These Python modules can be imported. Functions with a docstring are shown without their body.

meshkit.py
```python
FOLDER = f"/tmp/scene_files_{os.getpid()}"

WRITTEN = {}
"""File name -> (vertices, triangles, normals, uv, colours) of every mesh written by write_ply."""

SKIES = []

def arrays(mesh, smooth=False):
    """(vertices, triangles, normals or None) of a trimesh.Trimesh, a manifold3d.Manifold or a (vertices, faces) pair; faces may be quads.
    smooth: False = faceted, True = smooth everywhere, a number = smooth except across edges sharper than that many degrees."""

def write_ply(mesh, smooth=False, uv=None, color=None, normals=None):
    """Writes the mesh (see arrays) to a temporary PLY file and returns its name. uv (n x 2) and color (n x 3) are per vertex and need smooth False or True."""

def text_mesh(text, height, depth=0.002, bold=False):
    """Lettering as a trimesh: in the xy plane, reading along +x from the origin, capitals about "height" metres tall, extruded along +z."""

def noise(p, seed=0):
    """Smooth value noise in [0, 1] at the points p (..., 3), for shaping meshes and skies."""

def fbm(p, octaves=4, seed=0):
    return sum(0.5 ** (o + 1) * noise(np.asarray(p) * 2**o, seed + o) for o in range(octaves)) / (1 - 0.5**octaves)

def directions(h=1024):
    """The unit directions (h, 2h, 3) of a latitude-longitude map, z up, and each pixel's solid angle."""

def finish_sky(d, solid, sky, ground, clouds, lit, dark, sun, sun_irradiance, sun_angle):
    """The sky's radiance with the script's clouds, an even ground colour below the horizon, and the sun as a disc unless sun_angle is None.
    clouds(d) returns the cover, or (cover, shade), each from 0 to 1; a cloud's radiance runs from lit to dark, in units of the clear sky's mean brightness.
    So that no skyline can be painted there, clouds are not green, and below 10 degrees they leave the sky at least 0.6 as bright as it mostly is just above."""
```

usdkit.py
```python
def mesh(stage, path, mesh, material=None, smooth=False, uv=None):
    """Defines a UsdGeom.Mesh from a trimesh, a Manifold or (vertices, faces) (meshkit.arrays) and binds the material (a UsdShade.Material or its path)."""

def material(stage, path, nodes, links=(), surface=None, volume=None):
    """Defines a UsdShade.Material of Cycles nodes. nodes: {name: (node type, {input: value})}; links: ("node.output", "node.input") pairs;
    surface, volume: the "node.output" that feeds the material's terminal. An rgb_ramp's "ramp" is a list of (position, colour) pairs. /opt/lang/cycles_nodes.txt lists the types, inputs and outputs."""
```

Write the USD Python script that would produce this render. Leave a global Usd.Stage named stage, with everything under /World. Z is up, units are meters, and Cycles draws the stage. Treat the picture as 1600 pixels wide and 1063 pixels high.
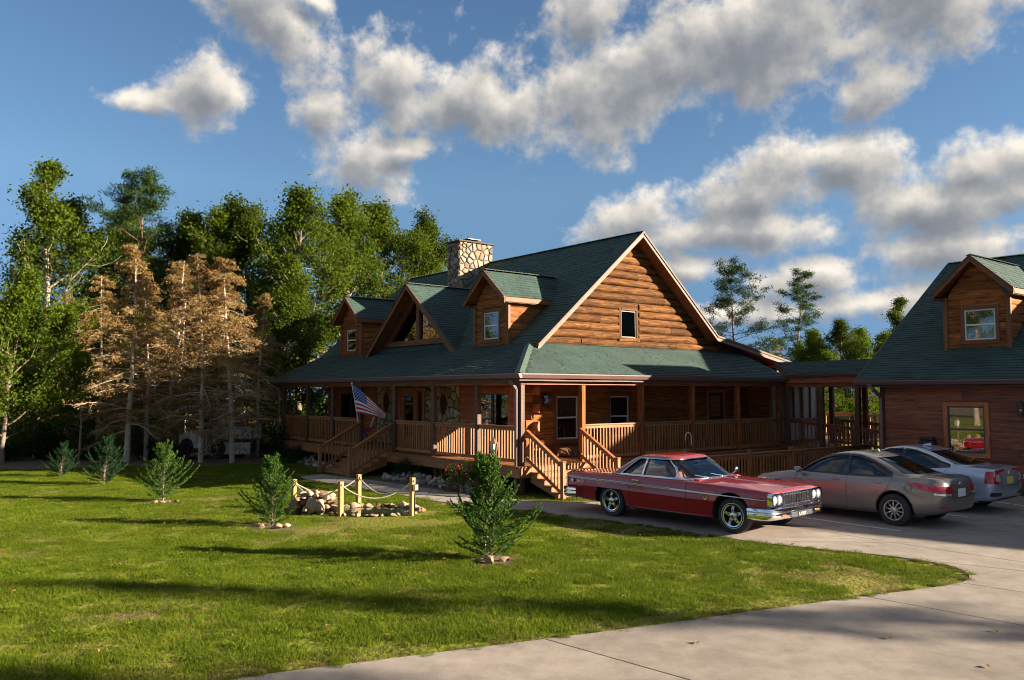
import math, random
import numpy as np, trimesh, manifold3d as m3, usdkit, meshkit
from shapely import geometry as sg, affinity, prepared, ops as sops
from pxr import Usd, UsdGeom, UsdLux, UsdShade, Gf, Sdf, Vt

# ---------------------------------------------------------------- camera, sky, sun, exposure
EYE, FOCAL, PITCH = 2.7, 1279.0, math.atan((613 - 531.5) / 1279.0)
SUN_AZ, SUN_EL = math.radians(-9.0), math.radians(17.5)          # azimuth counted from +x towards +y
SUN = np.array([math.cos(SUN_AZ) * math.cos(SUN_EL), math.sin(SUN_AZ) * math.cos(SUN_EL), math.sin(SUN_EL)])
EXPOSURE, SKY_STRENGTH, SUN_STRENGTH = 2.9, 0.135, 0.72

stage = Usd.Stage.CreateInMemory()
UsdGeom.SetStageUpAxis(stage, 'Z'); UsdGeom.SetStageMetersPerUnit(stage, 1.0)
UsdGeom.Xform.Define(stage, '/World'); UsdGeom.Scope.Define(stage, '/World/Looks')
cam = UsdGeom.Camera.Define(stage, '/World/camera')
cam.AddTranslateOp().Set(Gf.Vec3d(0, 0, EYE)); cam.AddRotateXOp().Set(90 + math.degrees(PITCH))
cam.CreateHorizontalApertureAttr(36.0); cam.CreateVerticalApertureAttr(36.0 * 680 / 1024)
cam.CreateFocalLengthAttr(36.0 * FOCAL / 1600); cam.CreateExposureAttr(EXPOSURE)

# clouds: azimuth and elevation in degrees, half sizes in degrees, tilt in degrees
CLOUDS = [
    (-17.0, 24.4, 8.6, 2.7, -40), (-13.2, 18.6, 2.6, 2.2, 0), (-20.4, 19.8, 3.4, 2.1, 10), (-24.0, 18.4, 3.6, .9, 8),
    (-10.6, 15.3, 3.3, 2.3, -25), (-7.6, 16.6, 2.4, .8, 10),
    (-8.2, 21.4, 3.6, 3.0, -20), (-3.0, 20.0, 6.8, 3.0, -6), (4.5, 19.6, 7.6, 3.2, 3), (10.8, 21.4, 8.5, 3.8, 8),
    (18.5, 23.2, 10.5, 4.4, 8), (26.0, 24.5, 9, 5.2, 0), (5.5, 25.0, 3.8, 2.6, 15), (25.0, 19.0, 3.9, 1.8, 20),
    (17.5, 13.3, 7.8, 2.6, 6), (22.5, 15.0, 5.6, 1.8, 0), (9.4, 12.2, 4.0, 1.5, 5), (15.0, 11.0, 10.5, 1.8, 0),
    (27.5, 11.6, 7.5, 2.0, 4), (13.0, 8.6, 2.8, 1.1, 0), (20.5, 7.4, 5.2, 1.5, 0), (29.0, 9.0, 5.5, 1.6, 0),
    (-14.2, 25.8, 1.7, .8, -20),
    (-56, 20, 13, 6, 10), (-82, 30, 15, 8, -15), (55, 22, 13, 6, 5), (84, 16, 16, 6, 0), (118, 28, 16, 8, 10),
    (155, 18, 18, 6, 0), (-112, 18, 16, 6, 5), (-150, 28, 18, 9, 0), (20, 46, 30, 11, 20), (-45, 52, 28, 11, -10), (95, 50, 30, 12, 0), (-125, 52, 30, 12, 0), (178, 46, 28, 10, 0), (0, 74, 90, 8, 0), (150, 70, 60, 8, 0),  # the high overhead clouds are out of view, added to raise the fill light
    (24.0, 5.8, 7, 1.2, 0), (16.5, 5.4, 5, .9, 0), (30.0, 13.8, 5, 1.6, 0), (11.0, 5.6, 3, .7, 0),
]

def make_sky():
    n, l = {}, []
    n['tc'] = ('texture_coordinate', {})
    n['dir'] = ('separate_xyz', {}); l += [('tc.generated', 'dir.vector')]
    n['az'] = ('math', {'math_type': 'arctan2'}); l += [('dir.x', 'az.value1'), ('dir.y', 'az.value2')]
    n['el'] = ('math', {'math_type': 'arcsine'}); l += [('dir.z', 'el.value1')]
    n['azd'] = ('math', {'math_type': 'degrees'}); n['eld'] = ('math', {'math_type': 'degrees'})
    l += [('az.value', 'azd.value1'), ('el.value', 'eld.value1')]
    n['ae'] = ('combine_xyz', {}); l += [('azd.value', 'ae.x'), ('eld.value', 'ae.y')]
    def density(tag, off):
        n['o' + tag] = ('vector_math', {'math_type': 'add', 'vector2': (*off, 0)}); l.append(('ae.vector', f'o{tag}.vector1'))
        # billowing edges: the place is stirred by noise before the clouds are looked up
        n['w' + tag] = ('noise_texture', {'scale': .2, 'detail': 8.0, 'roughness': .52}); l.append((f'o{tag}.vector', f'w{tag}.vector'))
        n['w2' + tag] = ('noise_texture', {'scale': .7, 'detail': 8.0, 'roughness': .55}); l.append((f'o{tag}.vector', f'w2{tag}.vector'))
        prev = None
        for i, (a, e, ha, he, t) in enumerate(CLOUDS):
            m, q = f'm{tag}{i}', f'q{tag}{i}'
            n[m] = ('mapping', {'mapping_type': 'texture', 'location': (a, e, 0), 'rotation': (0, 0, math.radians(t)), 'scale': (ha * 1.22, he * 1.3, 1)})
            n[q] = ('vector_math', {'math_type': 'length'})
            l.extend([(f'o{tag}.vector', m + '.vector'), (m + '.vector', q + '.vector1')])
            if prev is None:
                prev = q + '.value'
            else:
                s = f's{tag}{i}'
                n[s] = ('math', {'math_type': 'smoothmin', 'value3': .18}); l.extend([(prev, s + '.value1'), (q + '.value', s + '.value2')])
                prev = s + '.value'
        n['w3' + tag] = ('noise_texture', {'scale': 1.9, 'detail': 6.0, 'roughness': .6}); l.append((f'o{tag}.vector', f'w3{tag}.vector'))
        n['g' + tag] = ('math', {'math_type': 'multiply_add', 'value2': .34, 'value3': -.17}); l.append((f'w3{tag}.fac', f'g{tag}.value1'))
        n['i' + tag] = ('math', {'math_type': 'subtract', 'value1': 1.0}); l.append((prev, f'i{tag}.value2'))
        n['c' + tag] = ('math', {'math_type': 'maximum', 'value2': -1.2}); l.append((f'i{tag}.value', f'c{tag}.value1'))
        n['a' + tag] = ('math', {'math_type': 'multiply_add', 'value2': 2.3, 'value3': -1.15}); l.append((f'w{tag}.fac', f'a{tag}.value1'))
        n['b' + tag] = ('math', {'math_type': 'multiply_add', 'value2': .8, 'value3': -.4}); l.append((f'w2{tag}.fac', f'b{tag}.value1'))
        n['d' + tag] = ('math', {'math_type': 'add'}); l.extend([(f'c{tag}.value', f'd{tag}.value1'), (f'a{tag}.value', f'd{tag}.value2')])
        n['e' + tag] = ('math', {'math_type': 'add'}); l.extend([(f'd{tag}.value', f'e{tag}.value1'), (f'b{tag}.value', f'e{tag}.value2')])
        n['f' + tag] = ('math', {'math_type': 'add'}); l.extend([(f'e{tag}.value', f'f{tag}.value1'), (f'g{tag}.value', f'f{tag}.value2')])
        return f'f{tag}.value'
    d0 = density('A', (0, 0)); d1 = density('B', (.6, 1.15))
    n['alpha'] = ('map_range', {'range_type': 'smoothstep', 'from_min': .02, 'from_max': .66, 'clamp': True}); l.append((d0, 'alpha.value'))
    n['diff'] = ('math', {'math_type': 'subtract'}); l += [(d0, 'diff.value1'), (d1, 'diff.value2')]
    n['rim'] = ('map_range', {'from_min': -1.0, 'from_max': 1.1, 'clamp': True}); l.append(('diff.value', 'rim.value'))
    n['thick'] = ('map_range', {'range_type': 'smoothstep', 'from_min': -.2, 'from_max': 1.35, 'to_min': 1.0, 'to_max': 0.0, 'clamp': True}); l.append(('dB.value', 'thick.value'))
    n['half'] = ('math', {'math_type': 'multiply', 'value2': .72}); l.append(('thick.result', 'half.value1'))
    n['sh'] = ('math', {'math_type': 'multiply_add', 'value2': .40}); l += [('rim.result', 'sh.value1'), ('half.value', 'sh.value3')]
    n['ramp'] = ('rgb_ramp', {'ramp': [(0, (.20, .225, .265)), (.25, (.27, .29, .325)), (.5, (.42, .425, .435)), (.74, (.66, .63, .585)), (1, (1.02, .94, .83))]}); l.append(('sh.value', 'ramp.fac'))
    n['sky'] = ('sky_texture', {'sky_type': 'single_scattering', 'sun_disc': False, 'sun_elevation': SUN_EL, 'sun_rotation': math.atan2(SUN[0], SUN[1]), 'air_density': 1.0, 'aerosol_density': .25, 'ozone_density': 3.0})
    n['zlow'] = ('math', {'math_type': 'maximum', 'value2': .24}); l.append(('dir.z', 'zlow.value1'))
    n['vv'] = ('combine_xyz', {}); l += [('dir.x', 'vv.x'), ('dir.y', 'vv.y'), ('zlow.value', 'vv.z'), ('vv.vector', 'sky.vector')]
    n['deep'] = ('hsv', {'saturation': 1.06, 'value': .142}); l.append(('sky.color', 'deep.color'))
    n['mixc'] = ('mix_color', {'use_clamp': False}); l += [('alpha.result', 'mixc.fac'), ('deep.color', 'mixc.a'), ('ramp.color', 'mixc.b')]
    n['bg'] = ('background_shader', {'strength': SKY_STRENGTH}); l.append(('mixc.result', 'bg.color'))
    return usdkit.material(stage, '/World/Looks/sky', n, l, surface='bg.background')

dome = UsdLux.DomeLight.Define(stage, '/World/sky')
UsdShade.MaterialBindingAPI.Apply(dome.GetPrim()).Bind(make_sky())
sun = UsdLux.DistantLight.Define(stage, '/World/sun')
sun.CreateAngleAttr(.53); sun.CreateNormalizeAttr(True); sun.CreateIntensityAttr(SUN_STRENGTH); sun.CreateColorAttr(Gf.Vec3f(1.0, .86, .66))
sun.AddRotateZOp().Set(math.degrees(SUN_AZ) - 90); sun.AddRotateXOp().Set(math.degrees(SUN_EL) - 90)

# ---------------------------------------------------------------- helpers
R = random.Random(7)
NP = np.random.default_rng(11)
A = np.array
_used = {}

def fresh(parent, name):
    k = (str(parent), name); n = _used.get(k, -1) + 1; _used[k] = n
    return f'{parent}/{name}' + (f'_{n:03d}' if n else '')

def tag(prim, label=None, cat=None, group=None, kind=None):
    for k, v in (('label', label), ('category', cat), ('group', group), ('kind', kind)):
        if v: prim.SetCustomDataByKey(k, v)
    return prim

def place(prim, loc=(0, 0, 0), rz=0, sc=1, tilt=0):
    x = UsdGeom.Xformable(prim)
    def op(kind, add, val):
        for o in x.GetOrderedXformOps():
            if o.GetOpType() == kind: o.Set(val); return
        add().Set(val)
    x.ClearXformOpOrder()
    x.AddTranslateOp().Set(Gf.Vec3d(*map(float, loc))); x.AddRotateZOp().Set(float(rz))
    s = sc if np.ndim(sc) else (sc, sc, sc)
    x.AddScaleOp().Set(Gf.Vec3f(*map(float, s)))

def node(name, parent='/World', loc=None, rz=0, sc=1):
    x = UsdGeom.Xform.Define(stage, fresh(parent, name))
    if loc is not None: place(x.GetPrim(), loc, rz, sc)
    return str(x.GetPath())

def thing(name, label, cat, loc=(0, 0, 0), rz=0, group=None, sc=1, kind=None):
    p = node(name, '/World', loc, rz, sc)
    tag(stage.GetPrimAtPath(p), label, cat, group, kind)
    return p

def copy_of(src, name, label, cat, loc, rz=0, sc=1, group=None):
    x = UsdGeom.Xform.Define(stage, fresh('/World', name)); p = x.GetPrim()
    p.GetReferences().AddInternalReference(src); p.SetInstanceable(True)
    place(p, loc, rz, sc); tag(p, label, cat, group)
    return str(p.GetPath())

class MB:
    def __init__(s): s.v, s.f, s.n = [], [], 0
    def add(s, v, f):
        v = np.asarray(v, float).reshape(-1, 3); f = np.asarray(f, int)
        if f.shape[1] == 4: f = np.vstack([f[:, [0, 1, 2]], f[:, [0, 2, 3]]])
        s.v.append(v); s.f.append(f + s.n); s.n += len(v); return s
    def mesh(s): return np.vstack(s.v), np.vstack(s.f)
    def tm(s): v, f = s.mesh(); return trimesh.Trimesh(v, f, process=False)
    def box(s, x0, x1, y0, y1, z0, z1, c=0):
        x0, x1 = sorted((x0, x1)); y0, y1 = sorted((y0, y1)); z0, z1 = sorted((z0, z1))
        if c:
            c = min(c, (x1 - x0) / 3, (y1 - y0) / 3, (z1 - z0) / 3)
            k = CH_V; v = A([(x0, y0, z0)]) + (k[:, 0, :] * A([x1 - x0, y1 - y0, z1 - z0])) + k[:, 1, :] * c
            return s.add(v, CH_F)
        return s.add([(x, y, z) for x in (x0, x1) for y in (y0, y1) for z in (z0, z1)], BOX_F)
    def bar(s, p, q, w, h, up=(0, 0, 1), c=0):
        p, q = A(p, float), A(q, float); d = q - p; L = np.linalg.norm(d); d = d / L
        a = np.cross(d, up); a /= np.linalg.norm(a); b = np.cross(a, d)
        t = MB().box(0, L, -w / 2, w / 2, -h / 2, h / 2, c); v = t.v[0]
        return s.add(p + v[:, :1] * d - v[:, 1:2] * a + v[:, 2:] * b, t.f[0])
    def tube(s, pts, r, n=6, cap=True):
        pts = A(pts, float); m = len(pts); r = np.broadcast_to(A(r, float), (m,))
        t = np.gradient(pts, axis=0); t /= np.maximum(np.linalg.norm(t, axis=1, keepdims=True), 1e-9)
        ref = A([0, 0, 1.0]) if abs(t[:, 2]).mean() < .9 else A([1.0, 0, 0])
        a = np.cross(t, ref); a /= np.maximum(np.linalg.norm(a, axis=1, keepdims=True), 1e-9); b = np.cross(t, a)
        an = np.arange(n) * 2 * math.pi / n
        v = (pts[:, None] + r[:, None, None] * (np.cos(an)[None, :, None] * a[:, None] + np.sin(an)[None, :, None] * b[:, None])).reshape(-1, 3)
        i = np.arange(m - 1)[:, None] * n; j = np.arange(n)[None]; k = (j + 1) % n
        f = np.stack([i + j, i + n + j, i + n + k, i + k], -1).reshape(-1, 4)
        f = np.vstack([f[:, [0, 2, 1]], f[:, [0, 3, 2]]])
        if cap:
            f = np.vstack([f, [[0, k2, k2 + 1] for k2 in range(1, n - 1)], [[(m - 1) * n, (m - 1) * n + k2 + 1, (m - 1) * n + k2] for k2 in range(1, n - 1)]])
        return s.add(v, f)
    def prism(s, poly, vec):
        "extrudes a planar simple polygon of 3D points by vec"
        p = A(poly, float); n = len(p); vec = A(vec, float)
        nrm = np.zeros(3)
        for i in range(n): nrm += np.cross(p[i], p[(i + 1) % n])
        if nrm @ vec > 0: p = p[::-1]
        nrm = nrm / np.linalg.norm(nrm)
        ax = np.argmax(abs(nrm)); keep = [i for i in range(3) if i != ax]
        tv, tf = trimesh.creation.triangulate_polygon(sg.Polygon(p[:, keep]), engine='earcut')
        idx = [int(np.argmin(((p[:, keep] - q) ** 2).sum(1))) for q in tv]; tf = A(idx)[tf]
        a = np.cross(p[tf[:, 1]] - p[tf[:, 0]], p[tf[:, 2]] - p[tf[:, 0]]) @ vec
        tf[a > 0] = tf[a > 0][:, ::-1]
        i = np.arange(n); j = (i + 1) % n
        f = np.vstack([tf, tf[:, ::-1] + n, np.stack([i, j, j + n], 1), np.stack([i, j + n, i + n], 1)])
        return s.add(np.vstack([p, p + vec]), f)
    def sphere(s, c, r, sub=1):
        m = trimesh.creation.icosphere(sub, 1.0)
        return s.add(m.vertices * A(r) + A(c), m.faces)
    def put(s, name, mat, parent='/World', smooth=False, label=None, kind=None):
        return put(s.mesh(), name, mat, parent, smooth, label, kind)

BOX_F = A([(0, 1, 3, 2), (4, 6, 7, 5), (0, 4, 5, 1), (2, 3, 7, 6), (0, 2, 6, 4), (1, 5, 7, 3)])
def _chamfer():
    ks = []
    for cx in (0, 1):
        for cy in (0, 1):
            for cz in (0, 1):
                s = A([1 - 2 * cx, 1 - 2 * cy, 1 - 2 * cz])
                for ax in range(3):
                    m = np.ones(3); m[ax] = 0; ks.append([(cx, cy, cz), tuple(s * m)])
    k = A(ks, float)
    pts = k[:, 0] * 10 + k[:, 1]
    h = trimesh.Trimesh(pts, trimesh.convex.convex_hull(pts).faces, process=False) if False else None
    hull = trimesh.convex.convex_hull(trimesh.PointCloud(pts).vertices)
    idx = [int(np.argmin(((pts - v) ** 2).sum(1))) for v in hull.vertices]
    return k, A(idx)[hull.faces]
CH_V, CH_F = _chamfer()

def put(mesh, name, mat, parent='/World', smooth=False, label=None, kind=None):
    p = fresh(parent, name)
    usdkit.mesh(stage, p, mesh, M[mat] if isinstance(mat, str) else mat, smooth)
    if label or kind: tag(stage.GetPrimAtPath(p), label, None, None, kind)
    return p

def box(name, mat, parent, *dims, c=0, label=None):
    return MB().box(*dims, c=c).put(name, mat, parent, label=label)

def G(u, v, z=0.0):
    "ground point seen at the pixel (u, v) of the 1600 x 1063 photograph"
    a, b = (u - 800) / FOCAL, (531.5 - v) / FOCAL
    d = A([a, math.cos(PITCH) - b * math.sin(PITCH), math.sin(PITCH) + b * math.cos(PITCH)])
    k = (z - EYE) / d[2]
    return d[:2] * k

# ---------------------------------------------------------------- materials
M = {}
def mk(name, nodes, links, surface='p.BSDF'):
    M[name] = usdkit.material(stage, '/World/Looks/' + name, nodes, links, surface=surface)

def plain(name, col, rough=.55, metal=0.0, vary=.12, scale=3.0, bump=0.0, bscale=30.0, rand=0.0, coat=0.0, spec=.5, island=0.0, detail=5.0):
    n = {'tc': ('texture_coordinate', {}), 'nz': ('noise_texture', {'scale': scale, 'detail': detail, 'roughness': .6}),
         'mr': ('map_range', {'from_min': .3, 'from_max': .7, 'to_min': 1 - vary, 'to_max': 1 + vary}),
         'h': ('hsv', {'color': col}), 'p': ('principled_bsdf', {'roughness': rough, 'metallic': metal, 'coat_weight': coat, 'specular_ior_level': spec})}
    l = [('tc.object', 'nz.vector'), ('nz.fac', 'mr.value'), ('h.color', 'p.base_color')]
    last = 'mr.result'
    for amt, node_, out in ((rand, ('object_info', {}), 'random'), (island, ('geometry', {}), 'random_per_island')):
        if amt:
            k = 'r' + out[-3:]; n[k] = node_; n[k + 'm'] = ('map_range', {'to_min': 1 - amt, 'to_max': 1 + amt}); n[k + 'x'] = ('math', {'math_type': 'multiply'})
            l += [(f'{k}.{out}', k + 'm.value'), (last, k + 'x.value1'), (k + 'm.result', k + 'x.value2')]; last = k + 'x.value'
    l.append((last, 'h.value'))
    if bump:
        n['nb'] = ('noise_texture', {'scale': bscale, 'detail': 6.0, 'roughness': .65}); n['b'] = ('bump', {'strength': bump, 'distance': .02})
        l += [('tc.object', 'nb.vector'), ('nb.fac', 'b.height'), ('b.normal', 'p.normal')]
    mk(name, n, l)

def wood(name, cols, grain=(1, 14, 14), rough=.6, rand=.16, knots=0.0, vary=.25, scale=3.0, spec=.4, stain=0.0):
    n = {'tc': ('texture_coordinate', {}), 'oi': ('object_info', {}), 'shift': ('vector_math', {'math_type': 'multiply_add', 'vector2': (7.1, 3.7, 5.3)}),
         'mp': ('mapping', {'scale': tuple(g * scale for g in grain)}),
         'nz': ('noise_texture', {'scale': .5, 'detail': 7.0, 'roughness': .62, 'distortion': .6}),
         'ramp': ('rgb_ramp', {'ramp': [(.32, cols[0]), (.5, cols[1]), (.68, cols[2])]}),
         'mr': ('map_range', {'to_min': 1 - rand, 'to_max': 1 + rand}), 'h': ('hsv', {}),
         'b': ('bump', {'strength': .35, 'distance': .01}), 'p': ('principled_bsdf', {'roughness': rough, 'specular_ior_level': spec})}
    l = [('oi.random', 'shift.vector1'), ('tc.object', 'shift.vector3'), ('shift.vector', 'mp.vector'), ('mp.vector', 'nz.vector'), ('nz.fac', 'ramp.fac'), ('oi.random', 'mr.value'),
         ('ramp.color', 'h.color'), ('mr.result', 'h.value'), ('nz.fac', 'b.height'), ('b.normal', 'p.normal')]
    last = 'h.color'
    if stain:      # broad weathered greying in patches
        n['sn'] = ('noise_texture', {'scale': .9, 'detail': 4.0}); n['sr'] = ('map_range', {'from_min': .5, 'from_max': .72, 'to_max': stain, 'clamp': True})
        n['sm'] = ('mix_color', {'b': tuple(.40 * A(cols[1]) * [1.0, 1.0, 1.2] + .003)})
        l += [('mp.vector', 'sn.vector'), ('sn.fac', 'sr.value'), ('sr.result', 'sm.fac'), (last, 'sm.a')]; last = 'sm.result'
    if knots:
        g = A(grain, float); ks = np.where(g == g.min(), 1.15, 2.5)
        n['km'] = ('mapping', {'scale': tuple(ks)}); n['kv'] = ('voronoi_texture', {'scale': 1.25}); n['kn'] = ('noise_texture', {'scale': 3.2, 'detail': 3.0}); n['kw'] = ('vector_math', {'math_type': 'add'}); n['kr'] = ('map_range', {'from_min': .03, 'from_max': .21, 'to_min': knots, 'to_max': 0.0, 'clamp': True})
        n['kx'] = ('mix_color', {'b': tuple(A(cols[0]) * .25)})
        l += [('shift.vector', 'km.vector'), ('km.vector', 'kw.vector2'), ('kn.color', 'kw.vector1'), ('km.vector', 'kn.vector'), ('kw.vector', 'kv.vector'), ('kv.distance', 'kr.value'), ('kr.result', 'kx.fac'), (last, 'kx.a')]; last = 'kx.result'
    l.append((last, 'p.base_color'))
    mk(name, n, l)

def leafy(name, cols, trans=.35, rough=.5):
    "foliage: each leaf its own tone, light passing through"
    n = {'g': ('geometry', {}), 'oi': ('object_info', {}), 'ramp': ('rgb_ramp', {'ramp': cols}), 'tc': ('texture_coordinate', {}), 'nz': ('noise_texture', {'scale': .45, 'detail': 2.0}),
         'mx': ('math', {'math_type': 'multiply_add', 'value2': .75, 'value3': 0}), 'mn': ('math', {'math_type': 'multiply_add', 'value2': 1.0, 'value3': -.34}), 'sum': ('math', {'math_type': 'add'}),
         'rv': ('map_range', {'to_min': .82, 'to_max': 1.18}), 'h': ('hsv', {}),
         'p': ('principled_bsdf', {'roughness': rough + .15, 'specular_ior_level': .1}), 't': ('translucent_bsdf', {}), 'm': ('mix_closure', {'fac': trans})}
    l = [('g.random_per_island', 'mx.value1'), ('tc.object', 'nz.vector'), ('nz.fac', 'mn.value1'), ('mx.value', 'sum.value1'), ('mn.value', 'sum.value2'), ('sum.value', 'ramp.fac'),
         ('oi.random', 'rv.value'), ('rv.result', 'h.value'), ('ramp.color', 'h.color'), ('h.color', 'p.base_color'), ('h.color', 't.color'), ('p.BSDF', 'm.closure1'), ('t.BSDF', 'm.closure2')]
    mk(name, n, l, 'm.closure')

def glassy(name, tint=(.8, .85, .85), clear=.6, rough=.02, ior=1.5):
    n = {'f': ('fresnel', {'IOR': ior}), 't': ('transparent_bsdf', {'color': tint}), 'g': ('glossy_bsdf', {'color': (1, 1, 1), 'roughness': rough}), 'm': ('mix_closure', {})}
    mk(name, n, [('f.fac', 'm.fac'), ('t.BSDF', 'm.closure1'), ('g.BSDF', 'm.closure2')], 'm.closure')

glassy('window_glass', (.62, .68, .66), ior=2.3)
glassy('car_glass', (.84, .87, .85), ior=1.45)
glassy('tinted_glass', (.10, .13, .13), ior=1.7)
glassy('lamp_glass', (.85, .85, .82), ior=1.45)
for ax, g in (('x', (1, 13, 13)), ('y', (13, 1, 13)), ('z', (13, 13, 1))):
    wood('log_' + ax, [(.10, .030, .009), (.225, .076, .020), (.34, .135, .040)], g, rand=.26, knots=.9, stain=.75, spec=.15, rough=.75)  # tone lightened to lift the shade on the porch wall
    wood('gable_' + ax, [(.030, .0115, .004), (.102, .040, .0115), (.19, .086, .026)], g, rand=.32, knots=.95, stain=.8, spec=.12, rough=.8)  # copy of log, darkened to hold back the sun on the gable
    wood('darklog_' + ax, [(.11, .030, .014), (.215, .064, .028), (.30, .104, .044)], g, rand=.2, knots=.6, stain=.3)
    wood('cedar_' + ax, [(.17, .062, .018), (.25, .098, .030), (.33, .138, .045)], g, rand=.12, knots=.3)
    wood('post_' + ax, [(.05, .022, .013), (.085, .04, .022), (.125, .062, .034)], g, rand=.1)
    wood('trim_' + ax, [(.09, .030, .009), (.145, .052, .015), (.20, .08, .026)], g, rand=.1, knots=.25)
    wood('pale_' + ax, [(.10, .055, .034), (.14, .082, .052), (.19, .115, .076)], g, rand=.06)
    wood('redwood_' + ax, [(.29, .078, .026), (.42, .130, .042), (.52, .185, .066)], g, rand=.08)
    wood('newpost_' + ax, [(.24, .115, .032), (.34, .175, .052), (.42, .23, .075)], g, rand=.06, knots=.35)
plain('shingle', (.046, .100, .082), .85, vary=.25, scale=1.2, bump=.5, bscale=220, island=.45)
plain('shingle_cap', (.07, .105, .078), .85, vary=.2, scale=4, bump=.5, bscale=220)
plain('gutter', (.13, .075, .07), .32, vary=.05, spec=.6)
plain('flashing', (.03, .03, .03), .4, .6)
plain('mortar', (.075, .058, .042), .9, vary=.25, scale=12, bump=.4)
n_ = {'tc': ('texture_coordinate', {}), 'oi': ('object_info', {}), 'r': ('rgb_ramp', {'ramp': [(0, (.15, .12, .09)), (.2, (.25, .18, .11)), (.4, (.34, .25, .155)), (.6, (.38, .31, .22)), (.8, (.25, .22, .19)), (1, (.42, .38, .32))]}),
      'nz': ('noise_texture', {'scale': 9.0, 'detail': 8.0, 'roughness': .65}), 'mr': ('map_range', {'from_min': .3, 'from_max': .7, 'to_min': .5, 'to_max': .95}), 'h': ('hsv', {}), 'b': ('bump', {'strength': .6, 'distance': .03}),
      'p': ('principled_bsdf', {'roughness': .85, 'specular_ior_level': .3})}
l_ = [('tc.object', 'nz.vector'), ('oi.random', 'r.fac'), ('r.color', 'h.color'), ('nz.fac', 'mr.value'), ('mr.result', 'h.value'), ('nz.fac', 'b.height'), ('b.normal', 'p.normal'), ('h.color', 'p.base_color')]
mk('stone', n_, l_)
n2 = dict(n_); n2['r'] = ('rgb_ramp', {'ramp': [(0, (.30, .21, .10)), (.3, (.48, .35, .17)), (.6, (.58, .44, .22)), (1, (.66, .55, .34))]}); mk('warm_stone', n2, l_)
n2 = dict(n_); n2['r'] = ('rgb_ramp', {'ramp': [(0, (.20, .17, .15)), (.3, (.36, .31, .26)), (.6, (.46, .37, .28)), (1, (.62, .56, .48))]}); mk('rubble', n2, l_)
n2 = dict(n_); n2['r'] = ('rgb_ramp', {'ramp': [(0, (.20, .11, .06)), (.3, (.32, .20, .12)), (.6, (.42, .29, .18)), (1, (.46, .36, .27))]}); mk('tan_rock', n2, l_)
plain('white_frame', (.62, .60, .56), .4, vary=.04)
plain('dark_frame', (.035, .035, .035), .4, vary=.05)
plain('dark_room', (.012, .010, .009), .9, vary=.1)  # near-black colour stands in for the shade of unlit rooms
plain('curtain', (.34, .33, .33), .9, vary=.1, scale=8)
plain('blue_curtain', (.07, .10, .17), .9, vary=.15, scale=8)
plain('red_cloth', (.35, .03, .03), .8, vary=.1)
plain('screen', (.50, .49, .46), .8, vary=.06)
plain('black_metal', (.02, .02, .021), .4, .3, vary=.1)
plain('grey_metal', (.45, .45, .46), .35, .8, vary=.1)
plain('white_plastic', (.72, .72, .70), .45, vary=.04)
plain('chrome', (.78, .79, .80), .07, 1.0, vary=.02)
plain('dull_metal', (.5, .5, .5), .28, 1.0, vary=.05)
plain('frosted', (.46, .44, .39), .35, vary=.2, scale=20)
plain('bright_trim', (.62, .64, .66), .3, .6, vary=.02)
plain('rubber', (.018, .018, .019), .8, vary=.2, scale=8, bump=.2, bscale=60)
plain('whitewall', (.62, .61, .58), .7)
plain('under', (.012, .012, .013), .9)
plain('rope', (.36, .32, .25), .9, vary=.2, scale=20, bump=.8, bscale=90)
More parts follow.
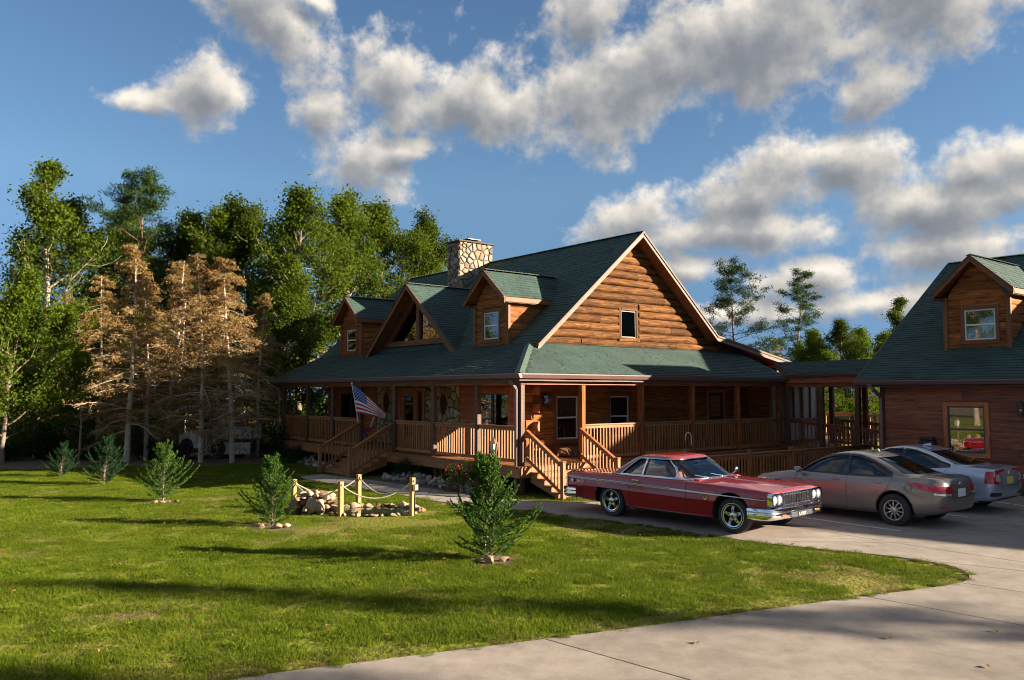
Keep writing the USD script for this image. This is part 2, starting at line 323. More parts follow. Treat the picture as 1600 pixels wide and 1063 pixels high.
plain('flag_red', (.42, .02, .045), .75, vary=.08); plain('flag_white', (.72, .72, .72), .75, vary=.05); plain('flag_blue', (.015, .06, .24), .75, vary=.08)
plain('soil', (.11, .065, .04), .95, vary=.35, scale=9, bump=.8, bscale=40, detail=8)
plain('litter', (.10, .068, .036), .95, vary=.5, scale=5, bump=1.0, bscale=25, detail=10)
plain('weathered_paint', (.48, .43, .36), .7, vary=.4, scale=4, bump=.3, bscale=30, detail=9)
plain('rust', (.16, .075, .035), .85, vary=.4, scale=7, bump=.4)
mk('amber', {'e': ('emission', {'color': (1, .62, .25), 'strength': 4.0})}, [], 'e.emission')
leafy('grass', [(0, (.065, .10, .006)), (.35, (.135, .175, .009)), (.7, (.21, .235, .014)), (1, (.29, .26, .032))], .35, .6)
leafy('dry_grass', [(0, (.10, .085, .03)), (.5, (.19, .15, .06)), (1, (.26, .20, .09))], .3, .7)
leafy('oak_leaf', [(0, (.040, .066, .005)), (.35, (.092, .128, .008)), (.7, (.155, .175, .012)), (1, (.23, .205, .022))], .5)
leafy('bright_leaf', [(0, (.058, .10, .007)), (.4, (.125, .168, .010)), (.75, (.185, .215, .016)), (1, (.25, .235, .028))], .5)
leafy('brown_leaf', [(0, (.19, .115, .042)), (.3, (.35, .235, .088)), (.65, (.47, .335, .14)), (.87, (.52, .40, .19)), (.95, (.52, .14, .06)), (1, (.28, .27, .06))], .5)
leafy('needle', [(0, (.020, .045, .012)), (.5, (.045, .085, .020)), (1, (.085, .125, .03))], .3)
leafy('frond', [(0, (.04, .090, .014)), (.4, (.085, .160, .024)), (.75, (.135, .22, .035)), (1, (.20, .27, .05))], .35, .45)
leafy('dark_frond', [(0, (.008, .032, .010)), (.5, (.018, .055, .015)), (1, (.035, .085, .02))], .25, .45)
leafy('shrub_leaf', [(0, (.012, .035, .006)), (.5, (.028, .062, .010)), (1, (.06, .10, .015))])
plain('petal', (.52, .02, .10), .6, vary=.3, island=.3)
plain('bark', (.20, .15, .11), .95, vary=.35, scale=6, bump=1.0, bscale=18, rand=.25)
plain('pale_bark', (.36, .28, .21), .95, vary=.3, scale=6, bump=1.0, bscale=18, rand=.2)
plain('pine_bark', (.16, .085, .05), .95, vary=.35, scale=5, bump=1.0, bscale=16)

# lawn under the blades, concrete
mk('turf', {'tc': ('texture_coordinate', {}), 'n1': ('noise_texture', {'scale': .35, 'detail': 6.0, 'roughness': .6}), 'n2': ('noise_texture', {'scale': 14.0, 'detail': 5.0}), 'ad': ('math', {'math_type': 'multiply_add', 'value2': .45, 'value3': .0}), 's': ('math', {'math_type': 'add'}),
            'r': ('rgb_ramp', {'ramp': [(.45, (.07, .095, .008)), (.68, (.12, .14, .012)), (.8, (.16, .145, .028)), (.9, (.20, .155, .06))]}), 'b': ('bump', {'strength': .8, 'distance': .05}), 'p': ('principled_bsdf', {'roughness': .95, 'specular_ior_level': .1})},
   [('tc.object', 'n1.vector'), ('tc.object', 'n2.vector'), ('n2.fac', 'ad.value1'), ('n1.fac', 's.value1'), ('ad.value', 's.value2'), ('s.value', 'r.fac'), ('n2.fac', 'b.height'), ('b.normal', 'p.normal'), ('r.color', 'p.base_color')])
def concrete(name, base):
    base = A(base)
    mk(name, {'tc': ('texture_coordinate', {}), 'oi': ('object_info', {}), 'n1': ('noise_texture', {'scale': .45, 'detail': 8.0, 'roughness': .65, 'distortion': .5}), 'n2': ('noise_texture', {'scale': 90.0, 'detail': 4.0}), 'n3': ('noise_texture', {'scale': 3.0, 'detail': 8.0, 'roughness': .7}),
          'r': ('rgb_ramp', {'ramp': [(.3, tuple(base * .74)), (.5, tuple(base)), (.72, tuple(base * 1.12))]}), 'g': ('map_range', {'from_min': .3, 'from_max': .7, 'to_min': .88, 'to_max': 1.1}), 'g3': ('map_range', {'from_min': .35, 'from_max': .7, 'to_min': 1.12, 'to_max': .74}), 'gm': ('math', {'math_type': 'multiply'}),
          'ro': ('map_range', {'to_min': .94, 'to_max': 1.06}), 'gm2': ('math', {'math_type': 'multiply'}), 'h': ('hsv', {}), 'b': ('bump', {'strength': .25, 'distance': .004}), 'p': ('principled_bsdf', {'roughness': .82, 'specular_ior_level': .35})},
       [('tc.object', 'n1.vector'), ('tc.object', 'n2.vector'), ('tc.object', 'n3.vector'), ('n1.fac', 'r.fac'), ('r.color', 'h.color'), ('n2.fac', 'g.value'), ('n3.fac', 'g3.value'), ('g.result', 'gm.value1'), ('g3.result', 'gm.value2'), ('oi.random', 'ro.value'), ('gm.value', 'gm2.value1'), ('ro.result', 'gm2.value2'), ('gm2.value', 'h.value'), ('h.color', 'p.base_color'), ('n2.fac', 'b.height'), ('b.normal', 'p.normal')])
concrete('concrete', (.255, .215, .182)); concrete('concrete_path', (.285, .245, .21))
plain('road_paint', (.62, .62, .60), .7, vary=.3, scale=8)
plain('pond_water', (.02, .03, .015), .05, vary=.1, spec=.6)

# ---------------------------------------------------------------- ground
def sheet(poly, z, thick=0.0):
    if thick:
        m = trimesh.creation.extrude_polygon(poly, thick, engine='earcut'); m.apply_translation((0, 0, z - thick)); return m
    v, f = trimesh.creation.triangulate_polygon(poly, engine='earcut')
    return np.c_[v, np.full(len(v), z)], f
def structure(mesh, name, mat, kind='structure'):
    p = put(mesh, name, mat); tag(stage.GetPrimAtPath(p), kind=kind); return p

g_ = MB(); g_.add(*sheet(sg.box(-260, -120, 260, 420), -.02)); structure(g_.mesh(), 'ground', 'litter')
def smooth_line(pts, n=12):
    "Catmull-Rom through points"
    p = A(pts, float); p = np.vstack([2 * p[0] - p[1], p, 2 * p[-1] - p[-2]]); out = []
    for i in range(1, len(p) - 2):
        t = np.linspace(0, 1, n, endpoint=False)[:, None]; a, b, c, d = p[i - 1:i + 3]
        out.append(.5 * (2 * b + (c - a) * t + (2 * a - 5 * b + 4 * c - d) * t ** 2 + (3 * b - a - 3 * c + d) * t ** 3))
    return np.vstack(out + [p[-2][None]])
edge = smooth_line([(-8.5, 4.6), (-5.0, 6.6), *[tuple(G(u, v)) for u, v in ((371, 1061), (462, 1048), (560, 1036), (700, 1018), (860, 998), (1000, 980), (1160, 958), (1320, 936), (1430, 922), (1490, 913), (1513, 905), (1507, 893), (1470, 881), (1390, 869), (1280, 858), (1165, 845), (1080, 832), (960, 815), (880, 805), (825, 797))]], 8)
DRIVE_EDGE = edge
pathN = [tuple(G(u, v)) for u, v in ((740, 791), (680, 783), (600, 769), (540, 759), (478, 749))]
pathF = [tuple(G(u, v)) for u, v in ((470, 745), (500, 741), (560, 748), (620, 756), (700, 768), (760, 776), (815, 782))]
pad = [tuple(G(880, 784)), (2.4, 20.3), (3.6, 20.3), (10.8, 24.4), (20, 13.6), (26, 6), (30, -20), (-10, -20), (-14, -2)]
drive = sg.Polygon(np.vstack([edge, pad])).buffer(0)
path = sg.Polygon(np.vstack([[tuple(edge[-1])], pathN, pathF, [tuple(G(880, 784))]])).buffer(.001)
# lawn: from the wood's edge to the drive
wood_edge = [(-60, 31.5), (-30, 31), *[tuple(G(u, v)) for u, v in ((0, 735), (60, 733), (120, 731), (190, 730), (260, 727), (330, 727), (420, 725))], (-9.3, 35.5), (-6, 44), (10, 52), (40, 50), (60, 30), (40, -40), (-60, -40)]
lawn = sg.Polygon(wood_edge).buffer(0).difference(drive.buffer(.02)).difference(path.buffer(.02))
lawn_m = MB()
for gm in getattr(lawn, 'geoms', [lawn]): lawn_m.add(*sheet(gm, -.012))
structure(lawn_m.mesh(), 'lawn', 'turf')
# concrete slabs with open joints
def cut(poly, lines, w):
    for (p, q) in lines: poly = poly.difference(sg.LineString([p, q]).buffer(w / 2, cap_style=2))
    return [x for x in getattr(poly, 'geoms', [poly]) if x.area > .05]
def ext(p, q, k=30):
    p, q = A(p), A(q); d = (q - p) / np.linalg.norm(q - p); return tuple(p - d * k), tuple(q + d * k)
def half(p, q, k=40):
    p, q = A(p), A(q); d = (q - p) / np.linalg.norm(q - p); return tuple(p - d * .3), tuple(q + d * k)
joints = [half(G(858, 1001), G(1077, 1063)), half(G(1366, 935), G(1600, 978)), half(G(1508, 912), G(1600, 926)), half(G(1392, 870), G(1600, 893)), ext(G(1160, 845), G(1600, 851), 6), ext((3.0, 20.2), (9.0, 12.0), 2), ext((6.6, 22.0), (13, 12.6), 2)]
dr = stage.GetPrimAtPath(node('driveway')); tag(dr, kind='structure')
for gm in cut(drive, joints, .022): put(sheet(gm, 0.004, .12), 'slab', 'concrete', '/World/driveway')
pt = stage.GetPrimAtPath(node('path')); tag(pt, kind='structure')
pj = [(tuple(G(u, v - 30)), tuple(G(u - 60, v + 40))) for u, v in ((545, 758), (615, 766), (690, 777), (770, 788))]
for gm in cut(path, pj, .02): put(sheet(gm, 0.006, .12), 'slab', 'concrete_path', '/World/path')
joint_m = MB(); joint_m.add(*sheet(drive.buffer(-.03), -.006)); joint_m.add(*sheet(path.buffer(-.03), -.006)); structure(joint_m.mesh(), 'joint_bed', 'soil')
mk_ = node('parking_lines'); tag(stage.GetPrimAtPath(mk_), kind='structure')
for (p, q) in ((G(1236, 806.5), G(1408, 830.5)), (G(1465, 803), G(1512, 808)), (G(1555, 784.5), G(1600, 791))):
    d = (q - p) / np.linalg.norm(q - p); w = A([-d[1], d[0]]) * .045
    put(sheet(sg.Polygon([p - w, q - w, q + w, p + w]), .008), 'line', 'road_paint', mk_)

# ---------------------------------------------------------------- building kit (works in a building's own axes)
class Fr:
    "a wall plane: o origin, a along, n outward (axis aligned)"
    def __init__(s, o, a, n): s.o, s.a, s.n = A(o, float), A(a, float), A(n, float)
    def P(s, a, d, z): return s.o + s.a * a + s.n * d + A([0, 0, z])
    def box(s, m, a0, a1, d0, d1, z0, z1, c=0):
        p, q = s.P(a0, d0, z0), s.P(a1, d1, z1); return m.box(p[0], q[0], p[1], q[1], p[2], q[2], c)
    @property
    def ax(s): return 'x' if abs(s.a[0]) > .5 else 'y'

def log_mesh(fr, rows, z0, z1, zr0, zr1, depth, seed, back=-.03, step=.45, rough=0.0):
    "one log: rows gives (a_left, a_right) at heights z0 and z1; bulging face"
    (l0, r0), (l1, r1) = rows
    L = max(r0 - l0, r1 - l1); na = max(2, int(L / step) + 1); nz = 6
    fz = np.linspace(0, 1, nz); out = []
    for i in range(na):
        t = i / (na - 1); ring = []
        am = l0 + (r0 - l0) * t
        w = (meshkit.noise(A([am * 1.1, zr0 * 3.1, seed * 7.7])) - .5)
        w2 = (meshkit.noise(A([am * .8 + 9, zr0 * 2.3, seed * 3.3])) - .5)
        w3 = (meshkit.noise(A([am * 4.3 + 3, zr0 * 5.1, seed * 2.9])) - .5) * rough
        for f in fz:
            z = z0 + (z1 - z0) * f; a = (l0 + (l1 - l0) * f) + ((r0 + (r1 - r0) * f) - (l0 + (l1 - l0) * f)) * t
            g = (z - zr0) / (zr1 - zr0); g = min(max(g, 0), 1)
            bul = (1 - (2 * g - 1) ** 2) ** .5
            ring.append(fr.P(a, depth * (.12 + .88 * bul) * (1 + .35 * w2 + w3) if 0 < g < 1 else depth * .1, z + (.035 * w * (1 + rough) if 0 < f < 1 else .016 * w)))
        ring.append(fr.P(l0 + (r0 - l0) * t if True else 0, back, z1)); ring[-1] = fr.P(l1 + (r1 - l1) * t, back, z1); ring.append(fr.P(l0 + (r0 - l0) * t, back, z0))
        out.append(ring)
    n = nz + 2; v = A(out).reshape(-1, 3); f = []
    for i in range(na - 1):
        for j in range(n):
            k = (j + 1) % n; f.append((i * n + j, i * n + k, (i + 1) * n + k, (i + 1) * n + j))
    f = [(a, b, c) for a, b, c, d in f] + [(a, c, d) for a, b, c, d in f]
    f += [(0, k + 1, k) for k in range(1, n - 1)] + [((na - 1) * n, (na - 1) * n + k, (na - 1) * n + k + 1) for k in range(1, n - 1)]
    f = A(f)
    if np.linalg.det(A([fr.a, fr.n, [0, 0, 1]])) < 0: pass
    else: f = f[:, ::-1]
    return v, f

def log_wall(parent, fr, poly, openings, rh, depth, mat, seed, name='log', joint=(2.2, 5.0), z_start=None, ends=(0, 0), step=.45, rough=0.0):
    rr = random.Random(seed); poly = sg.Polygon(poly); a0, zmin, a1, zmax = poly.bounds
    z = zmin if z_start is None else z_start; k = 0
    while z < zmax - .02:
        h = rh * rr.uniform(.94, 1.06); zt = min(z + h, zmax); zb = max(z, zmin)
        lo = poly.intersection(sg.LineString([(a0 - 1, zb + .004), (a1 + 1, zb + .004)])); hi = poly.intersection(sg.LineString([(a0 - 1, zt - .004), (a1 + 1, zt - .004)]))
        if lo.is_empty: z += h; k += 1; continue
        lb, rb = lo.bounds[0], lo.bounds[2]; lt, rt = (hi.bounds[0], hi.bounds[2]) if not hi.is_empty else ((lb + rb) / 2 - .02, (lb + rb) / 2 + .02)
        lb -= ends[0] * (k % 2); lt -= ends[0] * (k % 2); rb += ends[1] * (k % 2); rt += ends[1] * (k % 2)
        # cut by openings, then by butt joints
        segs = [(lb, rb, lt, rt, zb, zt)]
        for (p0, p1, q0, q1) in openings:
            new = []
            for (b0, b1, t0, t1, y0, y1) in segs:
                if q1 <= y0 + .02 or q0 >= y1 - .02 or p1 <= min(b0, t0) or p0 >= max(b1, t1): new.append((b0, b1, t0, t1, y0, y1)); continue
                if p0 > b0 + .03: new.append((b0, p0, t0, p0, y0, y1))
                if p1 < b1 - .03: new.append((p1, b1, p1, t1, y0, y1))
                if q0 > y0 + .04: new.append((p0, p1, p0, p1, y0, q0))
                if q1 < y1 - .04: new.append((p0, p1, p0, p1, q1, y1))
            segs = new
        for (b0, b1, t0, t1, y0, y1) in segs:
            cuts = [min(b0, t0) if False else b0]; x = b0
            while True:
                x += rr.uniform(*joint)
                if x > min(b1, t1) - .5 or x < max(b0, t0) + .5: break
                cuts.append(x)
            cuts.append(b1)
            for i in range(len(cuts) - 1):
                l = (b0, t0) if i == 0 else (cuts[i] + .004, cuts[i] + .004); r = (b1, t1) if i == len(cuts) - 2 else (cuts[i + 1] - .004, cuts[i + 1] - .004)
                if r[0] - l[0] < .02: continue
                put(log_mesh(fr, ((l[0], r[0]), (l[1], r[1])), y0, y1, z, z + h, depth * rr.uniform(1 - rough * .3, 1 + rough * .3), rr.random() * 9, step=step, rough=rough), name, mat + '_' + fr.ax, parent, smooth=40)
        z += h; k += 1

def shingle_plane(parent, xy, zf, up, seed, name='shingles', exp=.142, tab=.31, slab=.15, slab_mat='darklog', slab_name='roof_deck', mat='shingle'):
    "plan polygon xy on the plane zf(x, y); up = 2D upslope direction"
    up = A(up, float); p3 = A([(x, y, zf(x, y)) for x, y in xy])
    c_ = A(xy).mean(0); s = (zf(*(c_ + up * .01)) - zf(*c_)) / .01; W = A([up[0], up[1], s]); W /= np.linalg.norm(W)
    U = A([up[1], -up[0], 0.0]); N = np.cross(U, W)
    if N[2] < 0: U = -U; N = -N
    o = p3[0]; q = [((p - o) @ U, (p - o) @ W) for p in p3]; P = sg.Polygon(q)
    if slab: MB().prism(p3 - [0, 0, .012], (0, 0, -slab)).put(slab_name, slab_mat + ('_x' if abs(U[0]) > .5 else '_y'), parent)
    rr = random.Random(seed); u0, w0, u1, w1 = P.bounds; pp = prepared.prep(P); V, Fc, n = [], [], 0
    def add(pts, lift):
        nonlocal n
        c = [o + U * a + W * (b) + N * h for a, b, h in pts]; V.extend(c); m = len(c)
        Fc.extend([(n, n + i, n + i + 1) for i in range(1, m - 1)]); n += m
    w = w0 - .01
    while w < w1:
        u = u0 - rr.uniform(0, tab)
        while u < u1:
            tw = tab * rr.uniform(.6, 1.3); lift = .014 + rr.choice((0, 0, .009)); dz = rr.uniform(-.006, .006)
            wb, wt = w + dz, w + exp * 1.18
            R_ = sg.box(u + .003, wb, u + tw - .003, wt)
            hgt = lambda b: .002 + lift * max(0, (wt - b) / (wt - wb))
            if pp.contains(R_):
                base = n
                a, b = u + .003, u + tw - .003
                c = [o + U * a_ + W * b_ + N * h for a_, b_, h in ((a, wb, hgt(wb)), (b, wb, hgt(wb)), (b, wt, hgt(wt)), (a, wt, hgt(wt)), (a, wb, -.004), (b, wb, -.004))]
                V.extend(c); Fc.extend([(n, n + 1, n + 2), (n, n + 2, n + 3), (n + 4, n + 5, n + 1), (n + 4, n + 1, n)]); n += 6
            elif pp.intersects(R_):
                I = R_.intersection(P)
                if I.geom_type == 'Polygon' and I.area > .0008:
                    cs = list(sg.polygon.orient(I).exterior.coords)[:-1]; add([(a, b, hgt(b)) for a, b in cs], lift)
            u += tw
        w += exp
    put((A(V), A(Fc)), name, mat, parent, kind='stuff')

def cap_strip(mb, p, q, side=.13, lift=.03, step=.16):
    "ridge or hip cap of short bent pieces"
    p, q = A(p, float), A(q, float); L = np.linalg.norm(q - p); d = (q - p) / L; a = np.cross(d, (0, 0, 1)); a /= np.linalg.norm(a)
    for k in range(int(L / step)):
        s, e = p + d * (k * step), p + d * (k * step + step * 1.1)
        for sg_ in (1, -1):
            mb.add([s + A([0, 0, lift]), e + A([0, 0, lift + .01]), e + a * sg_ * side - A([0, 0, side * .35 - lift - .01]), s + a * sg_ * side - A([0, 0, side * .35 - lift])], [(0, 1, 2, 3)] if sg_ < 0 else [(3, 2, 1, 0)])

def window(parent, fr, a0, a1, z0, z1, trim='trim', tw=.10, frame='white_frame', split=True, cur=None, proud=.05, sill=True, vertical=False, name='window', depth=.16):
    "a0..z1: outer edge of the wooden casing"
    w = node(name, parent); ax = fr.ax
    m = MB(); fr.box(m, a0, a0 + tw, 0, proud, z0, z1, .006); m.put('casing', trim + '_z', w)
    m = MB(); fr.box(m, a1 - tw, a1, 0, proud, z0, z1, .006); m.put('casing', trim + '_z', w)
    m = MB(); fr.box(m, a0 + tw, a1 - tw, 0, proud + .004, z1 - tw, z1, .006); m.put('casing', trim + '_' + ax, w)
    m = MB(); fr.box(m, a0 - .02 * sill, a1 + .02 * sill, 0, proud + .03 * sill, z0 - .02, z0 + tw * .9, .006); m.put('sill', trim + '_' + ax, w)
    i0, i1, j0, j1 = a0 + tw, a1 - tw, z0 + tw * .9, z1 - tw; f = .038; jm = (j0 + j1) / 2; im = (i0 + i1) / 2
    m = MB()
    for (p, q, r, s) in ((i0, i0 + f, j0, j1), (i1 - f, i1, j0, j1), (i0 + f, i1 - f, j0, j0 + f), (i0 + f, i1 - f, j1 - f, j1)): fr.box(m, p, q, -.03, .018, r, s)
    if split: fr.box(m, i0 + f, i1 - f, -.03, .022, jm - f * .6, jm + f * .6)
    if vertical: fr.box(m, im - f * 1.3, im + f * 1.3, -.03, .022, j0 + f, j1 - f)
    m.put('sash', frame, w)
    if split: panes = [(i0 + f, i1 - f, j0 + f, jm - f * .6, -.012), (i0 + f, i1 - f, jm + f * .6, j1 - f, .0)]
    elif vertical: panes = [(i0 + f, im - f, j0 + f, j1 - f, -.01), (im + f, i1 - f, j0 + f, j1 - f, -.01)]
    else: panes = [(i0 + f, i1 - f, j0 + f, j1 - f, -.01)]
    for (p, q, r, s, d) in panes:
        m = MB(); fr.box(m, p, q, d - .006, d, r, s); m.put('pane', 'window_glass', w)
    m = MB(); fr.box(m, i0, i1, -depth - .01, -depth, j0, j1); m.put('dark_interior', 'dark_room', w)  # near-black sheet stands in for the unlit room
    if cur:
        m = MB()
        for (p, q, r, s) in cur[1]:
            pa, pb = i0 + (i1 - i0) * p, i0 + (i1 - i0) * q; n = max(6, int((pb - pa) / .035)); za, zb = j0 + (j1 - j0) * r, j0 + (j1 - j0) * s
            pts = [fr.P(pa + (pb - pa) * i / n, -.09 + .018 * math.sin(i * 1.9), z) for z in (za, zb) for i in range(n + 1)]
            m.add(pts, [(i, i + 1, n + 2 + i, n + 1 + i) for i in range(n)])
        m.put('curtain', cur[0], w)
    return w

def stone_face(parent, fr, poly, size, seed, name='stone', d=.07, mat='stone', relax=2):
    rr = np.random.default_rng(seed); P = sg.Polygon(poly) if not hasattr(poly, 'area') else poly; x0, y0, x1, y1 = P.bounds
    n = max(4, int(P.envelope.area / size ** 2)); pts = rr.uniform((x0, y0), (x1, y1), (n, 2))
    for _ in range(relax + 1):
        cells = [c.intersection(P) for c in sops.voronoi_diagram(sg.MultiPoint(pts), envelope=P.envelope.buffer(1)).geoms]
        cells = [c for c in cells if c.area > .003]
        if _ < relax: pts = A([c.centroid.coords[0] for c in cells])
    for c in cells:
        for c in getattr(c, 'geoms', [c]):
            if c.geom_type != 'Polygon': continue
            s = c.buffer(-.014 - size * .05).buffer(size * .04, quad_segs=2).simplify(.008)
            if s.is_empty or s.geom_type != 'Polygon' or s.area < .002: continue
            r = A(sg.polygon.orient(s).exterior.coords)[:-1]; cen = r.mean(0); dd = d * rr.uniform(.6, 1.15); k = len(r); rings = []
            tilt = rr.uniform(-.12, .12, 2)
            for inset, dep in ((1.0, -.02), (1.0, dd * .45), (.86, dd * .9), (.5, dd * 1.02)):
                q = cen + (r - cen) * inset
                rings.append([fr.P(a, dep + ((a - cen[0]) * tilt[0] + (b - cen[1]) * tilt[1] if dep > 0 else 0) + (rr.uniform(-.006, .006) if dep > 0 else 0), b) for a, b in q])
            v = A(rings).reshape(-1, 3); f = []
            for j in range(3):
                for i in range(k): i2 = (i + 1) % k; f += [(j * k + i, j * k + i2, (j + 1) * k + i2), (j * k + i, (j + 1) * k + i2, (j + 1) * k + i)]
            v = np.vstack([v, [fr.P(cen[0], dd * 1.03, cen[1])]]); f += [(3 * k + i, 3 * k + (i + 1) % k, 4 * k) for i in range(k)]
            f = A(f)
            if np.linalg.det(A([fr.a, [0, 0, 1], fr.n])) < 0: f = f[:, ::-1]
            put((v, f), name, mat, parent, smooth=35)

def railing(parent, p, q, mat='cedar', h=1.05, gap=.125, name='porch_railing', low=.09, ends=(0, 0), top_over=0.0):
    "p, q: floor points; balusters upright, rails follow the slope"
    r = node(name, parent); p, q = A(p, float), A(q, float); d = q - p; L = np.linalg.norm(d[:2]); ax = '_x' if abs(d[0]) > abs(d[1]) else '_y'
    e = d / np.linalg.norm(d)
    MB().bar(p + A([0, 0, h - .02]) - e * top_over, q + A([0, 0, h - .02]) + e * top_over, .11, .04, c=.006).put('top_rail', mat + ax, r)
    MB().bar(p + A([0, 0, h - .085]), q + A([0, 0, h - .085]), .045, .075).put('upper_rail', mat + ax, r)
    MB().bar(p + A([0, 0, low + .03]), q + A([0, 0, low + .03]), .045, .09).put('bottom_rail', mat + ax, r)
    n = max(1, int(round(L / gap)) - 1)
    for i in range(n):
        c = p + d * ((i + 1) / (n + 1)); c = c + A([R.uniform(-.004, .004), R.uniform(-.004, .004), 0])
        MB().box(c[0] - .019, c[0] + .019, c[1] - .019, c[1] + .019, c[2] + low + .02, c[2] + h - .1).put('baluster', mat + '_z', r)
    return r

def stairs(parent, fr, a0, a1, ztop, n, run, rail_from, newel_h=.92, name='porch_stairs', mat='cedar'):
    "fr: a along the deck edge, n outward"
    s = node(name, parent); rise = ztop / n
    for k in range(n):
        d0, d1, z = run * k, run * (k + 1), ztop - rise * (k + 1)
        if k < n - 1 or True:
            half_ = (d1 - d0) / 2
            for j in (0, 1):
                if z < .03: continue
                m = MB(); fr.box(m, a0 - .03, a1 + .03, d0 + j * half_ + .004, d0 + (j + 1) * half_ + (.03 if j else 0), z - .035, z, .006); m.put('tread', mat + '_' + fr.ax, s)
        m = MB(); fr.box(m, a0 + .02, a1 - .02, d0 - .012, d0 + .012, max(z, .0), z + rise - .036); m.put('riser', mat + '_' + fr.ax, s)
    for a in (a0, a1 - .045):
        pts = [(0, ztop - .04)]
        for k in range(n):
            pts += [(run * k + .01, ztop - rise * (k + 1) - .036), (run * (k + 1), ztop - rise * (k + 1) - .036)]
        pts = [(0, ztop - .04), (0.0, ztop - .42)] + [(run * (n - 1) - .05, 0.0), (run * n - run * .1, 0.0)] + [(x, max(z, .0)) for x, z in pts[:0:-1]]
        cl = []
        for pnt in pts:
            if not cl or math.dist(pnt, cl[-1]) > .004: cl.append(pnt)
        MB().prism([fr.P(a, x, z) for x, z in cl], fr.a * .045).put('stringer', mat + '_' + ('y' if fr.ax == 'x' else 'x'), s)
    dn = run * n - .12
    for a in (a0 + .03, a1 - .03):
        m = MB(); fr.box(m, a - .055, a + .055, dn - .055, dn + .055, 0, newel_h, .008); fr.box(m, a - .07, a + .07, dn - .07, dn + .07, newel_h, newel_h + .03, .01); m.put('newel', mat + '_z', s)
    r = []
    for a in (a0 + .03, a1 - .03):
        r.append((fr.P(a, rail_from, ztop + .04), fr.P(a, dn - .05, newel_h - .93)))
    for (p, q) in r:
        railing(parent, p, q, mat, h=.92, gap=.13, name='stair_railing', low=.13)
    return s

# ---------------------------------------------------------------- the log house
HX, HY, HROT = .2, 21.6, math.degrees(math.atan2(.625, .78))
D1, D2 = A([-.625, .78]) / math.hypot(.625, .78), A([.78, .625]) / math.hypot(.625, .78)
def H(x, y, z=0.0): return A([HX + D2[0] * x + D1[0] * y, HY + D2[1] * x + D1[1] * y, z])
house = thing('log_house', 'large log house with green shingle roof, dormers, stone chimney and wraparound porch', 'house', (HX, HY, 0), HROT)
WX, WY, YL = 2.4, 2.3, 16.0
RX, RZ, SL, PS = 6.83, 8.1, .85, .446
def zr(x):
    if x < 2.24: return 3.2 + PS * x
    if x < RX: return 4.2 + SL * (x - 2.24)
    if x < 10.77: return RZ - SL * (x - RX)
    return RZ - SL * (10.77 - RX) - .18 * (x - 10.77)
Y0, Y1 = 1.82, 16.55
roof = node('roof', house)
shingle_plane(roof, [(0, 0), (2.24, 2.24), (2.24, Y1), (0, Y1)], lambda x, y: 3.2 + PS * x, (1, 0), 1, name='porch_shingles')
shingle_plane(roof, [(0, 0), (12.6, 0), (12.6, 2.24), (2.24, 2.24)], lambda x, y: 3.2 + PS * y, (0, 1), 2, name='porch_shingles')
shingle_plane(roof, [(2.2, Y0), (RX, Y0), (RX, Y1), (2.2, Y1)], lambda x, y: 4.2 + SL * (x - 2.24), (1, 0), 3)
shingle_plane(roof, [(RX, Y0), (10.77, Y0), (10.77, Y1), (RX, Y1)], lambda x, y: RZ - SL * (x - RX), (-1, 0), 4, exp=.2, tab=.5)
shingle_plane(roof, [(10.77, Y0), (15.6, Y0), (15.6, Y1), (10.77, Y1)], lambda x, y: zr(10.77) - .18 * (x - 10.77), (-1, 0), 5, exp=.25, tab=.6)
m = MB(); cap_strip(m, (RX, Y0, RZ), (RX, Y1, RZ)); cap_strip(m, (-.02, -.02, 3.2), (2.2, 2.2, 4.18)); m.put('ridge_cap', 'shingle_cap', roof, kind='stuff')
# rake boards on both gable ends: a pale board with a darker one above it
for y in (Y0, Y1):
    s = -1 if y == Y0 else 1
    for xa, xb in (((2.16, RX), (RX, 10.77), (10.77, 15.55)) if s < 0 else ((0, 2.24), (2.24, RX), (RX, 10.77), (10.77, 15.55))):
        za, zb = (4.2 + SL * (xa - 2.24), RZ) if xb == RX else (zr(xa), zr(xb - 1e-6))
        MB().prism([(xa, y, za - .05), (xb, y, zb - .05), (xb, y, zb - .19), (xa, y, za - .19)], (0, s * .045, 0)).put('rake_board', 'pale_x', roof)
        MB().prism([(xa, y, za + .01), (xb, y, zb + .01), (xb, y, zb - .06), (xa, y, za - .06)], (0, s * .075, 0)).put('drip_edge', 'post_x', roof)
# gutters and downspout
gp = [(0, .0), (-.125, 0.0), (-.125, -.03), (-.075, -.13), (0, -.13)]
MB().prism([(x - .005, -.12, 3.2 + z) for x, z in gp], (0, Y1 + .1, 0)).put('gutter', 'gutter', house)
MB().prism([(-.005, y - .005, 3.2 + z) for y, z in gp], (12.75, 0, 0)).put('gutter', 'gutter', house)
box('fascia', 'post_y', house, .0, .03, 0, Y1, 3.0, 3.19); box('fascia', 'post_x', house, .03, 12.6, .0, .03, 3.0, 3.19)
def downspout(parent, pts, name='downspout', r=.05):
    m = MB()
    for p, q in zip(pts[:-1], pts[1:]):
        p, q = A(p, float), A(q, float); e = (q - p) / np.linalg.norm(q - p) * .025; p, q = p - e, q + e; m.bar(p, q, .075, .095, up=(0, 1, 0) if abs(q[2] - p[2]) > .3 else (0, 0, 1), c=.015)
    m.put(name, 'gutter', parent)
downspout(house, [(-.065, .32, 3.08), (-.065, .32, 2.98), (.02, .30, 2.9), (.115, .29, 2.78), (.115, .29, .12), (-.02, .27, .05)])
downspout(house, [(-.065, 16.3, 3.08), (-.065, 16.3, 2.98), (.12, 16.0, 2.82), (.12, 16.0, .2)])

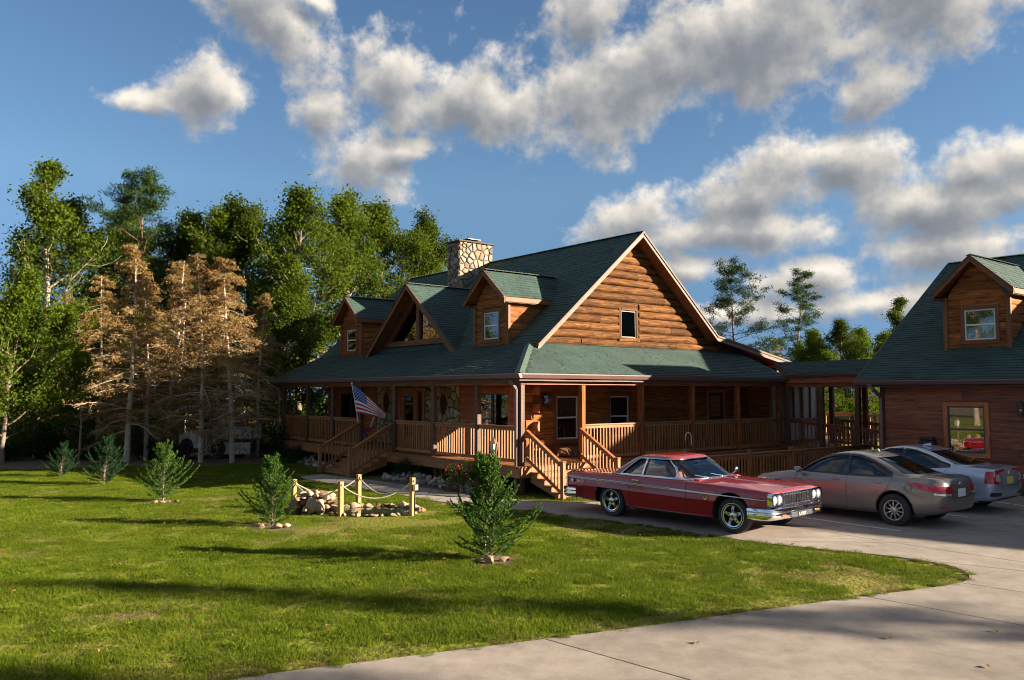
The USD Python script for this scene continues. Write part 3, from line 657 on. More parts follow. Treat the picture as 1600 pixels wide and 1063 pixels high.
# porch: deck, posts, beams, ceiling
porch = node('porch_deck', house)
FZ = .74
for i in range(17): box('plank', 'cedar_y', porch, -.02 + i * .142, .118 + i * .142, -.02, 16.0, FZ - .035, FZ + R.uniform(-.002, .002), c=.004)
for i in range(16): box('plank', 'cedar_x', porch, 2.40, 17.0, -.02 + i * .142, .118 + i * .142, FZ - .035, FZ + R.uniform(-.002, .002), c=.004)
box('rim_board', 'cedar_y', house, -.005, .04, .0, 16.0, FZ - .30, FZ - .036, c=.006); box('rim_board', 'cedar_x', house, .045, 15.5, -.005, .04, FZ - .30, FZ - .036, c=.006)
for y in (2.2, 4.5, 11.2, 13.4): box('pier', 'darklog_z', house, .35, .5, y, y + .15, 0, FZ - .3)
box('foundation', 'mortar', house, 2.0, 15.4, 1.9, 15.9, -.1, FZ - .036)
PY = [.25, 2.2, 4.46, 6.78, 9.12, 11.25, 13.45, 15.72]; PX = [2.5, 4.95, 7.36, 9.75, 12.2]
for y in PY: box('post', 'post_z', house, .18, .33, y - .075, y + .075, 0 if y in (.25, 15.72) else FZ, 2.9, c=.012)  # front posts in dark wood: their shade is put into the colour
for x in PX: box('post', 'log_z', house, x - .075, x + .075, .18, .33, FZ, 2.9, c=.012)  # side posts in lighter wood: their sunlight is put into the colour
box('porch_beam', 'darklog_y', house, .16, .36, .16, 16.3, 2.9, 3.08, c=.01); box('porch_beam', 'darklog_x', house, .36, 12.4, .16, .36, 2.9, 3.08, c=.01)
box('porch_ceiling', 'darklog_y', house, .05, 2.6, .05, 16.4, 3.082, 3.10); box('porch_ceiling', 'darklog_x', house, 2.6, 15.4, .05, 2.5, 3.082, 3.10)
for a, b in zip(PY[:-1], PY[1:]):
    if a != 6.78: railing(house, (.255, a + .08, FZ), (.255, b - .08, FZ))
for a, b in zip(PX[:-1], PX[1:]): railing(house, (a + .08, .255, FZ), (b - .08, .255, FZ))
stairs(house, Fr((0, 0, 0), (0, 1, 0), (-1, 0, 0)), 6.85, 9.05, FZ, 5, .29, -.2)
stairs(house, Fr((0, 0, 0), (1, 0, 0), (0, -1, 0)), .38, 2.42, FZ, 5, .27, -.2)
for x, y in ((.75, .8), (2.9, .8)):
    MB().tube([(x, y, 3.082), (x, y, 3.05)], [.07, .06], 10).put('soffit_light', 'amber', house)

# walls
front = Fr((WX, 0, 0), (0, 1, 0), (-1, 0, 0)); right = Fr((0, WY, 0), (1, 0, 0), (0, -1, 0))
fw = node('front_wall', house)
log_wall(fw, front, [(2.3, FZ), (16.0, FZ), (16.0, 3.08), (2.3, 3.08)], [(3.34, 5.3, 1.2, 2.78), (13.0, 15.0, 1.2, 2.78), (6.1, 11.8, 0, 4)], .27, .05, 'redwood', 21, ends=(.28, .28))
rw = node('right_wall', house)
log_wall(rw, right, [(2.4, FZ), (13.2, FZ), (13.2, 3.08), (2.4, 3.08)], [(3.2, 4.36, 1.13, 2.7), (5.56, 6.69, 1.13, 2.7), (10.7, 11.8, 0, 2.8)], .27, .05, 'log', 22, ends=(.3, 0), step=.3, rough=.5)
gw = node('gable_wall', house)
gp_ = [(2.05, 4.0), (15.3, 3.7), (15.3, zr(15.3) - .16), (10.77, zr(10.77) - .16), (RX, RZ - .2), (2.24, 4.02)]
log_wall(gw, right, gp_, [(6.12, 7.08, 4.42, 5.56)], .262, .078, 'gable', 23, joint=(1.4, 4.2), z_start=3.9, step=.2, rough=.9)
left = Fr((0, YL, 0), (1, 0, 0), (0, 1, 0)); lw = node('left_wall', house)
log_wall(lw, left, [(2.4, FZ), (15.3, FZ), (15.3, zr(15.3) - .16), (10.77, zr(10.77) - .16), (RX, RZ - .2), (2.4, 4.1)], [], .4, .05, 'darklog', 24, joint=(5, 9))
box('back_wall', 'darklog_y', house, 15.2, 15.35, WY, YL, FZ, 3.7)
MB().prism([(2.5, 2.36, FZ), (15.2, 2.36, FZ), (15.2, 2.36, 3.6), (10.77, 2.36, 4.5), (RX, 2.36, 7.8), (2.6, 2.36, 4.2)], (0, .04, 0)).put('inner_wall', 'dark_room', house)  # added black sheets that block light and stand in for dark rooms
MB().prism([(2.5, 15.9, FZ), (15.2, 15.9, FZ), (15.2, 15.9, 3.6), (10.77, 15.9, 4.5), (RX, 15.9, 7.8), (2.6, 15.9, 4.2)], (0, .04, 0)).put('inner_wall', 'dark_room', house)
box('inner_wall', 'dark_room', house, 2.46, 2.5, 2.42, 15.88, FZ, 3.6)
window(house, front, 3.34, 5.3, 1.2, 2.78, 'redwood', .13, 'dark_frame', split=False, vertical=True)
window(house, front, 13.0, 15.0, 1.2, 2.78, 'redwood', .13, 'dark_frame', split=False, vertical=True)
window(house, right, 3.2, 4.36, 1.13, 2.7, 'trim', .13, 'white_frame', cur=('curtain', [(0, .3, 0, .62), (.72, 1, 0, .9)]), depth=.06 + .0)
window(house, right, 5.56, 6.69, 1.13, 2.7, 'trim', .13, 'white_frame', cur=('curtain', [(.3, .75, 0, .55)]), depth=.06)
window(house, right, 6.12, 7.08, 4.42, 5.56, 'gable', .12, 'dark_frame', split=False, depth=.055)
dr_ = node('door', house)
for (a0, a1, z0, z1) in ((10.7, 10.82, FZ, 2.8), (11.68, 11.8, FZ, 2.8), (10.82, 11.68, 2.68, 2.8)):
    m_ = MB(); right.box(m_, a0, a1, 0, .05, z0, z1, .005); m_.put('casing', 'redwood_z', dr_)
m_ = MB(); right.box(m_, 10.82, 11.68, -.03, .0, FZ, 1.3); right.box(m_, 10.82, 10.94, -.03, 0, 1.3, 2.68); right.box(m_, 11.56, 11.68, -.03, 0, 1.3, 2.68); right.box(m_, 10.94, 11.56, -.03, 0, 2.55, 2.68); m_.put('panel', 'dark_frame', dr_)
m_ = MB(); right.box(m_, 10.94, 11.56, -.02, -.012, 1.3, 2.55); m_.put('pane', 'window_glass', dr_)
# stone entrance wall with front door and two oval windows
sw = node('stone_wall', house)
oval = lambda c, z, a, b: affinity.translate(affinity.scale(sg.Point(0, 0).buffer(1, quad_segs=8), a, b), c, z)
P_ = sg.box(6.14, FZ, 11.75, 3.08).difference(sg.box(8.25, 0, 10.05, 2.86)).difference(oval(7.07, 2.3, .25, .42)).difference(oval(11.0, 2.3, .25, .42))
stone_face(sw, front, P_, .29, 5, mat='warm_stone')
m_ = MB(); front.box(m_, 6.12, 11.77, -.06, .012, FZ, 3.08); m_.put('mortar', 'mortar', sw)
for c in (7.07, 11.0):
    ow = node('oval_window', house)
    an = np.linspace(0, 2 * math.pi, 25)
    MB().tube([front.P(c + .25 * math.cos(t), .05, 2.3 + .42 * math.sin(t)) for t in an], .035, 6).put('frame', 'redwood_y', ow, smooth=True)
    MB().add([front.P(c, .03, 2.3)] + [front.P(c + .25 * math.cos(t), .03, 2.3 + .42 * math.sin(t)) for t in an[:-1]], [(0, 1 + (i + 1) % 24, 1 + i) for i in range(24)]).put('pane', 'window_glass', ow)
fd = node('front_door', house)
for (a0, a1, z0, z1, mt) in ((8.25, 8.40, FZ, 2.86, 'redwood_z'), (9.9, 10.05, FZ, 2.86, 'redwood_z'), (8.4, 9.9, 2.72, 2.86, 'redwood_y'), (8.74, 8.84, FZ, 2.72, 'redwood_z')):
    m_ = MB(); front.box(m_, a0, a1, .0, .1, z0, z1, .008); m_.put('casing', mt, fd)
m_ = MB(); front.box(m_, 8.84, 9.06, .013, .05, FZ, 2.72); front.box(m_, 9.68, 9.9, .013, .05, FZ, 2.72); front.box(m_, 9.06, 9.68, .013, .05, FZ, 1.05); front.box(m_, 9.06, 9.68, .013, .05, 2.55, 2.72); m_.put('leaf', 'redwood_z', fd)
m_ = MB(); front.box(m_, 9.06, 9.68, .02, .026, 1.05, 2.55); m_.put('pane', 'window_glass', fd)
m_ = MB(); front.box(m_, 8.4, 8.74, .02, .026, FZ + .2, 2.6); m_.put('sidelight', 'window_glass', fd)
m_ = MB(); front.box(m_, 9.72, 9.76, .05, .09, 1.6, 1.85); m_.sphere(front.P(9.8, .1, 1.72), .035); m_.put('handle', 'dull_metal', fd)
# wall lantern by the corner
wl = node('wall_lantern', house)
m_ = MB(); right.box(m_, 2.74, 2.86, .05, .09, 2.3, 2.62); m_.bar(right.P(2.8, .06, 2.62), right.P(2.8, .18, 2.66), .03, .03); right.box(m_, 2.7, 2.9, .1, .28, 2.6, 2.63); m_.put('bracket', 'black_metal', wl)
m_ = MB(); right.box(m_, 2.72, 2.88, .12, .27, 2.36, 2.6); m_.put('lamp_pane', 'lamp_glass', wl)
MB().sphere(right.P(2.8, .19, 2.47), .05).put('bulb', 'white_plastic', wl)

# dormers
def dormer(parent, x0, yc, zb, hw, ez, pz, span, over, slope_z, logs='log', seed=1, win=(-.51, .51, .1, 1.18)):
    d = node('dormer', parent); x1 = x0 - over; pk = lambda e: pz - (pz - ez) / span * abs(e)
    bx = lambda z: x0 + (z - slope_z) / SL_
    for s in (-1, 1):
        shingle_plane(d, [(x1, yc), (x1, yc + s * span), (bx(ez) + .06, yc + s * span), (bx(pz) + .06, yc)], lambda x, y: pk(y - yc), (0, -s), seed + s, slab=.1)
        MB().prism([(x1, yc, pz - .02), (x1, yc + s * span, ez - .02), (x1, yc + s * span, ez - .19), (x1, yc, pz - .19)], (-.04, 0, 0)).put('rake_board', 'trim_y', d)
        MB().prism([(x1, yc, pz + .012), (x1, yc + s * (span + .01), ez + .012), (x1, yc + s * (span + .01), ez - .03), (x1, yc, pz - .03)], (-.06, 0, 0)).put('drip_edge', 'post_y', d)
        ys = yc + s * span
        box('eave_board', 'trim_x', d, x1, bx(ez - .1), ys - .015, ys + .015, ez - .15, ez - .01)
        box('soffit', 'trim_x', d, x1, bx(ez - .2) + .3, yc + s * hw, ys - s * .015, ez - .17, ez - .15)
        cf = Fr((0, yc + s * hw, 0), (1, 0, 0), (0, s, 0))
        log_wall(d, cf, [(x0, zb - .1), (bx(zb), zb - .1), (bx(ez - .1), ez - .1), (x0, ez - .1)], [], .25, .04, logs, seed + 9 + s, z_start=zb - .05)
        MB().box(x0 - .075, x0 + .03, yc + s * hw - .07, yc + s * hw + .06, zb - .1, ez - .1, .01).put('corner_board', 'trim_z', d)
    m = MB(); cap_strip(m, (x1, yc, pz + .01), (bx(pz), yc, pz + .01)); m.put('ridge_cap', 'shingle_cap', d, kind='stuff')
    ff = Fr((x0, yc, 0), (0, 1, 0), (-1, 0, 0))
    log_wall(d, ff, [(-hw + .06, zb - .05), (hw - .06, zb - .05), (hw - .06, ez - .06), (0, pk(0) - .12), (-hw + .06, ez - .06)], [(win[0], win[1], zb + win[2], zb + win[3])], .25, .045, logs, seed + 20, z_start=zb - .05)
    window(d, ff, win[0], win[1], zb + win[2], zb + win[3], 'trim', .11, 'white_frame', depth=.055)
    MB().box(x0 + .03, x0 + .06, yc - hw + .04, yc + hw - .04, zb - .1, ez - .12).put('inner_wall', 'dark_room', d)  # added black sheet standing in for the dark inside
SL_ = SL
dormer(house, 2.24, 4.15, 4.2, .86, 5.66, 6.62, 1.09, .32, 4.2, seed=31)
dormer(house, 2.24, 13.65, 4.2, .86, 5.66, 6.62, 1.09, .32, 4.2, seed=41)
# the great triangular window gable
gg = node('window_gable', house); yc, xf, pz, fz_, hs = 8.9, 1.95, 6.67, 4.05, 3.12
gs = (pz - fz_) / hs
for s in (-1, 1):
    shingle_plane(gg, [(xf, yc), (xf, yc + s * hs), (2.1, yc + s * hs), (2.24 + (pz - 4.2) / SL + .05, yc)], lambda x, y: pz - gs * abs(y - yc), (0, -s), 51 + s, slab=.12)
    MB().prism([(xf, yc, pz - .02), (xf, yc + s * hs, fz_ - .02), (xf, yc + s * (hs - .12), fz_ - .2 + .07), (xf, yc, pz - .22)], (-.045, 0, 0)).put('rake_board', 'trim_y', gg)
    MB().prism([(xf, yc, pz + .012), (xf, yc + s * (hs + .02), fz_ + .012), (xf, yc + s * (hs + .02), fz_ - .03), (xf, yc, pz - .03)], (-.07, 0, 0)).put('drip_edge', 'post_y', gg)
    gx = 2.5; t = lambda e: pz - gs * e - .14
    b0 = 4.46; ee = (pz - .14 - b0) / gs
    MB().prism([(gx - .08, yc, t(0)), (gx - .08, yc + s * ee, b0), (gx - .08, yc + s * (ee - .3), b0), (gx - .08, yc, t(0) - .25)], (.14, 0, 0)).put('rake_beam', 'trim_y', gg)
    e1 = (t(0) - .25 - b0 - .16) / gs
    MB().prism([(gx, yc + s * .11, b0 + .15), (gx, yc + s * e1, b0 + .15), (gx, yc + s * .11, t(0) - .25 - gs * .11)], (.012, 0, 0)).put('pane', 'window_glass', gg)
box('mullion', 'trim_z', gg, 2.41, 2.55, yc - .11, yc + .11, 4.5, 6.4, c=.01)
box('sill_beam', 'trim_y', gg, 2.38, 2.56, yc - 2.35, yc + 2.35, 4.42, 4.62, c=.012)
MB().prism([(2.78, yc - 2.6, 4.5), (2.78, yc + 2.6, 4.5), (2.78, yc, 6.6)], (.03, 0, 0)).put('dark_interior', 'dark_room', gg)
m = MB(); cap_strip(m, (xf, yc, pz + .01), (5.1, yc, pz + .01)); m.put('ridge_cap', 'shingle_cap', gg, kind='stuff')

# chimney
ch = node('chimney', house)
box('core', 'mortar', ch, 5.2, 6.83, 10.2, 11.0, 6.0, 8.8)
stone_face(ch, Fr((0, 10.2, 0), (1, 0, 0), (0, -1, 0)), [(5.17, 6.4), (6.86, 7.6), (6.86, 8.8), (5.17, 8.8)], .25, 6, d=.05)
stone_face(ch, Fr((5.2, 0, 0), (0, 1, 0), (-1, 0, 0)), [(10.17, 6.5), (11.03, 6.5), (11.03, 8.8), (10.17, 8.8)], .24, 7, d=.05)
stone_face(ch, Fr((0, 11.0, 0), (1, 0, 0), (0, 1, 0)), [(5.17, 6.5), (6.86, 7.6), (6.86, 8.8), (5.17, 8.8)], .4, 8, d=.05)
box('cap_slab', 'mortar', ch, 5.1, 6.93, 10.1, 11.1, 8.8, 8.86, c=.01)
box('flue', 'mortar', ch, 5.8, 6.25, 10.4, 10.8, 8.86, 8.92); box('flue_cap', 'flashing', ch, 5.7, 6.35, 10.3, 10.9, 8.97, 9.0)
for x, y in ((5.8, 10.4), (6.22, 10.4), (5.8, 10.77), (6.22, 10.77)): box('flue_leg', 'flashing', ch, x, x + .03, y, y + .03, 8.92, 8.97)

# screened porch at the far end of the right side
sp = node('screened_porch', house); scf = Fr((0, 1.2, 0), (1, 0, 0), (0, -1, 0))
for x0, x1 in ((13.1, 13.22), (14.0, 14.1), (15.2, 15.3), (16.3, 16.45)):
    m_ = MB(); scf.box(m_, x0, x1, -.05, .05, FZ, 3.05); m_.put('stud', 'newpost_z', sp)
for z0, z1 in ((1.62, 1.7), (2.98, 3.06), (FZ, FZ + .12)):
    for x0, x1 in ((13.22, 14.0), (14.1, 15.2), (15.3, 16.3)): m_ = MB(); scf.box(m_, x0, x1, -.03, .045, z0, z1); m_.put('crossbar', 'pale_x', sp)
for x0, x1 in ((13.22, 14.0), (14.1, 15.2), (15.3, 16.3)):
    xm = (x0 + x1) / 2; m_ = MB(); scf.box(m_, xm - .025, xm + .025, -.02, .03, 1.7, 2.98); m_.put('mullion', 'pale_z', sp)
    for z0, z1 in ((FZ + .12, 1.62), (1.7, 2.98)): m_ = MB(); scf.box(m_, x0, x1, -.03, -.025, z0, z1); m_.put('screen', 'screen', sp)
box('side_wall', 'log_y', sp, 16.38, 16.5, 1.25, 6, FZ, 3.4); box('side_wall', 'log_y', sp, 13.12, 13.24, 1.25, 2.2, FZ, 3.05)
for a, b in (((15.6, .2, FZ), (20.5, .2, FZ)), ((20.5, .3, FZ), (20.5, 6, FZ))):
    railing(house, a, b, 'newpost', name='deck_railing', gap=.16)
for x in (15.6, 17.2, 18.9, 20.5): box('deck_post', 'newpost_z', house, x - .06, x + .06, .15, .27, 0, FZ + 1.12, c=.01)
box('back_deck', 'newpost_x', house, 15.5, 20.6, .15, 6.0, FZ - .06, FZ)

# ---------------------------------------------------------------- the garage, the roofed walkway and its ramp railings
garage = thing('log_garage', 'dark log garage with steep green roof and one dormer behind the parked cars', 'garage', (HX, HY, 0), HROT)
GX, GS, GZ, GR = 10.29, .64, 3.05, 17.0
GY0, GY1 = -3.67, -25.6
gzr = lambda x: GZ + GS * (x - GX) if x < GR else GZ + GS * (2 * GR - GX - x)
groof = node('roof', garage)
shingle_plane(groof, [(GX, GY1), (GR, GY1), (GR, GY0), (GX, GY0)], lambda x, y: GZ + GS * (x - GX), (1, 0), 61)
shingle_plane(groof, [(GR, GY1), (2 * GR - GX, GY1), (2 * GR - GX, GY0), (GR, GY0)], lambda x, y: GZ + GS * (2 * GR - GX - x), (-1, 0), 62, exp=.25, tab=.6)
m = MB(); cap_strip(m, (GR, GY1, gzr(GR)), (GR, GY0, gzr(GR))); m.put('ridge_cap', 'shingle_cap', groof, kind='stuff')
for y, s in ((GY0, 1), (GY1, -1)):
    for xa, xb in ((GX, GR), (2 * GR - GX, GR)):
        MB().prism([(xa, y, gzr(xa) - .02), (xb, y, gzr(GR) - .02), (xb, y, gzr(GR) - .22), (xa, y, gzr(xa) - .22)], (0, s * .045, 0)).put('rake_board', 'pale_x', groof)
MB().prism([(GX + x - .005, GY1, GZ + z) for x, z in gp], (0, GY0 - GY1 + .03, 0)).put('gutter', 'gutter', garage)
box('fascia', 'post_y', garage, GX, GX + .03, GY1, GY0, GZ - .2, GZ - .01)
GWX, GWY = 10.69, -4.34
box('soffit', 'darklog_y', garage, GX + .03, GWX, GY1 + .05, GY0 - .02, GZ - .2, GZ - .18)
gf = Fr((GWX, 0, 0), (0, 1, 0), (-1, 0, 0)); gl = Fr((0, GWY, 0), (1, 0, 0), (0, 1, 0))
gfw = node('front_wall', garage)
GW = (-7.32, -6.1)
log_wall(gfw, gf, [(-25, .2), (GWY, .2), (GWY, GZ - .15), (-25, GZ - .15)], [(GW[0], GW[1], .9, 2.42)], .285, .022, 'darklog', 71, joint=(3, 6), z_start=.2)
glw = node('left_wall', garage)
log_wall(glw, gl, [(GWX, .2), (2 * GR - GWX, .2), (2 * GR - GWX, gzr(GWX) - .2), (GR, gzr(GR) - .25), (GWX, gzr(GWX) - .2)], [], .285, .045, 'darklog', 72, joint=(3, 6), z_start=.2)
gr_ = Fr((0, -25.0, 0), (1, 0, 0), (0, -1, 0)); grw = node('right_wall', garage)
log_wall(grw, gr_, [(GWX, .2), (2 * GR - GWX, .2), (2 * GR - GWX, gzr(GWX) - .2), (GR, gzr(GR) - .25), (GWX, gzr(GWX) - .2)], [], .5, .045, 'darklog', 73, joint=(6, 12), z_start=.2)
box('back_wall', 'darklog_y', garage, 2 * GR - GWX - .1, 2 * GR - GWX, -25, GWY, .2, gzr(GWX) - .2)
box('foundation', 'mortar', garage, GWX - .03, 2 * GR - GWX, -25.03, GWY + .03, -.1, .2)
box('inner_wall', 'dark_room', garage, GWX + .06, GWX + .1, -24.9, GWY - .1, .2, GZ)  # added black sheet in place of a dark garage inside
window(garage, gf, GW[0], GW[1], .9, 2.42, 'redwood', .12, 'dark_frame', cur=('blue_curtain', [(0, 1, 0, .5)]), depth=.055)
box('corner_board', 'post_z', garage, GWX - .06, GWX + .06, GWY - .06, GWY + .06, .0, GZ - .2)
downspout(garage, [(GX - .06, GWY + .2, GZ - .13), (GX - .02, GWY + .1, GZ - .25), (GWX - .1, GWY + .02, GZ - .5), (GWX - .1, GWY + .02, .1)])
dormer(garage, GX + 1.48, -6.65, GZ + 1.48 * GS, .86, 5.62, 6.68, 1.12, .32, GZ + 1.48 * GS, logs='log', seed=81, win=(-.62, .44, .12, 1.22))
gl_ = node('wall_lantern', garage)
m_ = MB(); gf.box(m_, -8.22, -8.1, .045, .08, 2.1, 2.4); m_.bar(gf.P(-8.16, .06, 2.42), gf.P(-8.16, .18, 2.46), .03, .03); gf.box(m_, -8.25, -8.07, .1, .26, 2.38, 2.42); gf.box(m_, -8.23, -8.09, .11, .25, 2.06, 2.09)
for a in (-8.23, -8.11):
    for d in (.115, .225): gf.box(m_, a, a + .02, d, d + .02, 2.09, 2.38)
m_.put('bracket', 'black_metal', gl_)
m_ = MB(); gf.box(m_, -8.21, -8.11, .13, .23, 2.09, 2.38); m_.put('lamp_pane', 'lamp_glass', gl_)
MB().sphere(gf.P(-8.16, .18, 2.22), .035).put('bulb', 'white_plastic', gl_)
m_ = MB(); gf.box(m_, -8.25, -8.12, .03, .05, .40, .53); m_.put('outlet_cover', 'white_plastic', garage)
m_ = MB(); m_.sphere(A([GWX - .25, GWY + .15, 2.62]), .07); m_.tube([(GWX - .05, GWY + .1, 2.7), (GWX - .2, GWY + .15, 2.68)], .02); m_.put('flood_light', 'white_plastic', garage)

walk = thing('covered_walkway', 'green roofed open walkway on dark posts joining house and garage', 'breezeway', (HX, HY, 0), HROT)
wz = lambda x, y: 3.33 + .3 * (x - 12.3)
shingle_plane(walk, [(12.3, -4.5), (14.0, -4.5), (14.0, 1.6), (12.3, .02)], wz, (1, 0), 91)
shingle_plane(walk, [(14.0, -4.5), (15.7, -4.5), (15.7, 1.0), (14.0, 1.6)], lambda x, y: wz(14, 0) - .3 * (x - 14), (-1, 0), 92, exp=.25, tab=.6)
box('fascia', 'darklog_y', walk, 12.27, 12.31, -4.3, .0, 3.02, 3.32)
MB().prism([(12.27 + x, -4.3, 3.33 + z * .7) for x, z in gp], (0, 4.3, 0)).put('gutter', 'gutter', walk)
box('beam', 'darklog_y', walk, 12.35, 12.5, -4.3, .1, 2.88, 3.1); box('beam', 'darklog_y', walk, 15.3, 15.45, -4.3, .1, 2.88, 3.1)
for y in (.05, -1.28, -2.6): MB().box(12.35, 12.5, y - .08, y + .08, 0, 2.88, .01).put('post', 'post_z', walk); MB().box(15.3, 15.45, y - .08, y + .08, 0, 2.88, .01).put('post', 'trim_z', walk)
for i in range(11):
    x = 12.5 + i * .26
    MB().prism([(x, .0, .70), (x, -4.3, .34), (x, -4.3, .38), (x, .0, .74)], (.25, 0, 0)).put('ramp_plank', 'newpost_y', walk)
MB().prism([(12.42, .0, .52), (12.42, -4.3, .16), (12.42, -4.3, .36), (12.42, .0, .72)], (.05, 0, 0)).put('ramp_skirt', 'pale_y', walk)
for a, b in ((0, -1.28), (-1.28, -2.6), (-2.6, -4.2)):
    f = lambda y: .74 + .36 * y / 4.3
    railing(walk, (12.42, a - .09, f(a)), (12.42, b + .09, f(b)), 'darklog', name='ramp_railing', h=1.0, gap=.15)
    railing(walk, (15.37, a - .09, f(a)), (15.37, b + .09, f(b)), 'newpost', name='ramp_railing', h=1.0, gap=.15)
hl = thing('hanging_lantern', 'small hanging lantern under the walkway roof', 'lantern', tuple(H(13.6, -1.6, 0)), HROT)
MB().tube([(0, 0, 3.6), (0, 0, 2.86)], .006, 4).put('chain', 'black_metal', hl)
m_ = MB(); m_.box(-.09, .09, -.09, .09, 2.8, 2.83); m_.box(-.08, .08, -.08, .08, 2.52, 2.55)
for a in (-.08, .06):
    for b in (-.08, .06): m_.box(a, a + .02, b, b + .02, 2.55, 2.8)
m_.put('cage', 'black_metal', hl); box('pane', 'lamp_glass', hl, -.06, .06, -.06, .06, 2.55, 2.8)

rf = thing('ramp_fence', 'low brown baluster fence with square posts running behind the red and grey cars', 'fence', (HX, HY, 0), HROT)
xs = [3.9, 6.0, 8.0, 10.2, 12.3]
for i, x in enumerate(xs):
    y = -2.8 - .05 * i
    MB().box(x - .06, x + .06, y - .06, y + .06, 0, 1.06, .008).box(x - .075, x + .075, y - .075, y + .075, 1.06, 1.09, .01).put('post', 'cedar_z', rf)
    if i: railing(rf, (xs[i - 1] + .07, y + .05, 0), (x - .07, y, 0), 'cedar', name='fence_section', h=1.0, gap=.14, low=.05)

# ---------------------------------------------------------------- cars
def paint(name, col, metal, rough):
    mk(name, {'tc': ('texture_coordinate', {}), 'n': ('noise_texture', {'scale': 900.0, 'detail': 1.0}), 'mr': ('map_range', {'to_min': .85, 'to_max': 1.15}), 'd': ('noise_texture', {'scale': 1.6, 'detail': 5.0}), 'dr': ('map_range', {'from_min': .3, 'from_max': .8, 'to_min': rough, 'to_max': rough + .12}),
              'h': ('hsv', {'color': col}), 'p': ('principled_bsdf', {'metallic': metal, 'coat_weight': 1.0, 'coat_roughness': .04})},
       [('tc.object', 'n.vector'), ('n.fac', 'mr.value'), ('mr.result', 'h.value'), ('h.color', 'p.base_color'), ('tc.object', 'd.vector'), ('d.fac', 'dr.value'), ('dr.result', 'p.roughness')])
paint('red_paint', (.225, .003, .005), .0, .32); paint('bronze_paint', (.215, .19, .17), .7, .30); paint('silver_paint', (.42, .48, .56), .7, .28)
plain('red_vinyl', (.36, .022, .02), .45, vary=.06); plain('seat_grey', (.09, .09, .095), .8, vary=.1)
mk('lamp_red', {'p': ('principled_bsdf', {'base_color': (.40, .006, .010), 'roughness': .12, 'coat_weight': 1.0})}, [])
mk('lamp_orange', {'p': ('principled_bsdf', {'base_color': (.65, .13, .01), 'roughness': .15, 'coat_weight': 1.0})}, [])
mk('lamp_clear', {'p': ('principled_bsdf', {'base_color': (.75, .77, .78), 'roughness': .06, 'metallic': .6, 'coat_weight': 1.0})}, [])
plain('plate_white', (.60, .62, .62), .5, vary=.03); plain('plate_yellow', (.62, .48, .10), .5, vary=.05); plain('seam', (.01, .01, .01), .8); plain('insert_black', (.025, .02, .022), .4)
plain('alloy', (.46, .45, .44), .25, .9, vary=.05); plain('plate_ink', (.03, .04, .09), .6)

def mani(v, f): 
    m = m3.Manifold(m3.Mesh(np.ascontiguousarray(v, np.float32), np.ascontiguousarray(f, np.uint32)))
    return m
def loft(rings):
    r = A(rings, float); k, n = r.shape[:2]; v = r.reshape(-1, 3); i = np.arange(k - 1)[:, None] * n; j = np.arange(n)[None]; j2 = (j + 1) % n
    f = np.stack([i + j, i + j2, i + n + j2, i + n + j], -1).reshape(-1, 4); f = np.vstack([f[:, :3], f[:, [0, 2, 3]]])
    v = np.vstack([v, r[0].mean(0)[None], r[-1].mean(0)[None]]); a = np.arange(n); b = (a + 1) % n
    f = np.vstack([f, np.stack([np.full(n, k * n), b, a], 1), np.stack([np.full(n, k * n + 1), (k - 1) * n + a, (k - 1) * n + b], 1)])
    t = trimesh.Trimesh(v, f, process=False)
    if t.volume < 0: f = f[:, ::-1]
    return mani(v, f)
def ext_m(poly, h):
    p = A(poly, float)
    if sum(p[i - 1][0] * p[i][1] - p[i][0] * p[i - 1][1] for i in range(len(p))) < 0: p = p[::-1]
    return m3.Manifold.extrude(m3.CrossSection([p]), h)
def pry(poly, y0, y1): return ext_m(poly, y1 - y0).transform(A([[1, 0, 0, 0], [0, 0, 1, y0], [0, 1, 0, 0]], float))
def prx(poly, x0, x1): return ext_m(poly, x1 - x0).transform(A([[0, 0, 1, x0], [1, 0, 0, 0], [0, 1, 0, 0]], float))
def prz(poly, z0, z1): return ext_m(poly, z1 - z0).translate((0, 0, z0))
def cyl_y(x, z, r, y0, y1, n=48): return m3.Manifold.cylinder(y1 - y0, r, r, n).transform(A([[1, 0, 0, x], [0, 0, 1, y0], [0, 1, 0, z]], float))
def mput(man, name, mat, parent, smooth=32, label=None):
    if man.is_empty(): return
    return put(man, name, mat, parent, smooth=smooth, label=label)
def tab(t): t = A(t, float); return lambda x: np.array([np.interp(x, t[:, 0], t[:, k]) for k in range(1, t.shape[1])])
def catmull(pts, n):
    return smooth_line(pts, n)
def body_rings(xs, table, ring, off=0.0, sub=3):
    T, out = tab(table), []
    for x in xs:
        half_ = catmull(ring(x, *T(x)), sub) if sub else A(ring(x, *T(x)))
        if off:
            c = A([0, half_[:, 1].mean()]); d = half_ - c; half_ = half_ + off * d / np.maximum(np.linalg.norm(d, axis=1, keepdims=True), 1e-6); half_[0, 0] = 0; half_[-1, 0] = 0
        full = np.vstack([half_, (half_ * [-1, 1])[1:-1][::-1]])
        out.append(np.c_[np.full(len(full), x), full])
    if off:
        out[0][:, 0] -= off; out[-1][:, 0] += off
    return out
def cabin(layers, inset=0.0, n=56, power=5.0, sub=5):
    L = smooth_line(A(layers, float), sub) if sub else A(layers, float); rings = []
    for z, xf, xr, hw in L:
        a, b, c = (xf - xr) / 2 - inset, hw - inset, (xf + xr) / 2; t = np.arange(n) * 2 * math.pi / n; e = 2 / power
        rings.append(np.c_[c + a * np.sign(np.cos(t)) * abs(np.cos(t)) ** e, b * np.sign(np.sin(t)) * abs(np.sin(t)) ** e, np.full(n, z - inset * .8)])
    return loft(rings)
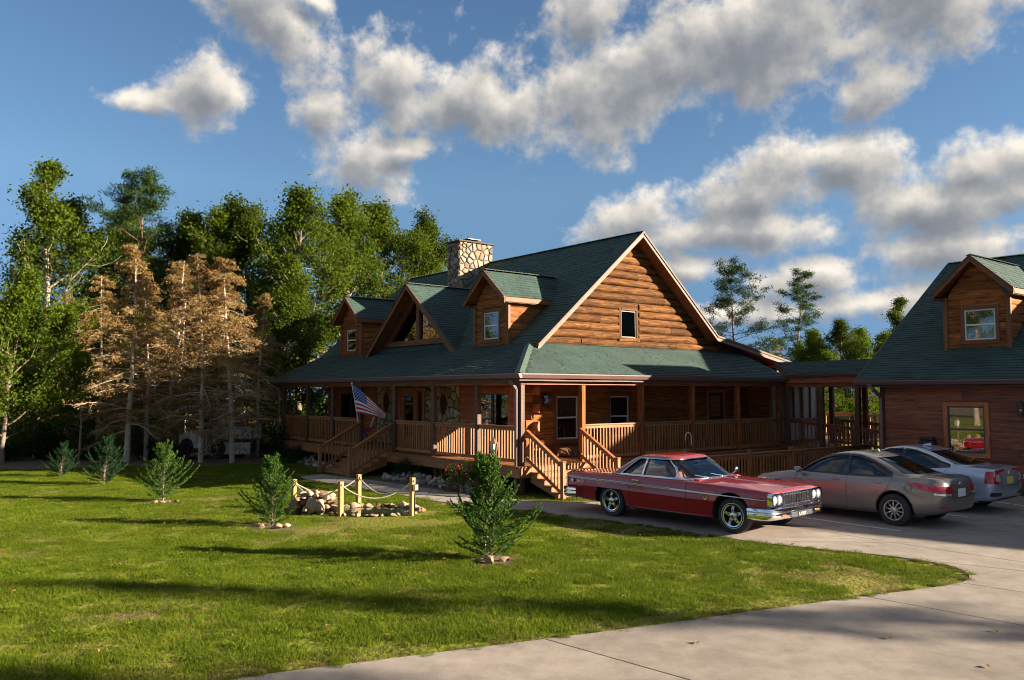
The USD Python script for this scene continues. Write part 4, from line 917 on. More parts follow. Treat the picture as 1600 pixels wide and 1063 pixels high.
def rev_y(prof, n=40):
    "profile of (radius, y) turned about the y axis"
    p = A(prof, float); an = np.arange(n) * 2 * math.pi / n
    v = A([[(r * math.cos(t), y, r * math.sin(t)) for r, y in p] for t in an]).reshape(-1, 3); m = len(p); f = []
    for i in range(n):
        k = (i + 1) % n
        for j in range(m - 1): f.append((i * m + j, i * m + j + 1, k * m + j + 1, k * m + j))
    return v, A(f)
def wheel(parent, x, y, side, r, rim, width, style):
    w = node('wheel', parent); wo = width / 2
    T = lambda v: np.c_[v[:, 0] + x, v[:, 1] * side + y, v[:, 2] + r - .008]
    def P(vf, name, mat, smooth=35):
        v, f = vf; f = A(f)
        if f.shape[1] == 4: f = np.vstack([f[:, :3], f[:, [0, 2, 3]]])
        v = T(A(v, float)); f = f if side < 0 else f[:, ::-1]
        put((v, f), name, mat, w, smooth=smooth)
    P(rev_y([(rim, -wo), (r - .03, -wo), (r - .006, -wo + .02), (r, -wo + .05), (r, wo - .05), (r - .006, wo - .02), (r - .03, wo - .002), (rim + .02, wo), (rim, wo - .015)]), 'tyre', 'rubber')
    m = MB()
    P(rev_y([(rim + .004, wo - .018), (rim - .004, wo + .006), (rim - .022, wo + .004), (rim - .035, wo - .03), (rim - .05, wo - .09), (rim - .055, -wo + .02)]), 'rim', 'chrome' if style == 'rally' else 'alloy')
    P(rev_y([(rim - .04, wo - .12), (.0, wo - .12)]), 'brake_disc', 'under')
    if style == 'rally':
        P(rev_y([(rim + .028, wo + .0035), (rim + .018, wo + .0035)]), 'pinstripe', 'whitewall')
        ns, sw_, se = 5, .075, .055
    else: ns, sw_, se = 10, .034, .03
    sm = MB()
    for k in range(ns):
        a = 2 * math.pi * (k + .3) / ns; c, s = math.cos(a), math.sin(a); q = []
        for rr_, w_, yy in ((.05, sw_, wo - .02), (rim * .55, sw_ * .75, wo - .015), (rim - .03, se, wo - .045)):
            for sd in (-1, 1): q.append((c * rr_ - s * w_ / 2 * sd, yy, s * rr_ + c * w_ / 2 * sd))
        q = A(q); lo = q - [0, .03, 0]; v = np.vstack([q, lo]); f = []
        for j in (0, 2): f += [(j, j + 1, j + 3, j + 2), (j, j + 2, j + 8, j + 6), (j + 1, j + 7, j + 9, j + 3)]
        if True:
            sp_ = MB().add(v, f); P(sp_.mesh(), 'spoke', 'dull_metal' if style == 'rally' else 'alloy', smooth=False)
            if style == 'rally': P(MB().add(q * [1, 1, 1] + [0, .002, 0] + (q.mean(0) - q) * [.55, 0, .55], [(0, 1, 3, 2), (2, 3, 5, 4)]).mesh(), 'spoke_inset', 'insert_black', smooth=False)
    P(rev_y([(.062, wo - .03), (.058, wo - .006), (.04, wo + .004), (.0, wo + .006)]), 'hub_cap', 'chrome' if style == 'rally' else 'alloy')
    if style == 'rally': P(rev_y([(.022, wo + .0065), (.0, wo + .008)]), 'hub_badge', 'lamp_red')
    return w
def text_on(parent, s, h, at, xdir, nrm, mat, name, bold=False):
    t = meshkit.text_mesh(s, h, .004, bold); v = A(t.vertices); v[:, 0] -= v[:, 0].mean()
    xd, nr = A(xdir, float), A(nrm, float); up = np.cross(nr, xd)
    put((A(at) + v[:, :1] * xd + v[:, 1:2] * up + v[:, 2:] * nr, t.faces), name, mat, parent)
def seat(parent, mat, x, y, w, z, hb, name='seat', lean=.2):
    def rb(x0, x1, y0, y1, z0, z1, r=.05, sh=0.0):
        pts = [(x_, y_, z_) for x_ in (x0 + r, x1 - r) for y_ in (y0 + r, y1 - r) for z_ in (z0 + r, z1 - r)]
        return m3.Manifold.batch_hull([m3.Manifold.sphere(r, 10).translate((p[0] - sh * (p[2] - z0), p[1], p[2])) for p in pts])
    mput(rb(x - .05, x + .48, y - w / 2, y + w / 2, z - .12, z + .06) + rb(x - .2, x, y - w / 2, y + w / 2, z - .02, z + hb, .05, lean), name, mat, parent)

def arch_cut(body, x, z, r, ymin, clip=None):
    liners = m3.Manifold()
    for s in (1, -1):
        c = cyl_y(x, z, r, ymin if s > 0 else -1.3, 1.3 if s > 0 else -ymin)
        if clip: c = c ^ pry([(x - 1, -1), (x + 1, -1), (x + 1, clip), (x - 1, clip)], -2, 2)
        body = body - c
    return body
def well_liner(parent, full, x, z, r, ymin, clip=None):
    for s in (1, -1):
        a, b = (ymin - .01, 1.3) if s > 0 else (-1.3, -ymin + .01)
        big, small = cyl_y(x, z, r + .015, a, b), cyl_y(x, z, r - .004, a + (.012 if s > 0 else 0), b - (0 if s > 0 else .012))
        if clip:
            k = pry([(x - 1, -1), (x + 1, -1), (x + 1, clip + .01), (x - 1, clip + .01)], -2, 2); k2 = pry([(x - 1, -1), (x + 1, -1), (x + 1, clip - .006), (x - 1, clip - .006)], -2, 2); big, small = big ^ k, small ^ k2
        ln = ((big - small) ^ full) ^ pry([(x - 1, .2), (x + 1, .2), (x + 1, 2), (x - 1, 2)], -(.985 if True else 0) * 1.0 + .03 - 0, .985 - .03)
        mput(ln, 'wheel_well', 'under', parent)

# --- the red hardtop
def build_hardtop(loc, rz):
    car = thing('red_hardtop_car', 'shiny red 1960s two-door hardtop car with chrome side strip and wire antenna', 'car', (*loc, 0), rz)
    #      x      hw    zb   crease shoulder edge  topc
    tbl = [(-2.58, .90, .42, .62, .80, .84, .86), (-2.5, .935, .34, .62, .83, .875, .895), (-2.2, .965, .30, .62, .84, .895, .915), (-1.2, .99, .25, .61, .855, .91, .935), (0, 1.0, .24, .60, .86, .915, .94), (.9, 1.0, .24, .59, .85, .915, .955), (1.7, .99, .25, .58, .825, .89, .925), (2.2, .97, .30, .575, .80, .865, .89), (2.47, .955, .36, .57, .79, .85, .87), (2.56, .945, .40, .57, .775, .83, .845)]
    def ring(x, hw, zb, zc, zs, ze, zt):
        return [(0, zb), (hw * .6, zb), (hw * .86, zb), (hw * .925, zb + .03), (hw * .955, zb + .12), (hw * .985, zc - .05), (hw * 1.0, zc - .012), (hw * 1.003, zc), (hw * .992, zc + .015), (hw * .985, zc + .09), (hw * .98, zs - .05), (hw * .965, zs), (hw * .935, ze - .012), (hw * .90, ze), (hw * .80, ze + .004), (hw * .55, zt - .006), (hw * .25, zt), (0, zt)]
    xs = np.unique(np.r_[np.linspace(-2.58, -2.4, 6), np.linspace(-2.4, 2.4, 42), np.linspace(2.4, 2.56, 6)])
    full = loft(body_rings(xs, tbl, ring, 0, 0)); big = loft(body_rings(xs, tbl, ring, .010, 0))
    FX, RX_, WR = 1.73, -1.29, .345
    body = arch_cut(full, FX, .37, .415, .60); body = arch_cut(body, RX_, .36, .42, .60, .615)
    lay = [(.90, .90, -1.52, .90), (.94, .86, -1.44, .885), (1.05, .68, -1.25, .835), (1.17, .49, -1.04, .775), (1.27, .32, -.86, .72), (1.325, .22, -.75, .685), (1.352, .12, -.66, .63), (1.372, -.02, -.52, .50), (1.38, -.2, -.36, .22)]
    cab, cin = cabin(lay), cabin(lay, .035)
    body = body - (cin ^ pry([(-1.5, .5), (.85, .5), (.85, 1.0), (-1.5, 1.0)], -2, 2)) - prz([(-1.1, -.78), (.62, -.78), (.62, .78), (-1.1, .78)], .5, 1.2)
    mput(body, 'body', 'red_paint', car, 28)
    well_liner(car, full, FX, .37, .415, .60); well_liner(car, full, RX_, .36, .42, .60, .615)
    w1 = [(.66, .955), (.335, 1.275), (.22, 1.295), (-.40, 1.30), (-.42, .955)]; w2 = [(-.45, .955), (-.43, 1.30), (-.62, 1.285), (-.76, 1.18), (-1.02, .955)]
    side = lambda o: sum((pry(list(sg.Polygon(w).buffer(o, join_style=2).exterior.coords)[:-1], -2, 2) for w in (w1, w2)), m3.Manifold())
    ws = lambda o: prx(list(sg.Polygon([(-.845, .955), (.845, .955), (.675, 1.30), (-.675, 1.30)]).buffer(o, join_style=2).exterior.coords)[:-1], .0, 1.4)
    rw_ = lambda o: prx(list(sg.Polygon([(-.74, .975), (.74, .975), (.60, 1.29), (-.60, 1.29)]).buffer(o, join_style=2).exterior.coords)[:-1], -2.0, -.72)
    above = pry([(-3, .93), (3, .93), (3, 2), (-3, 2)], -2, 2)
    shell = (cab - cin) ^ pry([(-3, .9), (3, .9), (3, 2), (-3, 2)], -2, 2)
    mput(shell - side(0) - ws(0) - rw_(0), 'roof', 'red_paint', car, 30)
    thin = cabin(lay, .016) - cabin(lay, .021)
    mput(thin ^ ws(0), 'windscreen', 'car_glass', car); mput(thin ^ rw_(0), 'rear_window', 'car_glass', car)
    for w in (w1, w2):
        for s in (-1, 1): mput(thin ^ pry(w, 0 if s > 0 else -2, 2 if s > 0 else 0), 'side_window', 'car_glass', car)
    tr = cabin(lay, -.008) - cabin(lay, .004)
    inner_ = prx([(-.835, .9), (.835, .9), (.668, 1.30), (.60, 1.45), (-.60, 1.45), (-.668, 1.30)], -3, 3)
    ztrim = pry([(-3, .945), (3, .945), (3, 2), (-3, 2)], -2, 2)
    mput((tr ^ (side(.022) - side(-.004)) ^ ztrim) - inner_, 'window_trim', 'chrome', car); 
    LL = smooth_line(A(lay), 5); LL = LL[np.argsort(LL[:, 0])]
    def ex(y, z, front):
        xf_, xr_, b_ = (np.interp(z, LL[:, 0], LL[:, k]) for k in (1, 2, 3)); q = max(0, 1 - (min(abs(y) / b_, 1)) ** 5) ** .2
        return (xf_ + xr_) / 2 + (1 if front else -1) * (xf_ - xr_) / 2 * q
    for nm, fr_, yb, yt, zb_, zt_ in (('windscreen_trim', True, .845, .675, .955, 1.30), ('rear_window_trim', False, .74, .60, .975, 1.29)):
        pts = [(ex(yb + (yt - yb) * t, zb_ + (zt_ - zb_) * t, fr_), yb + (yt - yb) * t, zb_ + (zt_ - zb_) * t) for t in np.linspace(0, 1, 9)] + [(ex(y, zt_, fr_), y, zt_) for y in np.linspace(yt, -yt, 15)[1:-1]]
        pts += [(x, -y, z) for x, y, z in pts[8::-1]] + [(ex(y, zb_, fr_), y, zb_) for y in np.linspace(-yb, yb, 15)[1:]]
        MB().tube(pts, .014, 6).put(nm, 'chrome', car, smooth=True)
    mput((cabin(lay, -.004) - cabin(lay, .01)) ^ pry([(.43, .95), (.455, .95), (.275, 1.28), (.25, 1.28)], -2, 2) - inner_, 'vent_pillar', 'chrome', car)
    shellb = big - full
    belt = cabin(lay, -.012) - cabin(lay, .012)
    mput(belt ^ pry([(-1.5, .925), (.8, .925), (.8, .945), (-1.5, .945)], -2, 2), 'belt_trim', 'chrome', car)
    mput(shellb ^ pry([(-2.56, .798), (-1, .782), (.6, .750), (2.45, .700), (2.45, .690), (.6, .722), (-1, .750), (-2.56, .766)], -2, 2), 'side_strip', 'bright_trim', car)
    mput((loft(body_rings(xs, tbl, ring, .0125, 0)) - big) ^ pry([(-2.5, .788), (-1, .773), (.35, .748), (.35, .735), (-1, .757), (-2.5, .773)], -2, 2), 'strip_insert', 'insert_black', car)
    thinb = loft(body_rings(xs, tbl, ring, .0025, 0)) - full
    for px in (.72, -.72):
        for y0 in (0, -2): mput(thinb ^ pry([(px - .004, .3), (px + .004, .3), (px + .004, .905), (px - .004, .905)], y0, y0 + 2), 'door_seam', 'seam', car)
    mput(thinb ^ prz([(.78, -.86), (2.5, -.84), (2.5, -.832), (.788, -.852)], .8, 1.1) + thinb ^ prz([(.78, .86), (2.5, .84), (2.5, .832), (.788, .852)], .8, 1.1), 'hood_seam', 'seam', car)
    mput(thinb ^ prz([(-1.62, -.80), (-2.5, -.78), (-2.5, -.772), (-1.612, -.792)], .8, 1.1), 'boot_seam', 'seam', car)
    mput(shellb ^ prz([(.95, -.012), (2.52, -.008), (2.52, .008), (.95, .012)], .8, 1.1), 'hood_strip', 'chrome', car)
    mput(shellb ^ pry([(-.9, .25), (1.25, .25), (1.25, .275), (-.9, .275)], -2, 2), 'sill_strip', 'chrome', car)
    for s in (-1, 1):
        m = MB().box(-.62, -.45, s * .985, s * 1.02, .835, .855, .006); m.put('door_handle', 'chrome', car)
        MB().prism([(1.18, s * 1.0, .60), (1.21, s * 1.0, .60), (1.25, s * 1.0, .65), (1.228, s * 1.0, .65), (1.195, s * 1.0, .615), (1.162, s * 1.0, .65), (1.14, s * 1.0, .65)], (0, s * .012, 0)).put('fender_badge', 'chrome', car)
        MB().tube([(-2.36, s * .955, .71), (-2.36, s * .985, .71)], .035, 14).put('fender_emblem', 'dull_metal', car)
        text_on(car, 'Impala', .042, (-2.1, s * .982, .69), (-s, 0, 0), (0, s, 0), 'chrome', 'fender_script', True)
    # nose: grille, lamps, bumper
    MB().box(2.548, 2.566, -.90, .90, .565, .80).put('grille_backing', 'insert_black', car)
    for i in range(9):
        z = .60 + i * .0195; MB().box(2.566, 2.585, -.52, .52, z, z + .011).put('grille_bar', 'chrome', car)
    for i in range(11): MB().box(2.566, 2.578, -.5 + i * .1 - .003, -.5 + i * .1 + .003, .595, .785).put('grille_divider', 'chrome', car)
    MB().box(2.55, 2.605, -.56, .56, .785, .825, .012).put('grille_header', 'chrome', car); MB().box(2.55, 2.595, -.56, .56, .565, .592, .008).put('grille_sill', 'chrome', car)
    for s in (-1, 1):
        rr = sg.box(.545, .57, .955, .825).buffer(-.07).buffer(.07, quad_segs=6); hole = sg.box(.575, .60, .925, .797).buffer(-.06).buffer(.06, quad_segs=6)
        ringp = prx(list(rr.exterior.coords)[:-1], 2.50, 2.60) - prx(list(hole.exterior.coords)[:-1], 2.575, 2.7)
        if s < 0: ringp = ringp.mirror((0, 1, 0))
        mput(ringp, 'lamp_surround', 'chrome', car)
        for yc_ in (.66, .835):
            c = A([2.565, s * yc_, .70])
            v, f = rev_y([(.088, .0), (.09, .022), (.078, .03)], 24); put((np.c_[v[:, 1] + c[0], v[:, 0] + c[1], v[:, 2] + c[2]], np.vstack([A(f)[:, :3], A(f)[:, [0, 2, 3]]])), 'lamp_ring', 'chrome', car, smooth=40)
            v, f = rev_y([(.078, .018), (.07, .032), (.045, .043), (.0, .048)], 24); put((np.c_[v[:, 1] + c[0], v[:, 0] + c[1], v[:, 2] + c[2]], np.vstack([A(f)[:, :3], A(f)[:, [0, 2, 3]]])), 'headlight', 'lamp_clear', car, smooth=40)
    prof = [(-.02, .35), (-.02, .555), (.03, .565), (.085, .545), (.09, .50), (.06, .475), (.075, .46), (.085, .40), (.06, .35), (.02, .335)]
    def bumper(sx, x0, name):
        st = [(-1.0, x0 - .42, .3), (-1.012, x0 - .2, .8), (-.99, x0 - .08, .95), (-.93, x0 - .01, 1), (-.6, x0 + .03, 1), (0, x0 + .045, 1), (.6, x0 + .03, 1), (.93, x0 - .01, 1), (.99, x0 - .08, .95), (1.012, x0 - .2, .8), (1.0, x0 - .42, .3)]
        rings = []
        for i, (y, x, k) in enumerate(st):
            e = 0 if 2 < i < 8 else (1 if i in (2, 8) else 2)
            rings.append([((x + dx * (1 if e == 0 else .7 if e == 1 else .1)) * sx, y + (0 if e == 0 else np.sign(y) * dx * (.5 if e == 1 else .8) - 0), z) for dx, z in prof])
        mput(loft(rings), name, 'chrome', car, 38)
    bumper(1, 2.55, 'front_bumper'); bumper(-1, 2.60, 'rear_bumper')
    for s in (-1, 1): MB().box(2.64, 2.672, s * .56, s * .72, .395, .43, .01).put('indicator', 'lamp_orange', car)
    for i in range(4): MB().box(2.66, 2.683, -.40, .40, .362 + i * .024, .375 + i * .024).put('lower_grille_bar', 'dull_metal', car)
    MB().box(2.66, 2.69, -.155, .155, .35, .46, .005).put('number_plate', 'insert_black', car); text_on(car, 'FJ·557', .06, (2.692, 0, .375), (0, 1, 0), (1, 0, 0), 'plate_white', 'plate_lettering')
    MB().box(-2.60, -2.55, -.93, .93, .46, .80, .01).put('tail_panel', 'dull_metal', car)
    for s in (-1, 1):
        for i in range(3): MB().tube([(-2.6, s * (.4 + i * .2), .64), (-2.62, s * (.4 + i * .2), .64)], .075, 14).put('tail_lamp', 'lamp_red', car)
    MB().tube([(-1.72, -.80, .93), (-1.97, -.86, 1.30)], [.007, .004], 6).put('antenna', 'chrome', car)
    MB().tube([(.62, .88, .93), (.66, .97, 1.0)], .012, 6).sphere((.66, 1.0, 1.03), (.03, .075, .055), 2).put('door_mirror', 'chrome', car)
    # cabin
    seat(car, 'red_vinyl', -.18, 0, 1.42, .62, .36, 'front_seat'); seat(car, 'red_vinyl', -1.0, 0, 1.3, .62, .30, 'rear_seat')
    MB().box(.5, .92, -.78, .78, .78, .945, .03).put('dashboard', 'red_vinyl', car)
    an = np.linspace(0, 2 * math.pi, 25); MB().tube([(.36 - .12 * math.sin(t) * .5, .38 + .19 * math.cos(t), .96 + .17 * math.sin(t)) for t in an], .013, 6).put('steering_wheel', 'red_vinyl', car, smooth=True)
    MB().tube([(.62, .38, .84), (.36, .38, .96)], .025, 6).tube([(.36, .2, .96), (.36, .56, .96)], .012, 5).put('steering_column', 'chrome', car)
    MB().box(.30, .33, -.12, .12, 1.19, 1.25, .01).put('rear_view_mirror', 'insert_black', car)
    for y in (.25, -.3): MB().tube([(.88, y, .955), (.74, y - .38, 1.02)], .008, 5).put('wiper', 'chrome', car)
    for x in (FX, RX_):
        for s in (-1, 1): wheel(car, x, s * .80, s, WR, .215, .20, 'rally')
    return car

# --- a modern four-door saloon
def build_saloon(name, label, loc, rz, mat, P):
    car = thing(name, label, 'car', (*loc, 0), rz); tbl, lay = P['body'], P['cabin']
    def ring(x, hw, zb, zs, zt, tw):
        return [(0, zb), (hw * .55, zb), (hw * .82, zb + .01), (hw * .94, zb + .07), (hw * .985, zb + .2), (hw, zb + (zs - zb) * .62), (hw * .985, zs - .05), (hw * .955, zs), (hw * (tw + .06), zs + (zt - zs) * .55), (hw * tw, zs + (zt - zs) * .82), (hw * .5, zt - .006), (0, zt)]
    x0, x1 = tbl[0][0], tbl[-1][0]; xs = np.unique(np.r_[np.linspace(x0, x0 + .3, 12), np.linspace(x0 + .3, x1 - .3, 40), np.linspace(x1 - .3, x1, 12)])
    L = A(tbl, float); sm = smooth_line(L, 6); sm = sm[np.argsort(sm[:, 0])]
    lf = lambda o: loft(body_rings(xs, sm, ring, o, 2))
    full, big = lf(0), lf(.006); FX, RX_, WR, YM = P['fx'], P['rx'], P['wr'], .60
    body = arch_cut(arch_cut(full, FX, WR + .01, WR + .05, YM), RX_, WR + .01, WR + .05, YM)
    cab, cin = cabin(lay, power=4.2), cabin(lay, .035, power=4.2)
    body = body - (cin ^ pry([(-3, .5), (3, .5), (3, 1.2), (-3, 1.2)], -2, 2) ^ prx([(-.7, 0), (.7, 0), (.7, 2), (-.7, 2)], -1.25, 1.0))
    mput(body, 'body', mat, car, 35)
    for x in (FX, RX_): well_liner(car, full, x, WR + .01, WR + .05, YM)
    cut = m3.Manifold()
    side = [pry(w, -2, 2) for w in P['windows']]; front_ = prx(P['ws'], .0, 2.5); rear_ = prx(P['rw'], -2.6, P['rwx'])
    keep = pry([(-3, .86), (3, .86), (3, 2), (-3, 2)], -2, 2)
    sh = (cab - cin) ^ keep
    for c in (*side, front_, rear_): sh = sh - c
    mput(sh, 'roof', mat, car, 35)
    thin = cabin(lay, .012, power=4.2) - cabin(lay, .018, power=4.2)
    mput(thin ^ front_, 'windscreen', 'tinted_glass', car); mput(thin ^ rear_, 'rear_window', 'tinted_glass', car)
    for w in P['windows']:
        for s in (-1, 1): mput(thin ^ pry(w, 0 if s > 0 else -2, 2 if s > 0 else 0), 'side_window', 'tinted_glass', car)
    tr = (cabin(lay, -.004, power=4.2) - cabin(lay, .008, power=4.2)) ^ keep
    outl = sops.unary_union([sg.Polygon(w).buffer(.045, join_style=2) for w in P['windows']]); inn = outl.buffer(-.012, join_style=2)
    po = lambda g: list(g.exterior.coords)[:-1]
    mput(tr ^ (pry(po(outl), -2, 2) - pry(po(inn), -2, 2)), 'window_trim', 'chrome' if P.get('chrome') else 'insert_black', car)
    pil = pry(po(inn), -2, 2)
    for w in P['windows']: pil = pil - pry(w, -2, 2)
    mput((cabin(lay, -.002, power=4.2) - cabin(lay, .01, power=4.2)) ^ pil ^ keep, 'pillar_cover', 'insert_black', car)
    thinb = lf(.002) - full
    for poly in P['seams']:
        for y0 in (0, -2): mput(thinb ^ pry(poly, y0, y0 + 2), 'door_seam', 'seam', car)
    shb = big - full
    for nm, mt, c in P['pieces']: 
        for s in (1, -1):
            cc = c if s > 0 else c.mirror((0, 1, 0))
            mput((shb ^ cc) ^ prz([(-3, 0), (3, 0), (3, 2 * s), (-3, 2 * s)], -1, 3), nm, mt, car)
    for k, (p, q, w) in enumerate((((-1.72, .835), (1.25, .715), .011), ((-.88, .345), (1.0, .315), .012))):
        for s in (1, -1): mput((shb ^ pry(strip([p, ((p[0] + q[0]) / 2, (p[1] + q[1]) / 2 + .008), q], w), -2, 2)) ^ prz([(-3, 0), (3, 0), (3, 2 * s), (-3, 2 * s)], -1, 3), 'side_crease', mat, car)
    for x in P['handles']:
        for s in (-1, 1): MB().box(x - .10, x + .10, s * P['hy'] - .02, s * P['hy'] + .022, P['hz'] - .016, P['hz'] + .016, .012).put('door_handle', mat, car)
    for s in (-1, 1):
        m = m3.Manifold.batch_hull([m3.Manifold.sphere(.05, 14).translate((P['mx'] + a, s * (P['my'] + b), P['mz'] + c)) for a, b, c in ((0, .06, 0), (.05, .06, .03), (0, .17, .01), (.04, .17, .04))])
        mput(m, 'door_mirror', mat, car)
    for x in (FX, RX_):
        for s in (-1, 1): wheel(car, x, s * (P['tw'] - .1), s, WR, WR - .115, .205, 'alloy')
    for y in (-.36, .36): seat(car, 'seat_grey', .1, y, .5, .55, .55, 'front_seat'); mput(m3.Manifold.batch_hull([m3.Manifold.sphere(.05, 10).translate((-.18, y + a, 1.17 + b)) for a in (-.08, .08) for b in (0, .1)]), 'head_rest', 'seat_grey', car)
    seat(car, 'seat_grey', -.75, 0, 1.25, .6, .42, 'rear_seat')
    MB().box(.6, 1.05, -.68, .68, .7, .92, .04).put('dashboard', 'insert_black', car)
    return car
def bevelled(poly, r=.02): return list(sg.Polygon(poly).buffer(-r).buffer(r, quad_segs=3).exterior.coords)[:-1]
def strip(pts, w): return list(sg.LineString(pts).buffer(w / 2, cap_style=2).simplify(.001).exterior.coords)[:-1]
RED_AT, RED_RZ = (3.7, 17.73), -47.0
red_car = build_hardtop(RED_AT, RED_RZ)

E = dict(fx=1.38, rx=-1.32, wr=.325, tw=.885, chrome=False,
    #        x     hw    zb   shoulder top  topwidth
    body=[(-2.27, .56, .44, .72, .80, .80), (-2.22, .70, .36, .80, .93, .80), (-2.1, .80, .30, .86, 1.0, .80), (-1.85, .855, .24, .90, 1.02, .80), (-1.3, .885, .20, .91, 1.0, .82), (-.4, .888, .18, .885, .98, .84), (.5, .888, .18, .86, .96, .85), (1.1, .882, .19, .835, .945, .84), (1.6, .865, .20, .79, .87, .82), (2.0, .80, .22, .70, .78, .80), (2.2, .68, .26, .60, .67, .78), (2.27, .52, .32, .52, .58, .75)],
    cabin=[(.84, 1.36, -2.02, .83), (.93, 1.22, -1.92, .80), (1.02, 1.03, -1.72, .765), (1.13, .80, -1.42, .72), (1.24, .56, -1.12, .672), (1.33, .32, -.84, .62), (1.385, .10, -.60, .56), (1.415, -.08, -.40, .42), (1.425, -.2, -.28, .2)],
    windows=[bevelled([(.86, .945), (.60, 1.13), (.35, 1.25), (.10, 1.315), (-.24, 1.34), (-.27, .975)]), bevelled([(-.33, .978), (-.30, 1.34), (-.52, 1.325), (-.80, 1.24), (-1.05, 1.12), (-1.25, 1.0), (-1.1, .985)])],
    ws=[(-.72, .96), (.72, .96), (.56, 1.335), (-.56, 1.335)], rw=[(-.66, 1.035), (.66, 1.035), (.50, 1.325), (-.50, 1.325)], rwx=-.70,
    seams=[strip([(.93, .25), (.95, .7), (.90, .94)], .007), strip([(-.30, .25), (-.30, .97)], .007), strip([(-.93, .30), (-1.0, .5), (-1.18, .72), (-1.28, .95)], .007), strip([(-.95, .27), (.95, .25)], .006), strip([(-1.93, .62), (-1.6, .70), (-1.45, .86)], .005)],
    handles=[-.05, -.98], hy=.872, hz=.845, mx=.78, my=.82, mz=.97,
    pieces=[('tail_lamp', 'lamp_red', pry(bevelled([(-1.50, .885), (-1.75, .90), (-2.3, .835), (-2.3, .70), (-2.02, .735), (-1.75, .79)]), .40, 1.0)),
            ('tail_lamp_lens', 'lamp_clear', pry(bevelled([(-2.02, .732), (-2.3, .698), (-2.3, .665), (-2.1, .68)], .008), .45, .80)),
            ('rear_reflector', 'lamp_red', prx(bevelled([(.52, .42), (.75, .43), (.75, .455), (.52, .445)], .006), -2.4, -1.9)),
            ('bumper_diffuser', 'insert_black', prx([(0, .2), (.62, .2), (.60, .33), (0, .335)], -2.4, -2.0)),
            ('fuel_flap', 'seam', pry(list(sg.Point(-1.62, .80).buffer(.078).difference(sg.Point(-1.62, .80).buffer(.073)).exterior.coords)[:-1], .5, 1.0) - pry(list(sg.Point(-1.62, .80).buffer(.073).exterior.coords)[:-1], .5, 1.0)),
            ('headlight', 'lamp_clear', pry(bevelled([(1.55, .755), (1.95, .72), (2.25, .60), (2.2, .55), (1.95, .62)]), .42, 1.0)),
            ('sill_cover', 'insert_black', pry([(-.9, .1), (1.0, .1), (1.0, .205), (-.9, .205)], .7, 1.0)),
            ('boot_seam', 'seam', prx(strip([(.0, .60), (.36, .61), (.47, .70), (.47, .72)], .007), -2.5, -1.9)), ('boot_seam', 'seam', prz(strip([(-2.2, .47), (-1.8, .70)], .006), .85, 1.2))])
sedan = build_saloon('bronze_sedan_car', 'grey-bronze four-door sedan with slanted red tail lamps parked beside the red hardtop', (7.61, 18.34), 128.0, 'bronze_paint', E)
def rear_trim(car, x, zp, plate, logo, letters, zl, tilt=.12):
    MB().box(x - .012, x, -.165, .165, zp - .08, zp + .08, .004).put('number_plate', plate, car)
    if letters: text_on(car, letters, .062, (x - .014, 0, zp - .03), (0, -1, 0), (-1, 0, 0), 'plate_ink', 'plate_lettering')
    an = np.linspace(0, 2 * math.pi, 25); m = MB()
    if logo == 'oval':
        m.tube([(x - .01 + .02, .065 * math.cos(t), zl + .037 * math.sin(t)) for t in an], .007, 5); m.bar((x + .01, .03, zl - .03), (x + .01, .018, zl + .03), .012, .012, up=(1, 0, 0)); m.bar((x + .01, -.018, zl - .03), (x + .01, -.03, zl + .03), .012, .012, up=(1, 0, 0)); m.bar((x + .01, .024, zl), (x + .01, -.024, zl), .012, .012, up=(1, 0, 0))
    else:
        for s in (-1, 1): m.bar((x + .01, s * .03, zl - .035), (x + .01, s * .04, zl + .035), .012, .012, up=(1, 0, 0))
        m.bar((x + .01, .032, zl), (x + .01, -.032, zl), .012, .012, up=(1, 0, 0)); m.tube([(x + .012, .06 * math.cos(t) * (1 + .12 * math.sin(t)), zl + .05 * math.sin(t)) for t in an], .005, 5)
    m.put('boot_emblem', 'chrome', car)
rear_trim(sedan, -2.262, .70, 'plate_white', 'oval', '', .868)
MB().box(-2.262, -2.235, -.34, .34, .795, .82, .008).put('boot_strip', 'chrome', sedan)
mput(m3.Manifold.batch_hull([m3.Manifold.sphere(.018, 10).translate((-.42 + a, 0, 1.425 + b)) for a, b in ((0, 0), (-.14, .03), (-.15, 0))]), 'roof_antenna', 'bronze_paint', sedan)

